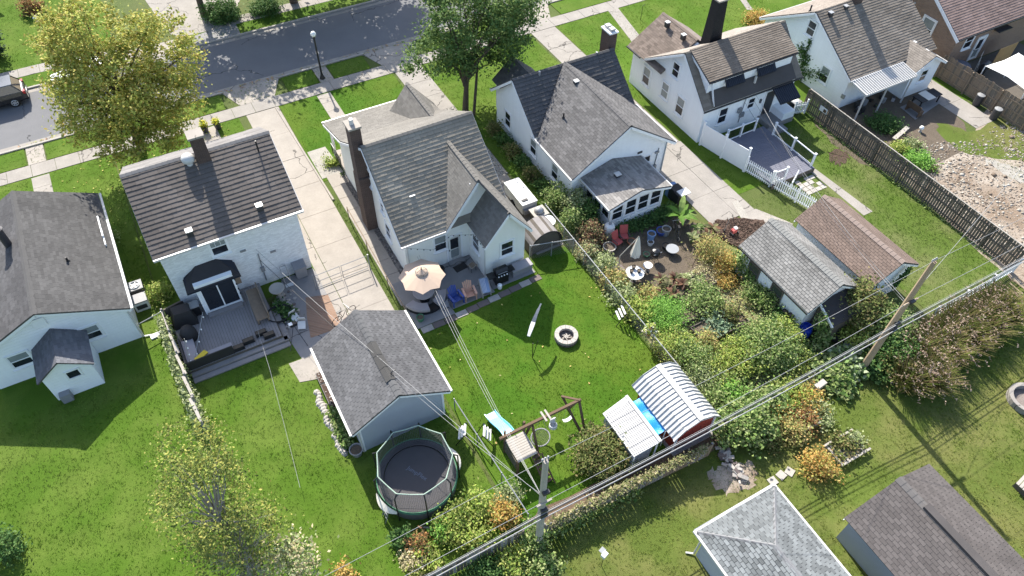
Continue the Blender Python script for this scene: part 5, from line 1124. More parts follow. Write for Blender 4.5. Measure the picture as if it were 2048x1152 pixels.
hd = MB(); hd.extrude([(13.12, 24.5, .95), (13.12, 25.0, .95), (13.12, 24.98, 1.15), (13.12, 24.85, 1.28), (13.12, 24.65, 1.28), (13.12, 24.52, 1.12)], (.76, 0, 0)); hd.build('lid', 'metal_black', gr)
MB().tube([(13.2, 24.47, 1.08), (13.8, 24.47, 1.08)], .02, 6).build('handle', 'metal_galv', gr)
for s in (12.85, 14.13): MB().box((s, 24.75, .88), (.42, .46, .05)).build('side_shelf', 'metal_black', gr)
for k in range(4): MB().lathe([(.045, 0), (.04, .05)], (13.22+k*.18, 24.44, .86), 8).build('knob', 'globe', gr)
for x in (13.15, 13.85): MB().b2((x-.05, 24.6, .05), (x+.05, 24.7, .14)).build('wheel', 'rubber', gr)
MB().lathe([(.12, 0), (.14, .1), (.14, .3), (.06, .38)], (13.2, 24.3, .06), 10).build('gas_bottle', 'globe', gr)
bx = thing('deck_box', 'grey lidded storage box beside the gas grill', 'storage box', (14.95, 24.95, .05)); MB().b2((14.3, 24.65, .05), (15.6, 25.2, .5)).build('box', 'plastic_grey', bx); MB().b2((14.27, 24.62, .5), (15.63, 25.23, .58)).build('lid', 'fabric_grey', bx)
sc = thing('side_chair', 'small wicker side chair at the corner by the back door', 'chair', (12.45, 26.35, .05)); MB().box((12.45, 26.35, .45), (.42, .42, .04), rz=.4).build('seat', 'wood_tan', sc)
mb = MB(); mb.tube([(12.27, 26.1, .47), (12.62, 26.2, .47), (12.6, 26.6, .47), (12.25, 26.5, .47), (12.27, 26.1, .47)], .022, 5); mb.build('seat_frame', 'wood_pale', sc)
for dx, dy in ((-.17, -.2), (.17, -.12), (.15, .2), (-.2, .13)): MB().tube([(12.45+dx, 26.35+dy, .05), (12.45+dx, 26.35+dy, .45)], .015, 5).build('leg', 'metal_dark', sc)
fr = thing('folding_table', 'low folded metal table frame lying left of the blue chair', 'table', (9.8, 24.6, .05)); mb = MB(); mb.tube([(9.4, 24.4, .12), (9.9, 24.3, .12), (10.2, 24.75, .3), (9.7, 24.9, .3), (9.4, 24.4, .12)], .022, 5); mb.build('frame', 'steel_grey', fr); MB().box((9.8, 24.6, .2), (.5, .4, .02), rot=Matrix.Rotation(.35, 3, 'X')).build('tabletop', 'plastic_grey', fr)
pot('dark green pot at the lawn corner of the patio', 8.15, 24.35, .22, .35, 'tramp_pad'); dm = thing('doormat', 'dark mat at the cream house back door', 'mat', (11.9, 26.9, .05)); MB().box((11.9, 26.85, .062), (.8, .5, .02), rz=.1).build('mat', 'cover_dark', dm)
pl_ = thing('large_planter', 'black planter pot beside the back door window', 'planter', (10.6, 26.9, .05)); MB().lathe([(.22, 0), (.3, .5), (.26, .5), (.2, .4)], (10.6, 26.95, .05), 12).build('pot', 'plastic_black', pl_)
fp = thing('fire_pit', 'round stone block fire pit on the mown lawn', 'fire pit', (14.1, 19.05, 0))
fx, fy = at(1132, 676)[:2]
for ring, (z0, z1, m_) in enumerate(((0, .17, 'stone_dark'), (.172, .34, 'stone_pale'))):
    for k in range(14):
        a0 = 2*math.pi*(k+.5*ring)/14+.012; a1 = 2*math.pi*(k+1+.5*ring)/14-.012; r0, r1 = .42, .66+.01*random.random()
        MB().prism([(fx+r0*math.cos(a0), fy+r0*math.sin(a0)), (fx+r1*math.cos(a0), fy+r1*math.sin(a0)), (fx+r1*math.cos(a1), fy+r1*math.sin(a1)), (fx+r0*math.cos(a1), fy+r0*math.sin(a1))], z0, z1+random.uniform(-.006, .006)).build('stone_block', m_, fp)
MB().lathe([(.42, .05), (.01, .1)], (fx, fy, 0), 14).build('ash_bed', 'ash', fp)
for k in range(6): a = k*1.1; MB().bar((fx+.25*math.cos(a), fy+.25*math.sin(a), .12), (fx-.15*math.cos(a+.5), fy-.15*math.sin(a+.5), .16), .05, .05).build('burnt_log', 'wood_pale', fp)
# narrow raised panel on a thin stand
lx, ly = at(1065, 716)[:2]
bd = thing('lawn_sail', 'narrow white and silver curved panel raised on a thin black stand in the lawn', 'lawn ornament', (lx, ly, 0))
MB().tube([(lx, ly, 0), (lx-.02, ly+.02, 1.35)], .025, 6).build('stand', 'metal_black', bd); MB().tube([(lx, ly, .05), (lx+.3, ly+.05, 1.3)], .02, 6).build('strut', 'metal_black', bd)
a = at(1057, 672, 1.5); b = at(1082, 607, 2.0); dd = (b-a); rr = V(dd.y, -dd.x, 0).normalized()
mb = MB()
for k in range(8):
    t0, t1 = k/8, (k+1)/8; f_ = lambda t: a+dd*t+V(0, 0, .16*math.sin(math.pi*t)); w0, w1 = [(.075+.04*math.sin(math.pi*min(1, t*1.6)))*(.55 if t > .85 else 1) for t in (t0, t1)]
    (MB().add([f_(t0)-rr*w0, f_(t0)+rr*w0, f_(t1)+rr*w1, f_(t1)-rr*w1, f_(t0)-rr*w0-V(0, 0, .05), f_(t0)+rr*w0-V(0, 0, .05), f_(t1)+rr*w1-V(0, 0, .05), f_(t1)-rr*w1-V(0, 0, .05)], [(0, 1, 2, 3), (7, 6, 5, 4), (0, 4, 5, 1), (1, 5, 6, 2), (2, 6, 7, 3), (3, 7, 4, 0)])).build('panel_section', 'plastic_white' if k < 3 else 'car_roof', bd)
# slatted stands
def slat_stand(label, x, y, rz):
    t = thing('slatted_stand', label, 'game stand', (x, y, 0), rz, 'white slatted game stands')
    for i in range(3): MB().bar((-.32, .1+i*.14, .95-i*.2), (.32, .1+i*.14, .95-i*.2), .11, .03).build('slat', 'plastic_white', t, local=True)
    for s in (-1, 1): MB().bar((s*.34, .05, 1.05), (s*.36, .55, .02), .035, .035).build('leg', 'metal_black', t, local=True); MB().bar((s*.34, .05, 1.05), (s*.36, -.3, .02), .035, .035).build('leg', 'metal_black', t, local=True)
    return t
x, y = at(1246, 640)[:2]; slat_stand('white and black slatted stand beside the garden chain link fence', x, y, math.radians(75))
x, y = at(935, 878)[:2]; slat_stand('white slatted stand between the trampoline and the chain link fence', x, y, math.radians(60))
x, y = at(965, 880)[:2]; slat_stand('white slatted stand on the swing set side of the chain link fence', x, y, math.radians(-120))
# trampoline
tx, ty = 4.0, 15.45; tr = thing('trampoline', 'large round black trampoline inside a netted safety enclosure', 'trampoline', (tx, ty, 0)); rt = 1.86; zt = .8
MB().lathe([(rt-.32, 0), (.01, 0)], (tx, ty, zt), 40, cap=False).build('jumping_mat', 'tramp_mat', tr)
MB().lathe([(rt-.3, .03), (rt-.3, .06), (rt+.02, .05), (rt+.03, -.04)], (tx, ty, zt), 40, cap=False).build('edge_pad', 'tramp_mat', tr)
mb = MB(); mb.tube([(tx+(rt+.02)*math.cos(k*math.pi/24), ty+(rt+.02)*math.sin(k*math.pi/24), zt-.02) for k in range(49)], .045, 6); mb.build('frame_ring', 'tramp_pad', tr)
PA = [math.radians(20+40*k) for k in range(9)]; pr = rt+.12
net = MB()
for k, a in enumerate(PA):
    c0 = V(tx+pr*math.cos(a), ty+pr*math.sin(a), 0); c1 = V(tx+pr*math.cos(a), ty+pr*math.sin(a), 2.25); c2 = V(tx+(pr-.22)*math.cos(a), ty+(pr-.22)*math.sin(a), 2.4)
    MB().tube([c0, c1, c2], .035, 6).build('enclosure_pole', 'plastic_black', tr)
    b = PA[(k+1) % 9]; d2 = V(tx+(pr-.22)*math.cos(b), ty+(pr-.22)*math.sin(b), 2.4)
    MB().tube([c2, (c2+d2)/2+V(0, 0, -.05), d2], .026, 6).build('top_rail', 'tramp_rail', tr)
    # leg pair between poles
    l0 = V(tx+(rt-.05)*math.cos(a+.3), ty+(rt-.05)*math.sin(a+.3), zt-.05); MB().tube([l0, V(l0.x, l0.y, .03)], .03, 6).build('leg', 'steel_grey', tr)
    # woven net of thin cords
    for j in range(15):
        t = j/15; p_ = c2.lerp(d2, t); ang = a+(b-a if b > a else b+2*math.pi-a)*t; q_ = V(tx+(rt-.1)*math.cos(ang), ty+(rt-.1)*math.sin(ang), zt+.05); net.tube([p_, q_], .006, 3, cap=False)
    for j in range(12):
        t = (j+.5)/12; ang0, ang1 = a, a+math.radians(40)
        e0 = c2.lerp(V(tx+(rt-.1)*math.cos(ang0), ty+(rt-.1)*math.sin(ang0), zt), t); e1 = d2.lerp(V(tx+(rt-.1)*math.cos(ang1), ty+(rt-.1)*math.sin(ang1), zt), t); net.tube([e0, e1], .006, 3, cap=False)
net.build('safety_net', 'tramp_net', tr, kind='stuff')
MB().lathe([(rt-.02, .03), (rt-.0, zt-.04)], (tx, ty, 0), 40, cap=False).build('skirt', 'tramp_net', tr)
mb = MB(); mb.tube([(tx+(pr-.1)*math.cos(k*math.pi/24), ty+(pr-.1)*math.sin(k*math.pi/24), zt+.1) for k in range(49)], .025, 5); mb.build('lower_band', 'tramp_pad', tr)
for a0 in (-20, 178):
    mb = MB(); vv = []; n = 9
    for k in range(n+1): a = math.radians(a0+k*4.6); w_ = .3*math.sin(math.pi*k/n)+.02; vv += [V(tx+(rt+.12)*math.cos(a), ty+(rt+.12)*math.sin(a), zt+.12+.1*w_), V(tx+(rt+.16+w_*.6)*math.cos(a), ty+(rt+.16+w_*.6)*math.sin(a), zt-.25*w_)]
    mb.add(vv, [(2*k, 2*k+2, 2*k+3, 2*k+1) for k in range(n)]); mb.build('loose_pad', 'fabric_cream', tr)
ld = MB()
for s in (-.2, .2): ld.tube([(tx-2.15, ty-.9+s, .0), (tx-1.9, ty-.85+s, zt)], .02, 5)
for z in (.25, .5): ld.tube([(tx-2.1+z*.25, ty-1.1, z), (tx-2.1+z*.25, ty-.7, z)], .025, 5)
ld.build('ladder', 'steel_grey', tr)
FO = {'s': None}
def text(body, loc, size, rz, m, parent, name='lettering', rot=None, extrude=.003):
    cu = bpy.data.curves.new(name, 'FONT'); cu.body = body; cu.size = size; cu.extrude = extrude; cu.align_x = 'CENTER'; cu.align_y = 'CENTER'; cu.resolution_u = 2
    o = bpy.data.objects.new(name, cu); COL.objects.link(o); cu.materials.append(M_(m)); o.parent = parent; o.matrix_parent_inverse = WORLD(parent).inverted(); o.location = loc; o.rotation_euler = rot or (0, 0, rz)
    dg = bpy.context.evaluated_depsgraph_get(); me = bpy.data.meshes.new_from_object(o.evaluated_get(dg)); n_ = bpy.data.objects.new(name, me); COL.objects.link(n_); n_.parent = parent; n_.matrix_parent_inverse = o.matrix_parent_inverse.copy(); n_.location = loc; n_.rotation_euler = o.rotation_euler; bpy.data.objects.remove(o); return n_
text('JumpFlex', (tx+.05, ty+.1, zt+.006), .3, math.radians(-61), 'letter', tr)
# swing set
sx0 = at(1008, 876, 2.25); sx1 = at(1160, 796, 2.25); sx0.z = sx1.z = 2.25
sw = thing('swing_set', 'brown timber swing set with blue slide and plank platform', 'swing set', ((sx0.x+sx1.x)/2, sx0.y, 0)); yb = (sx0.y+sx1.y)/2; X0, X1 = sx0.x, sx1.x
MB().bar((X0-.2, yb, 2.2), (X1, yb, 2.2), .12, .16).build('beam', 'wood_brown', sw)
for s in (-.85, .85): MB().bar((X1-.1, yb+s*.05, 2.15), (X1-.02, yb+s, .0), .1, .1).build('leg', 'wood_brown', sw)
MB().bar((X1-.07, yb-.05, 2.28), (X1-.75, yb+.6, 2.24), .1, .06).build('brace', 'wood_brown', sw); MB().bar((X1-.7, yb+.55, 2.2), (X1-.2, yb-.9, .1), .1, .08).build('brace', 'wood_brown', sw)
for s in (-.75, .6): MB().bar((X0+1.55, yb+s*.1, 2.1), (X0+1.6, yb+s, 0), .1, .1).build('leg', 'wood_brown', sw)
for k in range(2): MB().bar((X0+2.2+k*.22, yb-.28, 2.3), (X0+2.2+k*.22, yb+.3, 2.3), .1, .05).build('beam_cleat', 'wood_pale', sw)
for k in range(10): MB().b2((X0+.25, yb-1.05+k*.135, 1.2), (X0+1.3, yb-1.05+k*.135+.12, 1.24)).build('platform_board', 'wood_pale', sw)
for x in (X0+.25, X0+1.3):
    for y in (yb-1.0, yb+.3): MB().b2((x-.05, y-.05, 0), (x+.05, y+.05, 2.1 if y > yb else 1.2)).build('post', 'wood_brown', sw)
for k in range(6): MB().b2((X0+1.0+k*.02, yb-1.15-k*.2, 1.0-k*.18), (X0+1.45+k*.02, yb-1.0-k*.2, 1.03-k*.18)).build('step', 'wood_brown', sw)
for s in (0, .5): MB().bar((X0+1.0+s, yb-1.1, 1.1), (X0+1.1+s, yb-2.3, 0), .05, .1).build('stringer', 'wood_brown', sw)
sl_ = MB(); n = 10; pts_ = []
for k in range(n+1):
    t = k/n; y = yb+.35+2.1*t; z = 1.3-1.05*t+.1*math.sin(t*6.28); pts_.append((y, z))
for k in range(n):
    (y0, z0), (y1_, z1) = pts_[k], pts_[k+1]; xs = [X0+.28, X0+.3, X0+.82, X0+.84]; hs = [.16, 0, 0, .16]
    for j in range(3): sl_.add([(xs[j], y0, z0+hs[j]), (xs[j+1], y0, z0+hs[j+1]), (xs[j+1], y1_, z1+hs[j+1]), (xs[j], y1_, z1+hs[j])], [(0, 1, 2, 3)])
o = sl_.build('slide', 'slide_blue', sw); md = o.modifiers.new('thick', 'SOLIDIFY'); md.thickness = .03
for k in range(3): MB().b2((X0+.2, yb-.9, .35+k*.28), (X0+.24, yb+.3, .55+k*.28)).build('side_board', 'wood_dark', sw)
nt_ = thing('net_swing', 'round net swing hanging from the timber swing set', 'swing', (X0+1.95, yb-.2, .6)); cN = V(X0+2.05, yb-.1, .55); mb = MB(); mb.tube([cN+V(.46*math.cos(k*math.pi/14), .46*math.sin(k*math.pi/14), .1*math.cos(k*math.pi/14)) for k in range(29)], .035, 6); mb.build('ring', 'plastic_grey', nt_)
mb = MB()
for k in range(-5, 6):
    w_ = math.sqrt(max(0, .44**2-(k*.08)**2)); mb.tube([cN+V(k*.08, -w_, .015*k), cN+V(k*.08, w_, .015*k)], .009, 3); mb.tube([cN+V(-w_, k*.08, 0), cN+V(w_, k*.08, 0)], .009, 3)
mb.build('net', 'metal_dark', nt_, kind='stuff')
for s in (-1, 1): MB().tube([cN+V(s*.44, 0, 0), V(cN.x+s*.1, yb, 2.12)], .01, 4).build('rope', 'wire_pale', nt_)
bs = thing('baby_swing', 'white bucket baby swing on the timber swing set', 'swing', (X0+2.8, yb, .6)); c = V(X0+2.85, yb+.05, .62); MB().lathe([(.16, 0), (.22, .12), (.2, .3), (.17, .3), (.16, .1)], c, 12).build('bucket', 'plastic_white', bs); MB().box(c+V(.05, .16, .42), (.3, .05, .35)).build('backrest', 'plastic_white', bs)
for s in (-.15, .15): MB().tube([c+V(s, 0, .3), V(c.x+s, yb, 2.12)], .008, 4).build('rope', 'wire_pale', bs)
ws = thing('belt_swing', 'white curved belt swing at the open end of the swing set', 'swing', (X0+3.7, yb, .6)); mb = MB(); vv = [(X0+3.45+k*.07, yb+.1+e, .72-.16*math.sin(math.pi*k/8)) for k in range(9) for e in (-.09, .09)]; mb.add(vv, [(2*k, 2*k+2, 2*k+3, 2*k+1) for k in range(8)]); mb.build('seat', 'plastic_white', ws)
for k in (0, 8): MB().tube([(X0+3.45+k*.07, yb+.1, .72), (X0+3.5+k*.06, yb, 2.12)], .008, 4).build('rope', 'wire_pale', ws)
# round barrel shed and bins beside the cream house
rs = thing('barrel_shed', 'dark barrel roofed playhouse shed behind its chain link gate', 'shed', (17.15, 26.1, 0))
n = 16; mb = MB()
for k in range(n):
    a0, a1 = math.pi*k/n, math.pi*(k+1)/n; p0 = (17.15-1.05*math.cos(a0), .55+1.05*math.sin(a0)); p1 = (17.15-1.05*math.cos(a1), .55+1.05*math.sin(a1))
    MB().extrude([(p0[0], 25.6, p0[1]), (p1[0], 25.6, p1[1]), (p1[0], 27.1, p1[1]), (p0[0], 27.1, p0[1])], (0, 0, .03)).build('stave', 'wood_grey' if k % 3 else 'wood_dark', rs)
MB().extrude([(17.15-1.0*math.cos(math.pi*k/n), 27.0, .5+1.0*math.sin(math.pi*k/n)) for k in range(n+1)]+[(18.15, 27.0, 0), (16.15, 27.0, 0)], (0, .05, 0)).build('end_wall', 'wood_dark', rs)
MB().extrude([(17.15-1.0*math.cos(math.pi*k/n), 25.75, .5+1.0*math.sin(math.pi*k/n)) for k in range(n+1)]+[(18.15, 25.75, 0), (16.15, 25.75, 0)], (0, .05, 0)).build('front_wall', 'wood_dark', rs)
for x in (16.12, 18.14): MB().b2((x, 25.65, 0), (x+.05, 27.05, .6)).build('side_wall', 'wood_dark', rs)
mb = MB(); mb.tube([(17.15-1.07*math.cos(math.pi*k/n), 25.6, .55+1.07*math.sin(math.pi*k/n)) for k in range(n+1)], .04, 5); mb.build('arch_trim', 'plastic_black', rs)
cb = thing('camper_box', 'white boxy trailer parked on the concrete beside the cream house', 'trailer', (17.75, 29.9, 0)); MB().b2((17.25, 28.8, .35), (18.3, 31.2, 1.05)).build('body', 'metal_white', cb); MB().b2((17.22, 28.76, 1.05), (18.33, 31.24, 1.12)).build('lid', 'metal_white', cb); MB().b2((17.3, 28.6, .4), (18.2, 28.79, .75)).build('tail_board', 'plastic_grey', cb); MB().box((17.6, 29.15, 1.14), (.4, .18, .05)).build('hatch', 'metal_black', cb)
for s in (17.2, 18.28):
    o = MB().lathe([(.28, 0), (.28, .1)], n=14).build('wheel', 'rubber', cb, local=False); o.rotation_euler = (0, math.pi/2, 0); o.location = (s-17.75-.05+17.75, 30.0, .28)
bt = thing('brick_oven', 'dark square fire box with a silver dome lid by the barrel shed', 'oven', (17.95, 28.0, 0)); MB().b2((17.55, 27.55, 0), (18.35, 28.3, .95)).build('base', 'wood_dark', bt); MB().b2((17.45, 27.5, .95), (18.45, 28.4, 1.02)).build('counter', 'stone_pale', bt); MB().lathe([(.32, 0), (.3, .14), (.2, .26), (.03, .32)], (17.95, 27.95, 1.02), 14).build('dome', 'metal_galv', bt, smooth=True)
rt_ = thing('round_pad', 'white round tabletop lying behind the barrel shed', 'table', (18.0, 27.3, 0)); MB().lathe([(.5, 0), (.5, .06)], (18.05, 27.05, .9), 20).build('tabletop', 'plastic_white', rt_); MB().tube([(18.05, 27.05, 0), (18.05, 27.05, .9)], .06, 6).build('pedestal', 'plastic_white', rt_)
# ================================================================ LEFT NEIGHBOUR
for lab, px, py in (('round fan air conditioner against the bungalow side wall', 270, 590),):
    p = at(px, py); a = thing('air_conditioner', lab, 'air conditioner', (-5.35, 33.75, 0)); MB().b2((-5.7, 33.4, 0), (-4.95, 34.1, .75)).build('cabinet', 'metal_dark', a); MB().b2((-5.72, 33.38, .75), (-4.93, 34.12, .8)).build('top', 'plastic_grey', a)
    mb = MB(); mb.tube([(-5.33+.27*math.cos(k*math.pi/8), 33.75+.27*math.sin(k*math.pi/8), .83) for k in range(17)], .03, 4)
    for k in range(5): mb.bar((-5.33, 33.75, .82), (-5.33+.26*math.cos(k*1.257), 33.75+.26*math.sin(k*1.257), .82), .05, .02)
    mb.build('fan_guard', 'globe', a)
a = thing('generator', 'pale boxy generator beside the round fan air conditioner', 'generator', (-5.3, 32.75, 0)); MB().b2((-5.7, 32.4, .02), (-4.95, 33.05, .7)).build('cabinet', 'plastic_white', a); MB().b2((-5.73, 32.37, .7), (-4.92, 33.08, .78)).build('lid', 'plastic_grey', a); MB().b2((-5.6, 32.385, .2), (-5.05, 32.4, .5)).build('grille', 'metal_dark', a)
ds = thing('downspout_block', 'white splash block at the bungalow back corner', 'splash block', (-5.1, 30.3, 0)); MB().box((-5.0, 30.28, .05), (.8, .3, .1), rz=.1).build('block', 'trim_white', ds)
bb = thing('bird_bath', 'pale stone bird bath beside the timber bench', 'bird bath', (1.75, 29.6, 0)); MB().lathe([(.2, 0), (.16, .08), (.09, .2), (.09, .6), (.18, .7), (.42, .78), (.44, .86), (.38, .84), (.05, .78)], (1.7, 29.7, 0), 16).build('basin', 'stone_pale', bb)
kp = thing('garden_pond', 'black rubber tub sunk beside the timber bench', 'tub', (1.4, 28.4, 0)); MB().lathe([(.5, 0), (.6, .4), (.64, .4), (.55, .36), (.5, .1)], (1.3, 28.3, 0), 18, sx=1.15).build('tub', 'plastic_black', kp)
rb = thing('recycling_bin', 'grey wheelie bin against the white brick wall', 'bin', (3.35, 30.75, 0)); MB().add([(3.05, 30.5, .05), (3.65, 30.5, .05), (3.65, 31.0, .05), (3.05, 31.0, .05), (3.0, 30.4, .95), (3.7, 30.4, .95), (3.7, 31.02, .95), (3.0, 31.02, .95)], [(3, 2, 1, 0), (0, 1, 5, 4), (1, 2, 6, 5), (2, 3, 7, 6), (3, 0, 4, 7)]).build('bin', 'plastic_grey', rb); MB().box((3.35, 30.72, .98), (.74, .7, .05)).build('lid', 'plastic_grey', rb); MB().tube([(3.05, 31.05, .95), (3.65, 31.05, .95)], .02, 5).build('handle', 'plastic_grey', rb)
for i in range(2): MB().lathe([(.12, 0), (.12, .05)], (3.1+.5*i, 30.95, .05), 8).build('wheel', 'rubber', rb)
hk = thing('sack_truck', 'metal hand truck standing by the white brick wall', 'hand truck', (2.5, 30.8, 0)); mb = MB()
for s in (0, .35): mb.tube([(2.3+s, 30.45, .05), (2.3+s, 30.95, 1.1)], .02, 5)
mb.tube([(2.3, 30.95, 1.1), (2.65, 30.95, 1.1)], .03, 5); mb.tube([(2.3, 30.7, .6), (2.65, 30.7, .6)], .015, 5); mb.build('frame', 'metal_galv', hk); MB().box((2.48, 30.35, .05), (.45, .25, .03)).build('toe_plate', 'plastic_white', hk)
dnt = [('folded white lawn chair lying on the courtyard', 592, 640, .3), ('tipped white plastic chair on the courtyard paving', 605, 655, -.4)]
for lab, px, py, rz in dnt:
    p = at(px, py); t = thing('lawn_chair', lab, 'chair', (p.x, p.y, .03), rz); MB().box((0, 0, .2), (.42, .45, .03), rot=Matrix.Rotation(.5, 3, 'X')).build('seat', 'plastic_white', t, local=True); MB().box((0, .28, .4), (.42, .03, .5), rot=Matrix.Rotation(.4, 3, 'X')).build('backrest', 'plastic_white', t, local=True)
    for s in (-.2, .2): MB().tube([(s, -.2, 0), (s, .3, .4)], .015, 5).build('leg', 'metal_galv', t, local=True)
p = at(592, 665); ll = thing('work_light', 'folded two legged work light stand lying on the courtyard', 'work light', (p.x, p.y, .03)); MB().box((p.x, p.y, .75), (.4, .2, .2)).build('head', 'metal_black', ll); MB().box((p.x-.14, p.y-.02, .87), (.2, .2, .03)).build('lens', 'globe', ll)
for q in ((581, 702), (616, 692)): e = at(*q, .05); MB().tube([(p.x, p.y, .7), tuple(e)], .02, 5).build('leg', 'metal_dark', ll)
def bicycle(label, px, py, rz):
    p = at(px, py); t = thing('bicycle', label, 'bicycle', (p.x, p.y, .03), rz)
    for x in (-.52, .52):
        mb = MB(); mb.tube([(x+.33*math.cos(k*math.pi/10), 0, .34+.33*math.sin(k*math.pi/10)) for k in range(21)], .02, 5); o = mb.build('wheel', 'rubber', t, local=True)
        mb = MB()
        for k in range(6): mb.tube([(x, 0, .34), (x+.32*math.cos(k*math.pi/3), 0, .34+.32*math.sin(k*math.pi/3))], .004, 3)
        mb.build('spokes', 'metal_galv', o, local=True)
    mb = MB(); mb.tube([(-.52, 0, .34), (-.1, 0, .34), (.32, 0, .8), (-.2, 0, .8), (-.52, 0, .34)], .018, 5); mb.tube([(-.1, 0, .34), (-.24, 0, .92)], .018, 5); mb.tube([(.3, 0, .95), (.52, 0, .34)], .018, 5); mb.build('frame', 'metal_black', t, local=True)
    MB().box((-.25, 0, .95), (.26, .14, .06)).build('saddle', 'plastic_black', t, local=True); MB().tube([(.28, -.28, 1.0), (.3, 0, .98), (.28, .28, 1.0)], .015, 5).build('handlebar', 'metal_galv', t, local=True)
    return t
bicycle('bicycle standing just in front of the grey garage', 690, 640, math.radians(20))
br = thing('brazier', 'dark wire brazier at the front corner of the grey garage', 'brazier', (3.6, 25.3, .03)); MB().lathe([(.3, .1), (.42, .45), (.44, .5)], (3.55, 25.25, 0), 12, cap=False).build('bowl', 'metal_black', br); MB().lathe([(.4, .45), (.15, .75), (.04, .8)], (3.55, 25.25, 0), 12).build('lid', 'metal_dark', br)
mb = MB(); mb.tube([(3.3, 25.0, 0), (3.5, 25.2, .3)], .02, 4); mb.tube([(3.8, 25.1, 0), (3.6, 25.25, .3)], .02, 4); mb.tube([(3.55, 25.6, 0), (3.55, 25.3, .3)], .02, 4); mb.build('legs', 'metal_black', br)
rp = thing('rusty_panel', 'rust red square panel propped at the garage front', 'panel', (4.55, 26.15, .03)); MB().box((4.55, 26.1, .5), (.6, .05, .7), rot=Matrix.Rotation(.5, 3, 'X') @ Matrix.Rotation(.3, 3, 'Z')).build('panel', 'rust', rp)
sx, sy = at(705, 660)[:2]
for i, (px, py, n_) in enumerate(((638, 735, 3), (641, 770, 5))):
    p = at(px, py); t = thing('seed_planter', ('short' if i == 0 else 'long')+' black planter trough against the garage side wall', 'planter', (1.98, 22.8-i*1.0, 0), group='black troughs beside the garage'); y0, y1 = (22.75, 23.5) if i == 0 else (21.1, 22.7)
    MB().b2((1.72, y0, 0), (2.28, y1, .35)).build('trough', 'plastic_black', t); MB().b2((1.76, y0+.04, .35), (2.24, y1-.04, .37)).build('soil', 'soil_dark', t)
    for k in range(n_*4): MB().box((1.8+.4*random.random(), y0+.1+(y1-y0-.2)*random.random(), .38), (.05, .05, .03)).build('pebble', 'stone_pale', t)
pot('round grey tub at the garage back corner', 2.0, 18.3, .33, .45, 'plastic_grey', name='garden_tub', cat='tub')
wl = thing('stone_edging', 'row of rough stones along the bed beside the garage', 'edging', (1.55, 20, 0))
for k in range(22): MB().lathe([(.02, 0), (.17+.06*random.random(), .02), (.13, .12), (.03, .16)], (1.35+.12*random.random()+.04*math.sin(k), 18.6+k*.19, 0), 6, sx=random.uniform(.8, 1.2)).build('stone', random.choice(['stone', 'stone_pale']), wl)
rk = thing('rock_bed', 'heap of grey river stones between the bench and the courtyard', 'rock bed', (1.5, 27.8, 0))
for k in range(150):
    u = random.random(); x = 1.25+.9*u+random.uniform(-.35, .35); y = 27.2+2.3*random.random()+.5*u
    if x > 2.4+.1*(y-27): continue
    r = random.uniform(.05, .13); MB().lathe([(.01, 0), (r, r*.3), (r*.8, r*.9), (.01, r*1.15)], (x, y, .0), 6, sx=random.uniform(.7, 1.3)).build('stone', random.choice(['stone', 'stone', 'stone_pale', 'stone_dark']), rk)
# white pebble arc behind the trampoline
pa = thing('pebble_edging', 'arc of white stones around the bed behind the trampoline', 'edging', (5.2, 12.6, 0))
for k in range(14): q = at(838+k*4.0, 1056-.08*(k-4)**2*.6); MB().lathe([(.01, 0), (.06, .02), (.05, .07), (.01, .09)], (q.x, q.y, .01), 6).build('stone', 'stone_pale', pa)

# ================================================================ GARDEN NEIGHBOUR
def redchair(label, px, py, rz):
    p = at(px, py); t = thing('patio_chair', label, 'chair', (p.x, p.y, .03), rz, 'red patio chairs'); MB().box((0, 0, .42), (.5, .5, .07)).build('seat', 'fabric_red', t, local=True); MB().box((0, .27, .75), (.5, .07, .62), rot=Matrix.Rotation(-.25, 3, 'X')).build('backrest', 'fabric_red', t, local=True)
    for s in (-1, 1): MB().bar((s*.28, -.25, .62), (s*.28, .28, .64), .05, .03).build('armrest', 'metal_dark', t, local=True)
    for x in (-.25, .25):
        for y in (-.24, .24): MB().tube([(x, y, 0), (x, y, .62)], .015, 5).build('leg', 'metal_dark', t, local=True)
redchair('red cushioned patio chair nearer the white tank', 1233, 493, math.radians(12)); redchair('red cushioned patio chair farther from the white tank', 1246, 482, math.radians(-22))
tk = thing('water_tank', 'white round water tank at the sunroom corner', 'water tank', (21.25, 24.9, 0)); MB().lathe([(.33, 0), (.33, .95), (.28, 1.05), (.1, 1.12)], (21.2, 24.85, 0), 16).build('tank', 'plastic_white', tk, smooth=True); MB().lathe([(.1, 0), (.1, .08)], (21.2, 24.85, 1.1), 10).build('lid', 'plastic_grey', tk)
ux, uy = 22.3, 22.75; uc = thing('closed_umbrella', 'closed white umbrella hanging from a cantilever arm over the shaded garden', 'umbrella', (ux, uy, 0)); tp_ = at(1278, 474, 2.35); bs_ = at(1240, 512, .9)
mb = MB(); vv = []; n = 14
for i, (r, z) in enumerate(((.03, 2.35), (.1, 2.0), (.17, 1.5), (.24, 1.0), (.26, .8))):
    for k in range(n): rr_ = r*(1+.3*(k % 2)); vv.append((tp_.x+rr_*math.cos(2*math.pi*k/n), tp_.y+rr_*math.sin(2*math.pi*k/n), z))
mb.add(vv, [(i*n+k, i*n+(k+1) % n, (i+1)*n+(k+1) % n, (i+1)*n+k) for i in range(4) for k in range(n)]); mb.build('canopy', 'fabric_cream', uc); b0 = at(1236, 540, 0)
MB().tube([(b0.x, b0.y, 0), tuple(bs_)], .03, 6).build('pole', 'wood_pale', uc); MB().tube([tuple(bs_), tuple(tp_+V(0, 0, .05))], .03, 6).build('arm', 'wood_pale', uc); MB().box((b0.x, b0.y, .08), (.7, .7, .1)).build('base', 'stone_dark', uc)
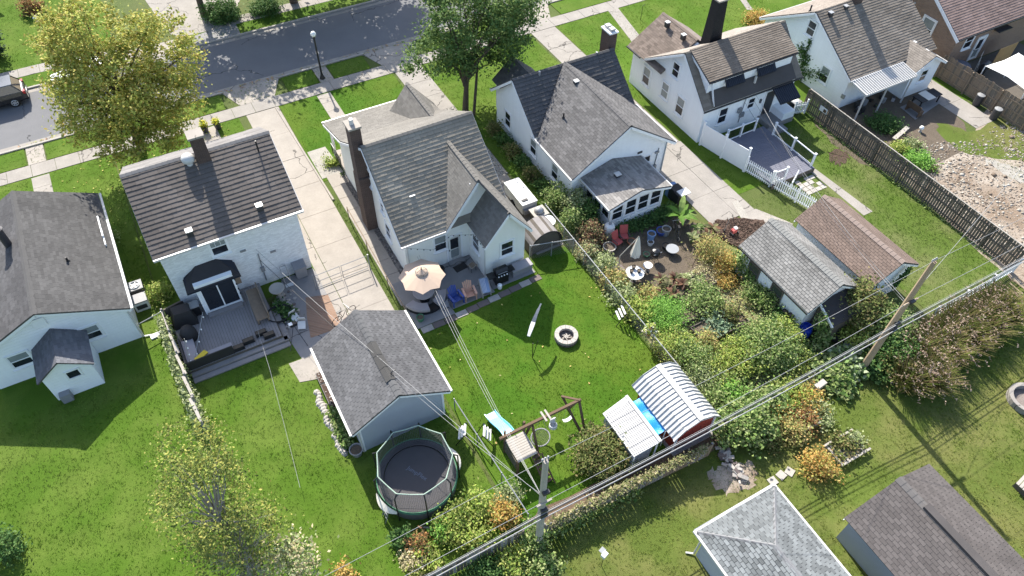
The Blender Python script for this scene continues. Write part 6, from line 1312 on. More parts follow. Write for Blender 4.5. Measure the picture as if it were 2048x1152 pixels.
MB().tube([(tp_.x, tp_.y, .5), (tp_.x, tp_.y, 2.4)], .02, 6).build('mast', 'metal_dark', uc)
def rtable(label, px, py, r, h, m, n_items=3, name='garden_table'):
    p = at(px, py, h); t = thing(name, label, 'table', (p.x, p.y, 0)); MB().lathe([(r, 0), (r, .04)], (p.x, p.y, h-.04), 18).build('tabletop', m, t); MB().lathe([(.25, 0), (.04, .05), (.04, h-.06)], (p.x, p.y, .02), 8).build('pedestal', 'metal_dark', t)
    for k in range(3): MB().tube([(p.x, p.y, h*.5), (p.x+r*.7*math.cos(k*2.1), p.y+r*.7*math.sin(k*2.1), .02)], .02, 4).build('leg', 'metal_dark', t)
    return p
p = rtable('round white slatted table crowded with dark pots at the garden path', 1270, 545, .55, .7, 'plastic_white')
for k, (dx, dy) in enumerate(((-.2, .1), (.2, -.1), (.1, .3))): pot(['first dark pot on the round white garden table', 'second dark pot on the round white garden table', 'third dark pot on the round white garden table'][k], p.x+dx, p.y+dy, .12, .2, 'plastic_black', z=.7, group='pots on the garden table')
rtable('small white stand with a basin in the shaded garden', 1296, 530, .28, .55, 'plastic_white', name='basin_stand'); rtable('round grey patio table on the dark paving', 1345, 497, .4, .45, 'steel_grey')
for lab, px, py, r, h, m in (('blue plastic tub beside the smoker', 1322, 468, .33, .35, 'plastic_blue'), ('pale blue plastic bin stack in the shaded garden', 1300, 482, .26, .7, 'plastic_ltblue'), ('white bucket below the pale blue bin stack', 1300, 490, .2, .3, 'plastic_white'), ('dark round pot with a white rim', 1331, 497, .25, .3, 'plastic_black'), ('grey kettle smoker among the garden pots', 1330, 470, .28, .6, 'metal_galv'), ('tan half barrel planter in the shaded garden', 1365, 448, .38, .4, 'wood_tan'), ('pale scalloped pot beside the red chairs', 1218, 500, .4, .35, 'stone_pale'), ('terracotta bowl below the sunroom windows', 1262, 487, .28, .25, 'terracotta'), ('bright lime pot on the garden paving', 1292, 512, .2, .2, 'tramp_pad')):
    p = at(px, py); pot(lab, p.x, p.y, r, h, m, name='garden_pot')
bg = thing('charcoal_barbecue', 'black barbecue with a chrome rail between the garden pots', 'grill', (23.3, 21.9, 0)); p = at(1308, 520); MB().lathe([(.05, .4), (.28, .5), (.3, .7)], (p.x, p.y, 0), 12).build('bowl', 'metal_black', bg); MB().lathe([(.3, .7), (.22, .85), (.03, .92)], (p.x, p.y, 0), 12).build('lid', 'metal_black', bg); MB().tube([(p.x-.3, p.y-.2, .75), (p.x+.3, p.y-.2, .75)], .02, 5).build('rail', 'metal_galv', bg)
for k in range(3): MB().tube([(p.x+.25*math.cos(k*2.1), p.y+.25*math.sin(k*2.1), 0), (p.x+.1*math.cos(k*2.1), p.y+.1*math.sin(k*2.1), .5)], .018, 4).build('leg', 'metal_black', bg)
bicycle('bicycle leaning beside the dark garden barbecue', 1350, 470, math.radians(70))
tr_ = thing('wheeled_bin', 'dark covered cart with a white lid at the edge of the garden driveway', 'cart', (27, 26, 0)); p = at(1352, 400); MB().box((p.x, p.y, .45), (.7, 1.0, .8)).build('body', 'plastic_black', tr_); MB().box((p.x+.15, p.y-.35, .9), (.75, .55, .08)).build('lid', 'plastic_white', tr_); MB().box((p.x, p.y+.25, .88), (.72, .6, .05)).build('cover', 'cover_dark', tr_)
mb = MB(); q = at(1340, 388); st_ = thing('storage_crates', 'stack of pale blue crates behind the sunroom', 'crates', (q.x, q.y, 0))
for k in range(3): MB().b2((q.x-.35, q.y-.4, .02+k*.3), (q.x+.25, q.y+.15, .3+k*.3)).build('crate', 'plastic_ltblue', st_)
ti = thing('tiller', 'red and white tiller standing on the dug soil', 'tiller', (28.3, 21.5, 0)); p = at(1466, 466, .2); MB().box(p+V(0, 0, .2), (.35, .25, .25)).build('engine', 'fabric_red', ti); MB().box(p+V(.12, .02, .36), (.22, .2, .1)).build('guard', 'plastic_white', ti)
for s in (-1, 1): MB().tube([p+V(s*.1, 0, .2), p+V(s*.22+.1, .7, .8)], .015, 5).build('handle', 'metal_black', ti); MB().box(p+V(s*.22, -.1, 0), (.06, .3, .3)).build('tine', 'metal_dark', ti)
sh = thing('spade', 'long handled spade standing in the dug soil', 'spade', (28, 21.9, 0)); a = at(1448, 463, .12); b = at(1459, 437, 1.0); MB().tube([a, b], .02, 5).build('handle', 'wood_pale', sh); MB().box(a, (.2, .04, .3), rz=.4).build('blade', 'metal_dark', sh)
# raised beds
def bed(label, cx, cy, w_, d_, h, rz, m, name='raised_bed', thick=.05, group=None, fill='soil'):
    t = thing(name, label, 'raised bed', (cx, cy, 0), rz, group)
    for s in (-1, 1): MB().box((0, s*d_/2, h/2), (w_, thick, h)).build('plank', m, t, local=True); MB().box((s*(w_/2-thick/2), 0, h/2), (thick, d_-thick-.004, h)).build('plank', m, t, local=True)
    MB().box((0, 0, h*.4), (w_-2*thick, d_-2*thick, h*.75)).build('soil', fill, t, local=True); return t
bed('raised bed of dark leaved cannas behind the round white table', 23.2, 18.9, 2.6, 1.1, .4, math.radians(4), 'wood_dark'); bed('raised bed with bean poles in the middle of the garden', 22.7, 15.9, 3.2, 1.3, .4, math.radians(2), 'wood_dark'); bed('raised bed under the rounded dark green bush', 22.3, 17.6, 2.8, 1.2, .35, math.radians(2), 'wood_dark')
bp = thing('bean_poles', 'thin dark bean poles standing in the middle raised bed', 'poles', (22.8, 15.8, 0))
for px, py, px2, py2 in ((1443, 640, 1452, 600), (1470, 645, 1482, 602), (1476, 640, 1477, 612)): a = at(px, py, .3); b = at(px2, py2, 1.6); MB().tube([a, b], .02, 5).build('pole', 'wood_brown', bp)
ar = thing('wire_arch', 'bent wire garden arch beside the yellowing vines', 'arch', (24.3, 19.8, 0)); a = at(1383, 535); b = at(1432, 490)
for o_ in (0, .35): MB().tube([a.lerp(b, k/12)+V(o_, 0, 1.7*math.sin(math.pi*k/12)) for k in range(13)], .02, 5).build('hoop', 'wood_brown', ar)
bw = thing('slatted_bed', 'white slatted pallet bed of leggy plants beside the orange bush', 'raised bed', (23.4, 6.9, 0), math.radians(0))
for k in range(9): MB().b2((22.55+k*.2, 6.3, .06), (22.67+k*.2, 7.5, .22)).build('slat', 'wood_pale', bw)
for y in (6.3, 7.5): MB().b2((22.45, y-.05, .22), (24.4, y+.05, .32)).build('rail', 'wood_pale', bw)
MB().b2((22.5, 6.35, .0), (24.3, 7.45, .05)).build('soil', 'soil', bw)
# compost pen
cpn = thing('compost_pen', 'weathered rail pen overgrown by orange vines', 'pen', (21.6, 9.2, 0))
for a, b in (((1590, 870), (1640, 845)), ((1600, 835), (1625, 822))): p, q = at(*a, .5), at(*b, .5); MB().bar(p, q, .08, .1).build('rail', 'wood_grey', cpn)
p = at(1640, 770, .5); MB().box(p, (.7, .3, .25), rz=.1).build('post_block', 'stone_pale', cpn)
# rubble and stones
rbk = thing('stone_heap', 'heap of split grey stones at the back fence corner', 'stone heap', (17.9, 9.0, 0))
for k in range(46):
    t = random.random(); c = at(1443+40*t+random.uniform(-9, 9), 905+62*t+random.uniform(-8, 8)); s = random.uniform(.12, .26)
    MB().box((c.x, c.y, random.uniform(.05, .25)), (s*1.5, s*.7, s*.5), rot=Matrix.Rotation(random.uniform(-.4, .4), 3, 'X') @ Matrix.Rotation(random.uniform(0, 3.1), 3, 'Z')).build('stone', random.choice(['stone', 'stone_pale', 'stone_dark']), rbk)
for i, (px, py) in enumerate(((1545, 963), (1562, 951), (1579, 944))):
    p = at(px, py); o = MB().box((p.x, p.y, .03), (.42, .4, .06), rz=.2*i).build('stepping_stone', 'stone_pale'); tag(o, ['flat stepping stone at the hipped garage corner', 'middle of the three flat stepping stones', 'flat stepping stone nearest the orange bush'][i], 'stepping stone', 'stepping stones')
rg = thing('fire_ring', 'big round concrete fire ring at the right edge of the back lawn', 'fire ring', (33.8, 4.5, 0)); p = at(2050, 803); MB().lathe([(.95, 0), (.95, .38), (.74, .38), (.74, .05)], (p.x, p.y, 0), 28).build('ring', 'concrete_old', rg); MB().lathe([(.74, .06), (.01, .12)], (p.x, p.y, 0), 20).build('ash_bed', 'ash', rg)
tb_ = thing('picnic_bench', 'weathered slatted bench cut off by the right edge of the frame', 'bench', (29.9, 1.3, 0)); p = at(2056, 985)
for k in range(5): MB().bar((p.x-.5, p.y+.5-k*.17, .45), (p.x+.9, p.y+.7-k*.17, .45), .14, .04).build('slat', 'wood_pale', tb_)
for s in (-.4, .6): MB().b2((p.x+s, p.y-.3, 0), (p.x+s+.08, p.y+.6, .42)).build('leg', 'wood_dark', tb_)
bf = thing('bird_feeder', 'small pale bird feeder on a thin pole in the near lawn', 'bird feeder', (10.0, 7.7, 0)); p = at(1209, 1110, 1.3); MB().tube([(p.x, p.y, 0), (p.x, p.y, 1.2)], .018, 5).build('pole', 'metal_black', bf); MB().box((p.x, p.y, 1.3), (.28, .2, .22), rz=.3).build('box', 'plastic_white', bf); MB().box((p.x+.02, p.y+.2, 1.35), (.26, .22, .03), rz=.3).build('roof', 'steel_grey', bf)
# blue barrel and rain barrel behind the ivy garage
bbq = thing('blue_barrel', 'bright blue open barrel behind the ivy covered garage', 'barrel', (26.4, 13.3, 0)); p = at(1604, 672); MB().lathe([(.3, 0), (.36, .15), (.36, .75), (.31, .9), (.28, .88), (.33, .5)], (p.x, p.y, 0), 16).build('barrel', 'barrel_blue', bbq); MB().lathe([(.33, .8), (.01, .82)], (p.x, p.y, 0), 16).build('water', 'barrel_blue', bbq)
rbq = thing('grey_barrel', 'open grey barrel on a wooden stand behind the lean-to', 'barrel', (29.6, 12.5, 0)); p = at(1697, 655); MB().lathe([(.26, .4), (.32, .55), (.32, 1.0), (.29, 1.05), (.25, .98), (.24, .6)], (p.x, p.y, 0), 14).build('barrel', 'plastic_grey', rbq); MB().b2((p.x-.35, p.y-.35, 0), (p.x+.35, p.y+.35, .4)).build('stand', 'wood_grey', rbq)
sc_ = thing('scrap_pile', 'pile of dark covered scrap behind the lean-to', 'scrap pile', (28.6, 11.6, 0))
for px, py, w_ in ((1675, 675, .9), (1695, 690, .8), (1655, 665, .7), (1690, 670, .6)): p = at(px, py); MB().box((p.x, p.y, .2), (w_, w_*.7, .4), rot=Matrix.Rotation(random.uniform(-.3, .3), 3, 'Y') @ Matrix.Rotation(random.random(), 3, 'Z')).build('scrap', random.choice(['cover_dark', 'steel_grey', 'plastic_grey']), sc_)
pots_ = ((1573, 618, .16), (1580, 628, .15), (1593, 622, .17), (1570, 632, .15), (1585, 640, .16))
for i, (px, py, r) in enumerate(pots_): p = at(px, py, .3); pot(['topmost', 'upper', 'rightmost', 'leftmost', 'lowest'][i]+' of the dark pots hung along the ivy garage wall', 26.2, p.y, r, .25, 'plastic_black', z=.3+.12*i, group='dark pots on the garage wall')
# ================================================================ RIGHT NEIGHBOUR
for i, (px, py) in enumerate(((1951, 210), (1985, 238))):
    p = at(px, py); t = thing('barrel', ['dark barrel nearer the house on the concrete strip', 'dark barrel farther from the house at the concrete end'][i], 'barrel', (p.x, p.y, 0), group='dark barrels by the brown fence'); MB().lathe([(.27, 0), (.29, .2), (.29, .7), (.27, .85)], (p.x, p.y, .03), 14).build('drum', 'metal_dark', t)
    MB().lathe([(.29, 0), (.29, .04), (.1, .07)], (p.x, p.y, .88), 12).build('lid', 'metal_galv', t)
gz = thing('gazebo', 'white fabric gazebo canopy behind the brown fence', 'gazebo', (56.5, 22.5, 0)); z0, z1 = 2.2, 2.95; cx, cy = 56.6, 22.9; a_, b_ = 1.9, 1.75
cn = [(cx-a_, cy-b_, z0), (cx+a_, cy-b_, z0), (cx+a_, cy+b_, z0), (cx-a_, cy+b_, z0)]
for k in range(4):
    p, q = V(*cn[k]), V(*cn[(k+1) % 4]); m_ = (p+q)/2+(V(cx, cy, z0)-(p+q)/2)*.1+V(0, 0, .05); MB().add([p, m_, q, V(cx, cy, z1)], [(0, 1, 3), (1, 2, 3)]).build('canopy_panel', 'fabric_white', gz); MB().tube([p, V(p.x, p.y, 0)], .035, 6).build('post', 'trim_white', gz)
MB().bar((cx-.35, cy-.1, z1+.06), (cx+.6, cy-.35, z1+.02), .12, .1).build('vent_flap', 'cover_dark', gz)
gw = thing('gas_grill', 'dark barrel grill on the brick house deck behind the brown fence', 'grill', (56.9, 25.7, 0)); o = MB().lathe([(.02, -.42), (.27, -.4), (.27, .4), (.02, .42)], n=14).build('drum', 'metal_dark', gw, local=True); o.rotation_euler = (0, math.pi/2, .3); o.location = (0, 0, 1.0)
MB().box((0, 0, .5), (.7, .45, .7), rz=.3).build('cart', 'metal_black', gw, local=True); MB().box((.55, .1, .95), (.3, .4, .05), rz=.3).build('side_shelf', 'metal_galv', gw, local=True)
bd_ = struct(MB().b2((54.2, 22, 0), (64, 27.4, .05)).build('brick_house_deck', 'wood_dark')); cp = thing('privacy_panel', 'golden plank screen beside the brick house door', 'screen', (59.5, 25.9, 0))
for k in range(9): MB().b2((58.3+k*.24, 25.9, .05), (58.52+k*.24, 25.94, 1.9)).build('board', 'wood_new', cp)
hb = thing('covered_tub', 'navy covered spa behind the brown fence corner', 'spa', (55.6, 27.0, 0)); MB().lathe([(.8, 0), (.85, .7), (.7, .9), (.1, .95)], (55.5, 26.7, 0), 14).build('cover', 'composite_shade_navy', hb)
ta = thing('tv_aerial', 'metal clothes airer standing beside the covered spa', 'clothes airer', (55.9, 26.0, 0)); mb = MB()
for k in range(5): mb.tube([(55.7+.12*k, 25.6+.1*k, 1.2+.16*k), (56.3+.12*k, 25.9+.1*k, 1.25+.16*k)], .014, 4)
mb.tube([(55.7, 25.6, 0), (56.2, 26.0, 2.0)], .018, 4); mb.tube([(56.3, 25.9, 0), (56.8, 26.3, 2.0)], .018, 4); mb.build('frame', 'metal_galv', ta)
tyr = thing('old_tyre', 'dark tyre lying on the brick house deck', 'tyre', (56.8, 26.7, 0)); MB().lathe([(.24, .05), (.24, .2), (.42, .24), (.5, .14), (.42, .05)], (56.6, 26.75, .05), 16).build('tyre', 'rubber', tyr)
tbl = thing('patio_table', 'dark rectangular table with a pale runner on the stucco house slab', 'table', (50.5, 25.3, 0)); MB().b2((49.0, 24.8, .7), (51.2, 25.7, .76)).build('tabletop', 'plastic_black', tbl); MB().b2((49.6, 24.75, .762), (50.4, 25.75, .78)).build('runner', 'fabric_cream', tbl)
for x in (49.1, 51.1):
    for y in (24.9, 25.6): MB().b2((x-.04, y-.04, 0), (x+.04, y+.04, .7)).build('leg', 'metal_black', tbl)
bnc = thing('wood_bench', 'brown wooden bench end on beside the dark patio table', 'bench', (48.4, 24.7, 0)); MB().b2((48.2, 24.2, .4), (48.7, 25.4, .46)).build('seat', 'wood_brown', bnc); MB().b2((48.15, 24.2, .46), (48.2, 25.4, .9)).build('backrest', 'wood_brown', bnc)
for y in (24.25, 25.35): MB().b2((48.2, y-.04, 0), (48.68, y+.04, .4)).build('leg', 'wood_brown', bnc)
clu = thing('stored_clutter', 'dark clutter of pots and tools under the metal patio cover', 'clutter', (46.5, 27, 0))
for k in range(16): x = 44.6+3.9*random.random(); y = 26.5+1.1*random.random(); s = random.uniform(.2, .5); MB().box((x, y, s/2), (s, s*.7, s), rz=random.random()).build('box', random.choice(['wood_brown', 'cover_dark', 'plastic_grey', 'metal_dark', 'fabric_grey']), clu)
wd = thing('low_bench', 'pale plank bench at the edge of the gravel yard', 'bench', (46.3, 21.8, 0)); p = at(1802, 266, .5); MB().box((p.x, p.y, .5), (2.0, .3, .06), rz=.25).build('seat', 'wood_pale', wd)
for k in range(10): MB().box((p.x-.9+k*.2, p.y-.2+.05*k, .25), (.08, .04, .5)).build('picket', 'wood_dark', wd)
mb_ = thing('garden_ball', 'white gazing ball on the edge of the shaded yard', 'garden ball', (47.5, 22.3, 0)); p = at(1843, 257, .3); MB().lathe([(.02, -.16), (.12, -.12), (.17, 0), (.12, .12), (.02, .16)], (p.x, p.y, .35), 12).build('ball', 'globe', mb_, smooth=True); MB().lathe([(.14, 0), (.06, .2)], (p.x, p.y, 0), 8).build('stand', 'stone', mb_)
ac = thing('air_conditioner', 'black air conditioner beside the awning house corner', 'air conditioner', (40.6, 29.4, 0)); p = at(1600, 180); MB().b2((40.3, 29.0, 0), (41.0, 29.7, .8)).build('cabinet', 'metal_black', ac); MB().b2((40.28, 28.98, .8), (41.02, 29.72, .86)).build('top', 'plastic_grey', ac); MB().lathe([(.28, 0), (.25, .03)], (40.65, 29.35, .86), 14).build('fan_guard', 'globe', ac)
sg = thing('notice', 'small pale notice fixed to the tall weathered fence', 'sign', (41.24, 27.0, 1.0)); MB().box((41.22, 27.2, 1.2), (.03, .7, .4)).build('board', 'plastic_white', sg); MB().box((41.2, 27.05, 1.18), (.02, .25, .25)).build('picture', 'wood_brown', sg)
for px, py in ((1282, 40),): p = at(px, py); o = thing('sign_post', 'thin shepherd hook post on the curved front walk', 'post', (p.x, p.y, 0)); MB().tube([(p.x-.05, p.y, 0), (p.x-.05, p.y, 1.3), (p.x+.2, p.y, 1.4)], .02, 5).build('post', 'metal_black', o)
str_ = thing('string_lights', 'string of small lamps hung across the cream house back wall', 'string lights', (11, 27.3, 2.4)); pts_ = [V(8.9, 27.2, 2.9), V(10.3, 26.9, 2.35), V(11.6, 27.3, 2.55), V(12.75, 26.6, 2.7), V(12.8, 25.4, 2.6)]; mb = MB(); mb.tube(pts_, .008, 4); mb.build('cord', 'wire_dark', str_)
for i in range(4):
    for k in range(4): c = pts_[i].lerp(pts_[i+1], (k+.5)/4); MB().lathe([(.02, -.08), (.04, -.04), (.02, 0)], c, 6).build('bulb', 'metal_dark', str_)

# lattice gate and pallet slats
lg_ = thing('lattice_gate', 'pale lattice panel between the red shed and the bushes', 'gate', (18.6, 10.6, 0))
for k in range(9):
    MB().bar((18.1+k*.11, 10.55, .1), (18.1+k*.11+.5, 10.6, 1.1), .025, .012).build('lath', 'wood_pale', lg_); MB().bar((18.6+k*.11, 10.58, .1), (18.1+k*.11, 10.62, 1.1), .025, .012).build('lath', 'wood_pale', lg_)
for z in (.08, 1.12): MB().bar((18.1, 10.58, z), (19.5, 10.58, z), .05, .06).build('rail', 'wood_pale', lg_)
wp = thing('slat_rack', 'rack of brown slats behind the right end of the white picket fence', 'rack', (41.5, 10.2, 0))
for k in range(12): q = at(1975+k*9, 612-k*5.5, .4); MB().bar((q.x, q.y-.5, .5), (q.x, q.y+.45, .55), .09, .03).build('slat', 'wood_tan', wp)
# clods and gravel
def rocks(name, label, poly, n, r, cols, z=.02, parent=None):
    P = np.array([V(*p) for p in poly]); x0, y0 = P.min(0); x1, y1 = P.max(0); x = rng.uniform(x0, x1, n*3); y = rng.uniform(y0, y1, n*3); ins = np.zeros(len(x), bool)
    for i in range(len(P)):
        (ax, ay), (bx_, by) = P[i], P[(i+1) % len(P)]; cr = (ay > y) != (by > y); ins ^= cr & (x < (bx_-ax)*(y-ay)/((by-ay) if by != ay else 1e-9)+ax)
    keep = ins & (vnoise(x, y, .8)+rng.normal(size=len(x))*.25 > .38); x, y = x[keep][:n], y[keep][:n]; n = len(x); s = r*rng.lognormal(0, .45, n)[:, None, None]
    O = np.array([(1, 0, 0), (0, 1, 0), (-1, 0, 0), (0, -1, 0), (0, 0, .8), (0, 0, -.4)])[None]*rng.uniform(.6, 1.3, (n, 6, 3)); a = rng.uniform(0, 6.28, n); c_, s_ = np.cos(a)[:, None], np.sin(a)[:, None]
    O = np.stack([O[..., 0]*c_-O[..., 1]*s_, O[..., 0]*s_+O[..., 1]*c_, O[..., 2]], -1)*s; Vt = (O+np.stack([x, y, np.full(n, z)], 1)[:, None, :]).reshape(-1, 3)
    T = np.array([(0, 1, 4), (1, 2, 4), (2, 3, 4), (3, 0, 4), (1, 0, 5), (2, 1, 5), (3, 2, 5), (0, 3, 5)]); F = (np.arange(n)[:, None, None]*6+T[None]).reshape(-1, 3); C = np.repeat(np.array(cols)[rng.integers(0, len(cols), n)]*rng.uniform(.7, 1.25, n)[:, None], 8, 0)
    o = np_mesh(name, Vt, F, 'rock', C, parent, 'stuff'); o['label'] = label; o['category'] = name; return o
rocks('gravel_clods', 'pale clods and rubble strewn over the bare gravel yard', [(42, 8), (55, 8), (55, 21), (49.5, 20.5), (46.5, 21.8), (42.5, 23.4)], 6500, .06, [(.36, .32, .27), (.30, .25, .2), (.42, .39, .34), (.22, .17, .13)])
rocks('gravel', 'dark stones of the gravel strip under the cream house chimney wall', [(8.5, 26.4), (8.88, 26.4), (8.88, 38.2), (8.5, 38.2)], 2600, .035, [(.2, .18, .17), (.13, .12, .11), (.28, .25, .23)])
rocks('soil_clods', 'dark clods on the dug soil by the tiller', pix((1425, 445), (1478, 438), (1530, 448), (1500, 478), (1480, 500), (1440, 475)), 900, .045, [(.085, .055, .042), (.06, .04, .03), (.12, .085, .065)], .13)
rocks('gravel', 'loose gravel at the back of the cream house driveway', [(16.4, 33.0), (18.5, 33.0), (18.6, 41.4), (16.4, 41.4)], 2200, .04, [(.33, .31, .28), (.24, .22, .2), (.4, .38, .35)])

ms = patch('mulch_strip', [(8.2, 10.5), (17.5, 10.1), (18.2, 10.9), (13, 11.2), (8.4, 11.5)], .02, 'mulch', .1, .08)
# ================================================================ VEGETATION
LEAFK = 1.45   # gain that brightens all the leaf palettes below
def leaves(name, P, size, cols, parent=None, m='leaf', kind='stuff', elong=1.7, up=.35, nrm=None, cvar=.25, label=None):
    """one small bent-free quad per leaf, positions P (n,3), palette cols"""
    P = np.asarray(P, float); n = len(P)
    d = rng.normal(size=(n, 3)); d /= np.linalg.norm(d, axis=1)[:, None]
    nn = rng.normal(size=(n, 3)); nn[:, 2] = np.abs(nn[:, 2])+up*2
    if nrm is not None: nn += nrm*1.5
    nn /= np.linalg.norm(nn, axis=1)[:, None]
    a = np.cross(nn, d); a /= (np.linalg.norm(a, axis=1)[:, None]+1e-9); b = np.cross(nn, a)
    s = size*rng.uniform(.6, 1.3, n)[:, None]
    Vt = np.stack([P-a*s*elong*.5, P+b*s*.5+nn*s*.08, P+a*s*elong*.5, P-b*s*.5+nn*s*.08], 1).reshape(-1, 3)
    F = np.arange(n*4).reshape(n, 4); C = np.clip(np.array(cols)[rng.integers(0, len(cols), n)]*LEAFK*rng.uniform(1-cvar, 1+cvar, n)[:, None], 0, .75)
    return np_mesh(name, Vt, F, m, C, parent, kind, label)
def blob(c, rad, n, ncl, sig=.3, hollow=.55, zmin=.08):
    """leaf positions in clumps through an ellipsoid"""
    c = np.array(c, float); rad = np.array(rad, float)
    d = rng.normal(size=(ncl, 3)); d /= np.linalg.norm(d, axis=1)[:, None]; r = hollow+(1-hollow)*rng.random(ncl)**.7
    cc = c+d*r[:, None]*rad; k = rng.integers(0, ncl, n); w_ = rng.uniform(.5, 1.4, ncl)
    P = cc[k]+rng.normal(size=(n, 3))*(sig*w_[k])[:, None]*np.array([1, 1, .75]); P[:, 2] = np.maximum(P[:, 2], zmin+.04*rng.random(n)); return P, cc
PAL = dict(yg=[(.23, .28, .055), (.16, .235, .045), (.29, .30, .09), (.20, .25, .06)], dark=[(.045, .095, .028), (.06, .12, .03), (.085, .14, .04)], mid=[(.075, .13, .032), (.125, .185, .05), (.175, .225, .075), (.22, .25, .105)],
    pale=[(.24, .27, .13), (.31, .33, .19), (.18, .22, .09), (.15, .19, .07)], rust=[(.30, .15, .06), (.22, .12, .06), (.16, .15, .05)], orange=[(.40, .25, .07), (.34, .26, .09), (.24, .24, .06), (.30, .17, .05)],
    feather=[(.14, .28, .045), (.17, .31, .06), (.12, .24, .05)], bronze=[(.12, .065, .045), (.17, .09, .055), (.08, .085, .035), (.20, .19, .09)], blue=[(.13, .19, .12), (.17, .22, .14), (.10, .15, .09)],
    vine=[(.30, .27, .11), (.24, .25, .08), (.34, .24, .10), (.18, .20, .06)], maple=[(.29, .29, .06), (.24, .265, .05), (.34, .32, .085), (.27, .285, .07), (.17, .205, .045), (.33, .26, .07)],
    oak=[(.055, .105, .03), (.075, .13, .035), (.10, .155, .045), (.13, .18, .05)], olive=[(.10, .12, .035), (.14, .16, .05), (.08, .10, .03), (.17, .14, .06)], dryvine=[(.22, .2, .1), (.16, .17, .07), (.28, .24, .14), (.12, .14, .05)], straw=[(.40, .34, .22), (.32, .28, .16), (.26, .24, .12)], ever=[(.02, .045, .025), (.03, .055, .03)])
def limb_tubes(base, cc, k, r0, z0, parent, m='bark'):
    mb = MB(); idx = rng.permutation(len(cc))[:k]; b = V(*base)
    for i in idx:
        e = V(*cc[i]); s = b+V(0, 0, z0*random.uniform(.55, 1.05)); m_ = s.lerp(e, .5)+V(random.uniform(-.3, .3), random.uniform(-.3, .3), .35)
        mb.tube([s, m_, e], [r0, r0*.55, r0*.15], 5)
    mb.build('limbs', m, parent)
def tree(label, base, trunk_h, r0, blobs, size, pal, bark='bark', nl=14, name='tree', lean=(0, 0), cat='tree', group=None, elong=1.7):
    t = thing(name, label, cat, base, 0, group); b = V(*base)
    MB().tube([b-V(0, 0, .1), b+V(lean[0]*.4, lean[1]*.4, trunk_h*.5), b+V(lean[0], lean[1], trunk_h)], [r0*1.25, r0*.9, r0*.6], 9).build('trunk', bark, t)
    AP = []; AC = []
    for c, rad, n, ncl, sig in blobs: P, cc = blob(c, rad, n, ncl, sig); AP.append(P); AC.append(cc)
    limb_tubes(base, np.concatenate(AC), nl, r0*.5, trunk_h, t, bark); leaves('crown', np.concatenate(AP), size, PAL[pal] if isinstance(pal, str) else pal, t, elong=elong); return t
def pb(px, py, z, rad, n, ncl, sig): p = at(px, py, z); return ((p.x, p.y, z), rad, n, ncl, sig)
tree('yellow-green maple standing in front of the two storey house', (-2.6, 46.9, 0), 4.2, .24, [pb(170, 75, 8.6, (2.5, 2.2, 2.2), 6500, 75, .34), pb(330, 95, 8.0, (2.1, 2.0, 2.4), 5200, 60, .34), pb(225, 170, 6.2, (3.6, 3.2, 2.6), 10500, 120, .38), pb(315, 190, 5.0, (2.6, 2.4, 2.2), 5600, 60, .36), pb(190, 235, 4.0, (2.2, 1.8, 1.4), 3600, 44, .34), pb(330, 265, 3.2, (1.5, 1.4, 1.0), 1600, 22, .32), pb(245, 285, 3.4, (1.6, 1.4, 1.0), 1800, 24, .32), pb(130, 100, 7.2, (1.8, 1.6, 1.4), 2000, 26, .32)], .125, 'maple', nl=40)
tree('dense dark green street tree left of the dark roofed house', (19.1, 40.6, 0), 3.6, .2, [((21.0, 41.8, 6.4), (4.1, 3.7, 3.7), 21000, 210, .40), ((17.6, 41.9, 4.4), (2.4, 1.8, 1.2), 3000, 34, .34), ((23.6, 42.8, 6.6), (2.8, 2.6, 2.8), 5600, 60, .38)], .128, 'oak', nl=22, lean=(.5, .3))
mb = MB(); mb.tube([(19.4, 39.8, 0), (19.9, 40.3, 2.2), (20.6, 41.2, 4.5)], [.12, .1, .07], 7); tag(mb.build('sapling_trunk', 'bark'), 'thin second trunk leaning beside the dark green street tree', 'tree trunk')
tree('big shade tree on the far pavement whose shadow dapples the street', (12.85, 61.2, 0), 4.5, .3, [((12.5, 62.0, 7.6), (5.8, 4.4, 3.6), 13000, 110, .5)], .25, 'oak', nl=12)
tree('second shade tree on the far pavement farther along the street', (19.5, 62.0, 0), 4.5, .28, [((18.6, 62.0, 7.6), (4.6, 3.8, 3.2), 9000, 80, .5)], .25, 'oak', nl=10)
tree('shade tree on the far pavement above the parking pad', (5.5, 62.5, 0), 4.0, .25, [((6.4, 62.2, 7.4), (4.2, 3.8, 3.0), 8000, 70, .5)], .25, 'oak', nl=8)
tree('dark evergreen at the left edge beyond the parked car', (-10.7, 63.6, 0), 1.5, .2, [((-10.9, 63.6, 1.6), (1.5, 1.5, 1.5), 5000, 60, .25), ((-10.9, 63.6, 3.2), (.9, .9, 1.6), 2500, 30, .22)], .12, 'ever', name='evergreen_tree')
tree('sparse young tree with thin yellowing leaves at the near left', (-4.2, 15.9, 0), 4.2, .1, [((-4.2, 16.1, 5.2), (1.9, 2.0, 2.6), 5200, 170, .24), ((-4.0, 17.7, 6.6), (1.4, 1.2, 1.8), 1900, 80, .2), ((-3.7, 15.2, 3.4), (1.9, 1.6, 1.3), 2800, 90, .26)], .075, [(.13, .16, .04), (.2, .23, .055), (.09, .12, .03), (.25, .24, .06)], nl=44, bark='bark_grey')
bt_ = thing('bare_tree', 'leafless grey tree with tangled twigs at the bottom left', 'tree', (-3.9, 14.3, 0))
MB().tube([(-4.1, 14.6, -.1), (-4.0, 14.65, 1.8), (-3.85, 14.8, 3.2)], [.16, .13, .09], 8).build('trunk', 'bark_grey', bt_); mb = MB()
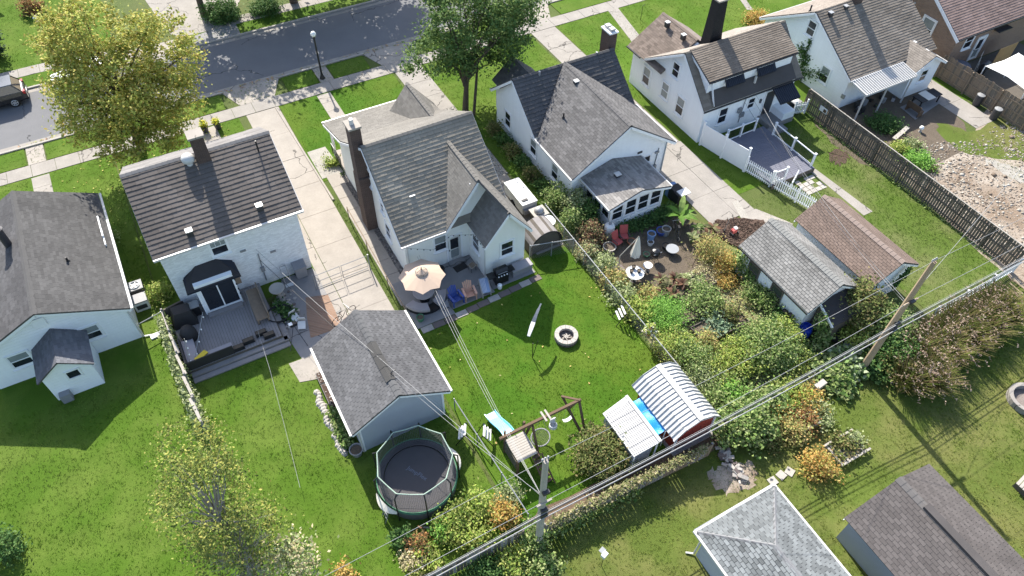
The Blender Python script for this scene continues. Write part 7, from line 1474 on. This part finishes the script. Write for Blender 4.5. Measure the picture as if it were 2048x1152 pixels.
for k in range(80):
    a = random.uniform(0, 6.28); l = random.uniform(.6, 1.5); s = V(-3.95, 14.7, random.uniform(1.6, 3.2)); e = s+V(l*math.cos(a), l*math.sin(a), random.uniform(.2, 1.3)); m_ = s.lerp(e, .5)+V(random.uniform(-.15, .15), random.uniform(-.15, .15), .1); mb.tube([s, m_, e], [.03, .018, .007], 4)
    for j in range(4): q = m_.lerp(e, random.random()); mb.tube([q, q+V(random.uniform(-.4, .4), random.uniform(-.4, .4), random.uniform(0, .5))], [.01, .004], 3)
mb.build('twigs', 'bark_grey', bt_, kind='stuff')
P, cc = blob((-2.9, 13.9, 1.7), (1.5, 1.2, 1.0), 2300, 60, .3); leaves('withered_leaves', P, .1, PAL['straw']+PAL['pale'], bt_)
def shrub(label, px, py, r, h, pal, size=.1, n=None, name='shrub', group=None, cat='shrub', ry=None, sig=None, pos=None, stems=True):
    p = pos if pos is not None else at(px, py, h*.45); n = int((n or int(900*r*(r+h)))*1.35); ry = ry or r; size = size*.82
    t = thing(name, label, cat, (p[0], p[1], 0), 0, group)
    P, cc = blob((p[0], p[1], h*.42), (r, ry, h*.55), n, max(10, int(n/42)), sig or .14+.08*r, .35); cols = PAL[pal] if isinstance(pal, str) else pal
    if stems:
        mb = MB()
        for k in range(7): e = cc[random.randrange(len(cc))]; mb.tube([(p[0]+random.uniform(-.1, .1), p[1]+random.uniform(-.1, .1), -.05), ((p[0]+e[0])/2, (p[1]+e[1])/2, e[2]*.6), tuple(e)], [.025, .018, .008], 4)
        mb.build('stems', 'bark', t)
    leaves('foliage', P, size, cols, t); return t
GF = 'garden plants behind the chain link fence'
for d in [
 ('tall pale flowered shrub at the top of the garden fence', 1112, 392, .75, 1.9, 'mid'), ('tall leggy shrub beside the grey gabled house wall', 1150, 405, .85, 2.1, 'pale'), ('dark rounded shrub below the sunroom side windows', 1172, 425, .8, 1.7, 'dark'), ('bushy shrub between the fence and the sunroom', 1140, 440, .8, 1.7, 'mid'),
 ('bronze leaved shrub next to the white water tank', 1185, 470, .75, 1.5, 'bronze'), ('pale and reddish shrub on the fence opposite the barrel shed', 1172, 500, .7, 1.2, [(.30, .30, .17), (.25, .18, .10), (.2, .24, .1)]), ('spiky pale shrub on the fence left of the scalloped pot', 1205, 530, .8, 1.1, 'pale'), ('dry shrub hugging the garden fence by the dark paving', 1228, 560, .75, 1.1, 'vine'), ('pale seeding shrub along the fence beside the round table', 1245, 590, .8, 1.1, 'pale'), ('light green shrub along the fence above the slatted stand', 1262, 612, .7, .9, 'yg'),
 ('feathery bright green asparagus bush', 1330, 628, 1.25, 1.2, 'feather', .06, 5200), ('yellowing low shrub left of the feathery green bush', 1285, 625, .8, 1.0, 'yg'), ('mixed flower clump below the round white table', 1300, 590, .7, .8, 'vine'), ('low pale clump in front of the bronze cannas', 1345, 600, .6, .5, 'pale'),
 ('dense rounded dark green bush in the garden bed', 1408, 600, 1.15, 1.2, 'mid'), ('grey-blue cabbage patch in the middle raised bed', 1432, 650, .8, .55, 'blue', .16), ('brown bean vines on the dark poles', 1462, 632, .7, .9, 'olive'), ('pale plants filling the canna raised bed', 1390, 565, .7, .6, 'pale', .12),
 ('yellow vines climbing over the wire arch', 1425, 500, 1.0, 1.7, 'vine', .08), ('orange withered vines right of the wire arch', 1450, 525, .8, 1.2, 'orange', .08), ('straw coloured heap of dry stems below the wire arch', 1415, 548, .9, .6, 'straw', .07), ('leafy green climber at the ivy garage front corner', 1480, 520, .7, 1.4, 'mid'), ('dry orange stalks above the rounded green bush', 1452, 560, .7, .6, 'orange', .07),
 ('dark leafy plants below the first garage side window', 1507, 585, .8, 1.0, 'mid'), ('bronze spiky plant against the ivy garage wall', 1522, 565, .5, 1.0, 'bronze', .14), ('green climber under the second garage side window', 1543, 600, .8, 1.3, 'mid'), ('dark shrub at the foot of the ivy garage wall', 1560, 640, .7, .9, 'dark'),
 ('yellow-green shrub beside the back of the chain link fence', 1350, 690, 1.1, 1.2, 'yg', .09), ('tangled green shrub near the red shed roof', 1385, 715, 1.2, 1.2, 'mid', .09), ('orange tinged clump beside the garden path', 1412, 685, .8, .8, 'vine', .08), ('low pale shrub right behind the red shed', 1400, 750, 1.0, .9, 'pale', .08), ('low mixed shrub further behind the red shed', 1445, 735, 1.1, .9, 'yg', .08), ('light green shrub beside the clipped green thicket', 1480, 700, 1.0, 1.1, 'yg', .09),
 ('big square topped green thicket', 1540, 690, 1.6, 2.0, 'mid', .1, 6500), ('yellowing front flank of the square topped thicket', 1495, 715, 1.1, 1.5, 'yg', .1), ('rounded right end of the green thicket', 1565, 665, 1.0, 1.7, 'yg', .1), ('yellow low shrub right of the green thicket', 1590, 722, .8, .7, 'yg', .09), ('low green cover in front of the thicket', 1470, 770, .9, .7, 'mid', .1), ('dark undergrowth right of the red shed', 1428, 795, .8, .9, 'mid', .1), ('fresh green clump near the lattice gate', 1465, 790, .7, .7, 'feather', .11),
 ('big green bush left of the orange ringed pen', 1500, 845, 1.25, 1.5, 'mid', .14), ('dark green bush behind the stone heap', 1465, 855, .9, 1.2, 'mid', .14), ('green bush on the back line above the pen', 1535, 805, 1.0, 1.3, 'mid', .12), ('yellow-green vine mound at the top of the pen', 1580, 785, .9, 1.1, 'yg', .1), ('orange brown vines on the left rim of the pen', 1553, 825, .6, 1.0, 'orange', .09), ('orange brown vines on the right rim of the pen', 1617, 800, .8, 1.1, 'orange', .09), ('yellow leaved mound at the front of the pen', 1580, 855, .8, 1.2, 'vine', .1), ('rusty vines inside the right half of the pen', 1608, 838, .7, .9, 'rust', .09), ('grey-green spiky weeds at the right of the pen', 1640, 830, .8, .9, 'pale', .09), ('dead brown weeds below the pen', 1545, 880, .6, .7, 'olive', .08),
 ('broad leafed squash patch left of the farther pole', 1660, 735, 1.0, .6, 'mid', .2), ('pale squash leaves at the foot of the farther pole', 1700, 725, .9, .6, [(.30, .34, .22), (.16, .24, .08), (.22, .28, .14)], .22), ('squash patch nearest the lawn', 1675, 765, .9, .5, 'mid', .2), ('squash leaves right of the farther pole foot', 1740, 735, .8, .6, 'dark', .2), ('small green shrub behind the telephone cables', 1625, 700, .8, .7, 'mid', .1),
 ('leafy small tree between the brown garage and the farther pole', 1715, 612, 1.5, 2.9, 'olive', .13), ('dense dark bush right of the farther pole', 1775, 650, 1.3, 2.2, 'mid', .12), ('yellow-green bush below the small leafy tree', 1715, 665, 1.0, 1.4, 'yg', .11), ('thick dark vine mass beside the ornamental grasses', 1785, 700, 1.4, 1.7, 'dark', .11), ('brownish dark bush at the left end of the ornamental grasses', 1810, 735, 1.2, 1.4, 'olive', .1),
 ('rounded olive bush left of the small white shed', 1205, 905, 1.35, 1.8, 'olive', .1, 5200), ('yellow-green bush behind the trampoline', 905, 1045, .85, 1.1, 'yg', .1), ('pale yellow-green bush at the wire fence end', 950, 1015, .85, 1.0, 'yg', .1), ('orange brown bush left of the nearer pole', 1005, 1030, .7, .9, 'orange', .09), ('grey-green grassy bush left of the nearer pole top', 1015, 990, .6, .8, 'pale', .08), ('low yellow bush on the plank fence', 945, 1070, .8, .8, 'yg', .1), ('small bright bush by the white pebble arc', 885, 1060, .35, 1.0, 'feather', .1), ('rusty withered shrub at the bottom edge', 835, 1085, .55, .9, 'rust', .09), ('pale dried shrub at the bottom edge', 825, 1115, .6, .8, 'straw', .09), ('dark shrub beside the rusty one at the bottom edge', 805, 1075, .5, .9, 'dark', .1), ('yellow-green shrub on the bottom frame edge', 850, 1125, .7, .7, 'yg', .1),
 ('ivy mound round the foot of the nearer pole', 1068, 1075, .55, 1.5, 'mid', .11), ('ivy trailing on the ground below the nearer pole', 1085, 1135, .7, .9, 'mid', .11), ('pale flowered bush at the bottom edge by the pole', 1040, 1125, .8, .9, 'yg', .1), ('dark bush at the bottom edge below the plank fence', 970, 1140, .9, .8, 'dark', .1), ('yellow leaved sapling tip at the bottom edge', 690, 1145, .4, .8, 'orange', .09),
 ('orange bush beside the slatted pallet bed', 1638, 930, .8, 1.1, 'orange', .1), ('leggy plants growing in the slatted pallet bed', 1690, 893, .7, .6, 'olive', .12), ('pale tuft at the corner of the slatted pallet bed', 1708, 875, .35, .7, 'pale', .09),
 ('fresh green mound shrub in the gravel yard', 1835, 320, 1.0, .8, 'feather', .1), ('yellow-green shrub beside the pale plank bench', 1800, 300, .75, .7, 'yg', .1), ('small pale shrub on the gravel beside the green mound', 1826, 288, .6, .6, 'pale', .1), ('spreading dark green plant under the metal patio cover', 1770, 248, 1.3, .6, 'dark', .1), ('grey weed tuft in the middle of the gravel yard', 1862, 335, .35, .3, 'olive', .09),
 ('russet shrub at the stucco house front corner', 1510, 35, .9, 1.2, 'orange', .11), ('pale shrub in the gravel bed beside the cream house', 663, 322, .5, .6, 'yg', .1), ('small leafy shrub between the bungalow and the tall white house', 212, 475, .6, .7, 'mid', .1), ('round shrub at the deck side fence', 318, 585, .6, .9, 'yg', .1),
 ('leafy branch tip at the lower left frame edge', 0, 1098, .8, 1.2, 'dark', .1),
 ('dark hedge across the street in tree shade', 440, 22, 1.5, 1.4, 'dark', .13), ('shaded shrub across the street near the top edge', 530, 12, 1.2, 1.3, 'dark', .13), ('orange brown shrub across the street behind the maple', 62, 10, .9, 1.4, 'rust', .12)]:
    shrub(d[0], d[1], d[2], d[3], d[4], d[5], *(d[6:7] or (.1,)), n=(d[7] if len(d) > 7 else None))
for i in range(6): shrub(['first', 'second', 'third', 'fourth', 'fifth', 'sixth'][i]+' from the street of the dark shrubs along the white house side wall', 0, 0, .55, .9, 'dark' if i % 2 else 'olive', .1, pos=(19.75, 37.2-i*1.35), group='foundation shrubs')
# ivy on fences and walls
def strip_leaves(name, label, pts, n, sig, size, pal, cat='climber'):
    P = []; 
    for i in range(len(pts)-1):
        a, b = np.array(pts[i]), np.array(pts[i+1]); k = n//(len(pts)-1); t = rng.random(k)[:, None]; P.append(a+(b-a)*t+rng.normal(size=(k, 3))*np.array(sig))
    P = np.concatenate(P); P[:, 2] = np.maximum(P[:, 2], .03); t = thing(name, label, cat, tuple(pts[0][:2])+(0,)); leaves('foliage', P, size, PAL[pal], t); return t
strip_leaves('ivy', 'pale ivy hanging along the outer side of the old rail fence', [(-4.5, 30.9, .5), (-4.45, 27, .45), (-4.3, 23.0, .4)], 4200, (.16, .1, .28), .1, 'pale')
strip_leaves('vine', 'dry pale vines draped along the top of the grey plank fence', [(8.2, 10.35, 1.1), (12.5, 10.15, 1.15), (16.8, 9.95, 1.15)], 2600, (.15, .12, .1), .075, 'dryvine')
strip_leaves('vine', 'patchy green vines low on the sunny side of the grey plank fence', [(8.2, 10.15, .4), (13, 9.95, .4)], 500, (.1, .15, .15), .1, 'mid')
strip_leaves('ivy', 'dark ivy on the stucco wall between the two white houses', [tuple(atX(1600, 95, 43.8)), tuple(atX(1612, 120, 43.78)), tuple(atX(1596, 150, 43.78)), tuple(atX(1648, 148, 43.78))], 900, (.06, .25, .25), .11, 'dark')
strip_leaves('ivy', 'ivy tendril below the upper stucco house window', [tuple(atX(1612, 105, 43.8)), tuple(atX(1622, 78, 43.8))], 150, (.04, .08, .08), .1, 'dark')
strip_leaves('ivy', 'ivy hanging under the brown garage back gable', [(33.3, 12.9, 2.4), (33.0, 12.9, 1.9), (32.7, 12.9, 1.2)], 350, (.1, .06, .12), .1, 'dark')
strip_leaves('ivy', 'green ivy over the lean-to corner of the patched garage', [(26.7, 12.9, 1.9), (26.9, 12.4, 1.0), (26.9, 12.2, .5)], 900, (.18, .2, .3), .1, 'mid')
strip_leaves('ivy', 'ivy fringe on the wall under the patched garage front eave', [(26.25, 18.6, 1.6), (26.25, 18.3, .6), (26.2, 17.0, .5)], 700, (.08, .25, .3), .1, 'mid')
strip_leaves('bed_plants', 'green plants in the stone edged bed beside the grey garage', [(1.8, 21.0, .25), (1.75, 18.8, .3)], 1300, (.16, .1, .15), .11, 'mid', 'bed plants')
strip_leaves('bed_plants', 'ferny plants on the shaded bed below the sunroom windows', [(21.6, 24.9, .2), (24.3, 24.6, .25), (26.2, 24.9, .2)], 2400, (.2, .3, .12), .1, 'dark', 'bed plants')
strip_leaves('bed_plants', 'weeds at the foot of the tall weathered fence', [(41.15, 28, .05), (41.1, 12, .05)], 900, (.08, .2, .06), .09, 'mid', 'weeds')
strip_leaves('bed_plants', 'leafy plants between the bench and the stone heap', [(1.4, 29.0, .2), (1.9, 28.0, .2)], 700, (.2, .3, .12), .12, 'dark', 'bed plants')
for t, p in UR:
    P, cc = blob((p.x, p.y, .68), (.24, .24, .18), 260, 12, .08); leaves('flowers', P, .08, [(.55, .48, .05), (.5, .42, .04), (.2, .26, .05)], t)
# large single leaves: banana, cannas
def bigleaf(label, x, y, n, L_, W_, h, pal, name='banana_plant', z=0., cat='plant', group=None):
    t = thing(name, label, cat, (x, y, z), 0, group); cols = PAL[pal] if isinstance(pal, str) else pal
    MB().tube([(x, y, z), (x, y, z+h*.55)], [.06, .04], 6).build('stem', 'slide_stem', t)
    for k in range(n):
        a = k*2.4+random.uniform(-.3, .3); el = random.uniform(.35, 1.0); l = L_*random.uniform(.75, 1.15); d = V(math.cos(a), math.sin(a), 0); b = V(x, y, z+h*random.uniform(.25, .6)); vv = []; s = V(-d.y, d.x, 0)
        for i in range(5):
            u = i/4; c = b+d*(l*u*math.cos(el*(1-.3*u)))+V(0, 0, l*(u*math.sin(el)-.45*u*u)); w_ = W_*(.15, .9, 1.0, .7, .05)[i]*.5; vv += [c-s*w_+V(0, 0, .06*w_/W_), c, c+s*w_+V(0, 0, .06*w_/W_)]
        mb = MB().add(vv, [f for i in range(4) for f in ((3*i, 3*i+3, 3*i+4, 3*i+1), (3*i+1, 3*i+4, 3*i+5, 3*i+2))]); o = mb.build('leaf', 'leaf', t); tint_faces(o, np.array(random.choice(cols))*random.uniform(.8, 1.2))
    return t
mat('slide_stem', (.14, .20, .06), .6)
p = at(1357, 437, .6); bigleaf('tall banana plant in the tan half barrel', p.x, p.y, 11, 1.3, .38, 1.5, [(.10, .20, .03), (.13, .24, .04), (.2, .28, .08)], z=.2)
for i, (px, py) in enumerate(((1395, 455), (1412, 470), (1385, 475), (1425, 458))): p = at(px, py, .5); bigleaf(['leafy canna beside the banana barrel', 'canna at the rim of the dug soil', 'pale canna below the banana plant', 'dark canna touching the dug soil'][i], p.x, p.y, 12, .6, .24, 1.1, ['mid', 'bronze', 'pale', 'bronze'][i], 'canna', group='cannas along the garden driveway')
for i, (px, py) in enumerate(((1322, 560), (1335, 575), (1350, 556), (1325, 590), (1345, 590), (1365, 570))): p = at(px, py, .5); bigleaf(['topmost', 'middle', 'upper right', 'lowest left', 'lowest right', 'rightmost'][i]+' bronze canna in the clump below the garden patio', p.x, p.y, 12, .6, .2, 1.1, 'bronze', 'canna', group='bronze cannas')
for i, (px, py) in enumerate(((1655, 745), (1690, 740), (1635, 735), (1700, 760), (1672, 775))):
    p = at(px, py, .3); bigleaf(['squash plant under the telephone cables', 'squash plant beside the farther pole', 'leftmost squash plant of the patch', 'squash plant at the lawn edge near the pole', 'lowest squash plant of the patch'][i], p.x, p.y, 10, .5, .4, .5, [(.14, .22, .07), (.2, .28, .12), (.30, .34, .22)], 'squash_plant', group='squash plants')
# fence pot
p = at(1303, 662, .9); pf = pot('terracotta pot of flowers hung on the garden fence', 18.55, p.y, .2, .3, 'terracotta', z=.75, name='fence_pot'); P, cc = blob((18.55, p.y, 1.2), (.32, .32, .3), 420, 16, .09); leaves('flowers', P, .08, PAL['yg']+[(.5, .46, .36)], pf)
# ornamental plume grasses
def plume(label, x, y, r, h, pal=((.19, .18, .065), (.13, .17, .04), (.24, .19, .10)), pl=((.20, .15, .115), (.25, .195, .155), (.15, .105, .08))):
    t = thing('ornamental_grass', label, 'ornamental grass', (x, y, 0), 0, 'row of ornamental grasses'); n = 520
    a = rng.uniform(0, 6.283, n); q = rng.random(n)**.5; b = np.stack([x+np.cos(a)*q*r*.45, y+np.sin(a)*q*r*.45, np.zeros(n)], 1); l = h*rng.uniform(.55, 1., n)
    o = np.stack([np.cos(a)*q*r*rng.uniform(.4, 1.1, n), np.sin(a)*q*r*rng.uniform(.4, 1.1, n)-.25*q, l], 1); tip = b+o; mid = b+o*np.array([.35, .35, .62]); s = np.stack([-np.sin(a), np.cos(a), np.zeros(n)], 1)*.022
    Vt = np.concatenate([np.stack([b-s, b+s, mid+s, mid-s], 1), np.stack([mid-s, mid+s, tip+s*.2, tip-s*.2], 1)]).reshape(-1, 3); C = np.array(pal)[rng.integers(0, 3, n)]*rng.uniform(.7, 1.25, n)[:, None]
    np_mesh('blades', Vt, np.arange(len(Vt)).reshape(-1, 4), 'blade', np.concatenate([C, C]), t, 'stuff')
    k = rng.choice(n, 60, replace=False); P = tip[k]; d = np.array([0, -.6, -.15])+rng.normal(size=(60, 3))*.25; d /= np.linalg.norm(d, axis=1)[:, None]; PP = (P[:, None, :]+d[:, None, :]*np.linspace(0, .3, 5)[None, :, None]).reshape(-1, 3)+rng.normal(size=(300, 3))*.02
    leaves('plumes', PP, .06, pl, t, 'petal', elong=2.2)
gx = [(1830, 690), (1852, 725), (1872, 665), (1890, 700), (1912, 640), (1930, 672), (1950, 620), (1968, 648), (1988, 600), (2005, 625), (1815, 755), (1860, 755)]
for i, (px, py) in enumerate(gx):
    p = at(px, py, .8); plume(['leftmost upper clump of pink plumed grass by the dark vines', 'lower left clump of pink plumed grass', 'grass clump behind the picket fence, third from the left', 'pink plumed clump over the lawn, fourth from the left', 'green tinted clump against the picket fence', 'broad pink plumed clump in the middle of the row', 'upper clump right of the middle of the grass row', 'lower clump right of the middle of the grass row', 'upper clump near the right end of the grass row', 'rightmost pale plumed clump of the grass row', 'dark clump hanging over the lawn at the left end', 'lowest clump of pink plumed grass'][i], p.x, p.y, 1.15, 1.9)
# fallen leaves on roof edges and lawn
def sprinkle(label, poly, n, size, cols, z=.05, name='fallen_leaves'):
    xs = [p[0] for p in poly]; ys = [p[1] for p in poly]; P = np.stack([rng.uniform(min(xs), max(xs), n), rng.uniform(min(ys), max(ys), n), np.full(n, z)+rng.random(n)*.02], 1); o = leaves(name, P, size, cols, up=2.); o['label'] = label; o['category'] = 'fallen leaves'; return o
sprinkle('yellow fallen leaves scattered over the mown lawn', [(7.5, 11), (18.3, 23.5)], 34, .08, [(.45, .38, .12), (.5, .42, .2), (.36, .25, .1)])
sprinkle('brown fallen leaves on the front lawn under the maple', [(-8, 40), (3.5, 47)], 260, .09, PAL['maple'])
sprinkle('scattered leaves along the street gutter', [(-10, 50.8), (30, 51.3)], 320, .1, PAL['rust']+PAL['vine'])
sprinkle('dry litter over the garden paths', [(18.8, 10.5), (26, 20)], 5200, .09, PAL['straw']+PAL['vine']+PAL['pale'])
# ---------------------------------------------------------------- grass
EXC = [(-13.2, 28.3, -5.6, 40), (-4.4, 26.0, 1.3, 38.6), (-3.4, 31, 4.2, 38.6), (1.2, 24, 7.25, 31), (4.1, 24, 7.25, 47.4), (7.4, 23.5, 15.8, 40.4), (2.2, 18.1, 6.9, 23.6), (20.4, 28, 28, 38.4), (31.8, 29.4, 40.3, 38), (43.7, 26.4, 52.4, 37), (13.4, -5, 17.5, 6.4), (19.7, -5, 24.4, 3.8), (28.5, 20, 31.1, 47.4), (16.3, 25.5, 18.65, 47.4), (30.5, 12.8, 34.1, 19.1), (50.9, 21.2, 53.4, 37), (54, 20, 70, 40), (33.1, 23.2, 37.1, 28.6), (-9.7, 40, -8.4, 47.5), (10, 40, 11.15, 47.5), (1.3, 39, 2.55, 47.5), (13.2, 10.9, 18.2, 14.2), (35.2, 21.7, 37.2, 23.3), (36.5, 18.5, 37.8, 26.4), (7.4, 38, 8.85, 41.5)]
def grass(poly, dens, h, cols, name='grass', z=.015, patch=.35, stripe=0.):
    x0, y0, x1, y1 = poly; n = int((x1-x0)*(y1-y0)*dens); x = rng.uniform(x0, x1, n); y = rng.uniform(y0, y1, n); ok = np.ones(n, bool)
    for a, b, c, d in EXC: ok &= ~((x > a) & (x < c) & (y > b) & (y < d))
    P = np.stack([x, y, np.full(n, z)], 1)-np.array(CAM); dz = P @ np.array(_f); sx = P @ np.array(RT)/dz*FPX; sy = P @ np.array(UP)/dz*FPX
    ok &= (np.abs(sx) < 1060) & (np.abs(sy) < 620); x, y = x[ok], y[ok]; n = len(x)
    k = 3; X = np.repeat(x, k)+rng.normal(size=n*k)*.035; Y = np.repeat(y, k)+rng.normal(size=n*k)*.035; a = rng.uniform(0, 6.283, n*k); hh = h*rng.uniform(.5, 1.2, n*k)*(.65+.7*np.repeat(vnoise(x, y, .9), k)); w_ = .014
    B = np.stack([X, Y, np.full(n*k, z-.01)], 1); s = np.stack([np.cos(a), np.sin(a), np.zeros(n*k)], 1)*w_; l = rng.uniform(0, 6.283, n*k); T = B+np.stack([np.cos(l)*hh*.7, np.sin(l)*hh*.7, hh], 1)
    Vt = np.stack([B-s, B+s, T], 1).reshape(-1, 3); t = np.clip(.5+(vnoise(x, y, patch)-.5)*1.5+(vnoise(x+9, y-5, 1.7)-.5)*.8+rng.normal(size=n)*.16, 0, 1); t = np.clip(t+stripe*np.sin(y*2*np.pi/1.05+.5*x), 0, 1); ca, cb = np.array(cols[0]), np.array(cols[1]); C = np.repeat(ca+(cb-ca)*t[:, None], k, 0)*rng.uniform(.75, 1.25, n*k)[:, None]
    o = np_mesh(name, Vt, np.arange(n*k*3).reshape(-1, 3), 'blade', C, None, 'stuff'); o['category'] = 'grass'; return o
G_ = dict(bright=((.082, .178, .012), (.205, .275, .062)), deep=((.066, .165, .010), (.142, .228, .026)), pale=((.105, .20, .024), (.225, .275, .085)), dry=((.115, .19, .024), (.225, .245, .062)))
for poly, dens, h_, pal, lab in (((-14, 8, -4.5, 30.5), 46, .075, 'bright', 'bright coarse grass behind the bungalow'), ((-14, 40, -4.4, 47.4), 26, .08, 'bright', 'grass in front of the bungalow'), ((-5.7, 30.5, -4.45, 47.4), 30, .08, 'bright', 'grass between the bungalow and the tall white house'),
    ((-4.2, 12, 7.2, 26.0), 46, .075, 'bright', 'grass around the trampoline'), ((-4.4, 38.6, 4.1, 47.4), 26, .08, 'bright', 'grass under the maple'), ((7.45, 11, 18.45, 25.0), 60, .06, 'deep', 'mown grass of the middle back yard'), ((7.3, 38.5, 16.3, 47.4), 30, .07, 'deep', 'grass in front of the cream house'), ((18.6, 28, 20.4, 47.4), 30, .08, 'bright', 'grass strip beside the white house wall'), ((20.4, 38.4, 28.5, 47.4), 26, .08, 'bright', 'grass in front of the dark roofed house'),
    ((31.1, 24, 32.0, 47.4), 30, .08, 'bright', 'narrow grass strip beside the garden driveway'), ((32, 38, 50, 47.4), 20, .09, 'bright', 'front grass of the awning house'), ((34.2, 10.9, 41.1, 29.3), 52, .1, 'pale', 'long pale coarse grass of the fenced yard'), ((30.8, 19.6, 37.0, 23.3), 36, .08, 'bright', 'grass at the foot of the composite deck'), ((8, -4, 42, 10.0), 60, .07, 'dry', 'dry mown grass of the nearest back yards'),
    ((-14, 48.8, 15, 50.7), 22, .08, 'bright', 'verge grass along the near kerb'), ((19.8, 48.8, 27.2, 50.7), 20, .08, 'bright', 'verge grass beyond the street tree'), ((-14, 58.4, -1.7, 59.9), 18, .08, 'bright', 'verge grass along the far kerb'), ((2.5, 58.4, 30, 59.9), 18, .08, 'bright', 'shaded verge grass across the street'), ((-20, 61.3, -2, 74), 14, .09, 'bright', 'front grass across the street'), ((48.5, 15, 54, 21), 30, .08, 'dry', 'sparse dry grass at the gravel yard corner')):
    o = grass(poly, dens, h_, G_[pal], z=.055 if 'verge' in lab else .02, stripe=.22 if 'mown' in lab and 'middle' in lab else 0.); o['label'] = lab
# strip of turf between the driveway and the paved walk
EXC = []
o = grass((7.2, 24.2, 7.52, 36), 90, .07, G_['bright']); o['label'] = 'thin turf strip beside the driveway gate'
o = grass((18.7, 10.5, 26.2, 24), 34, .1, ((.16, .19, .06), (.32, .29, .15))); o['label'] = 'rank weeds and dry grass between the garden beds'; o['category'] = 'weeds'
o = grass((41.6, 12, 54, 22), 4, .1, ((.2, .2, .1), (.34, .28, .16))); o['label'] = 'scattered dead weeds on the bare gravel yard'; o['category'] = 'weeds'
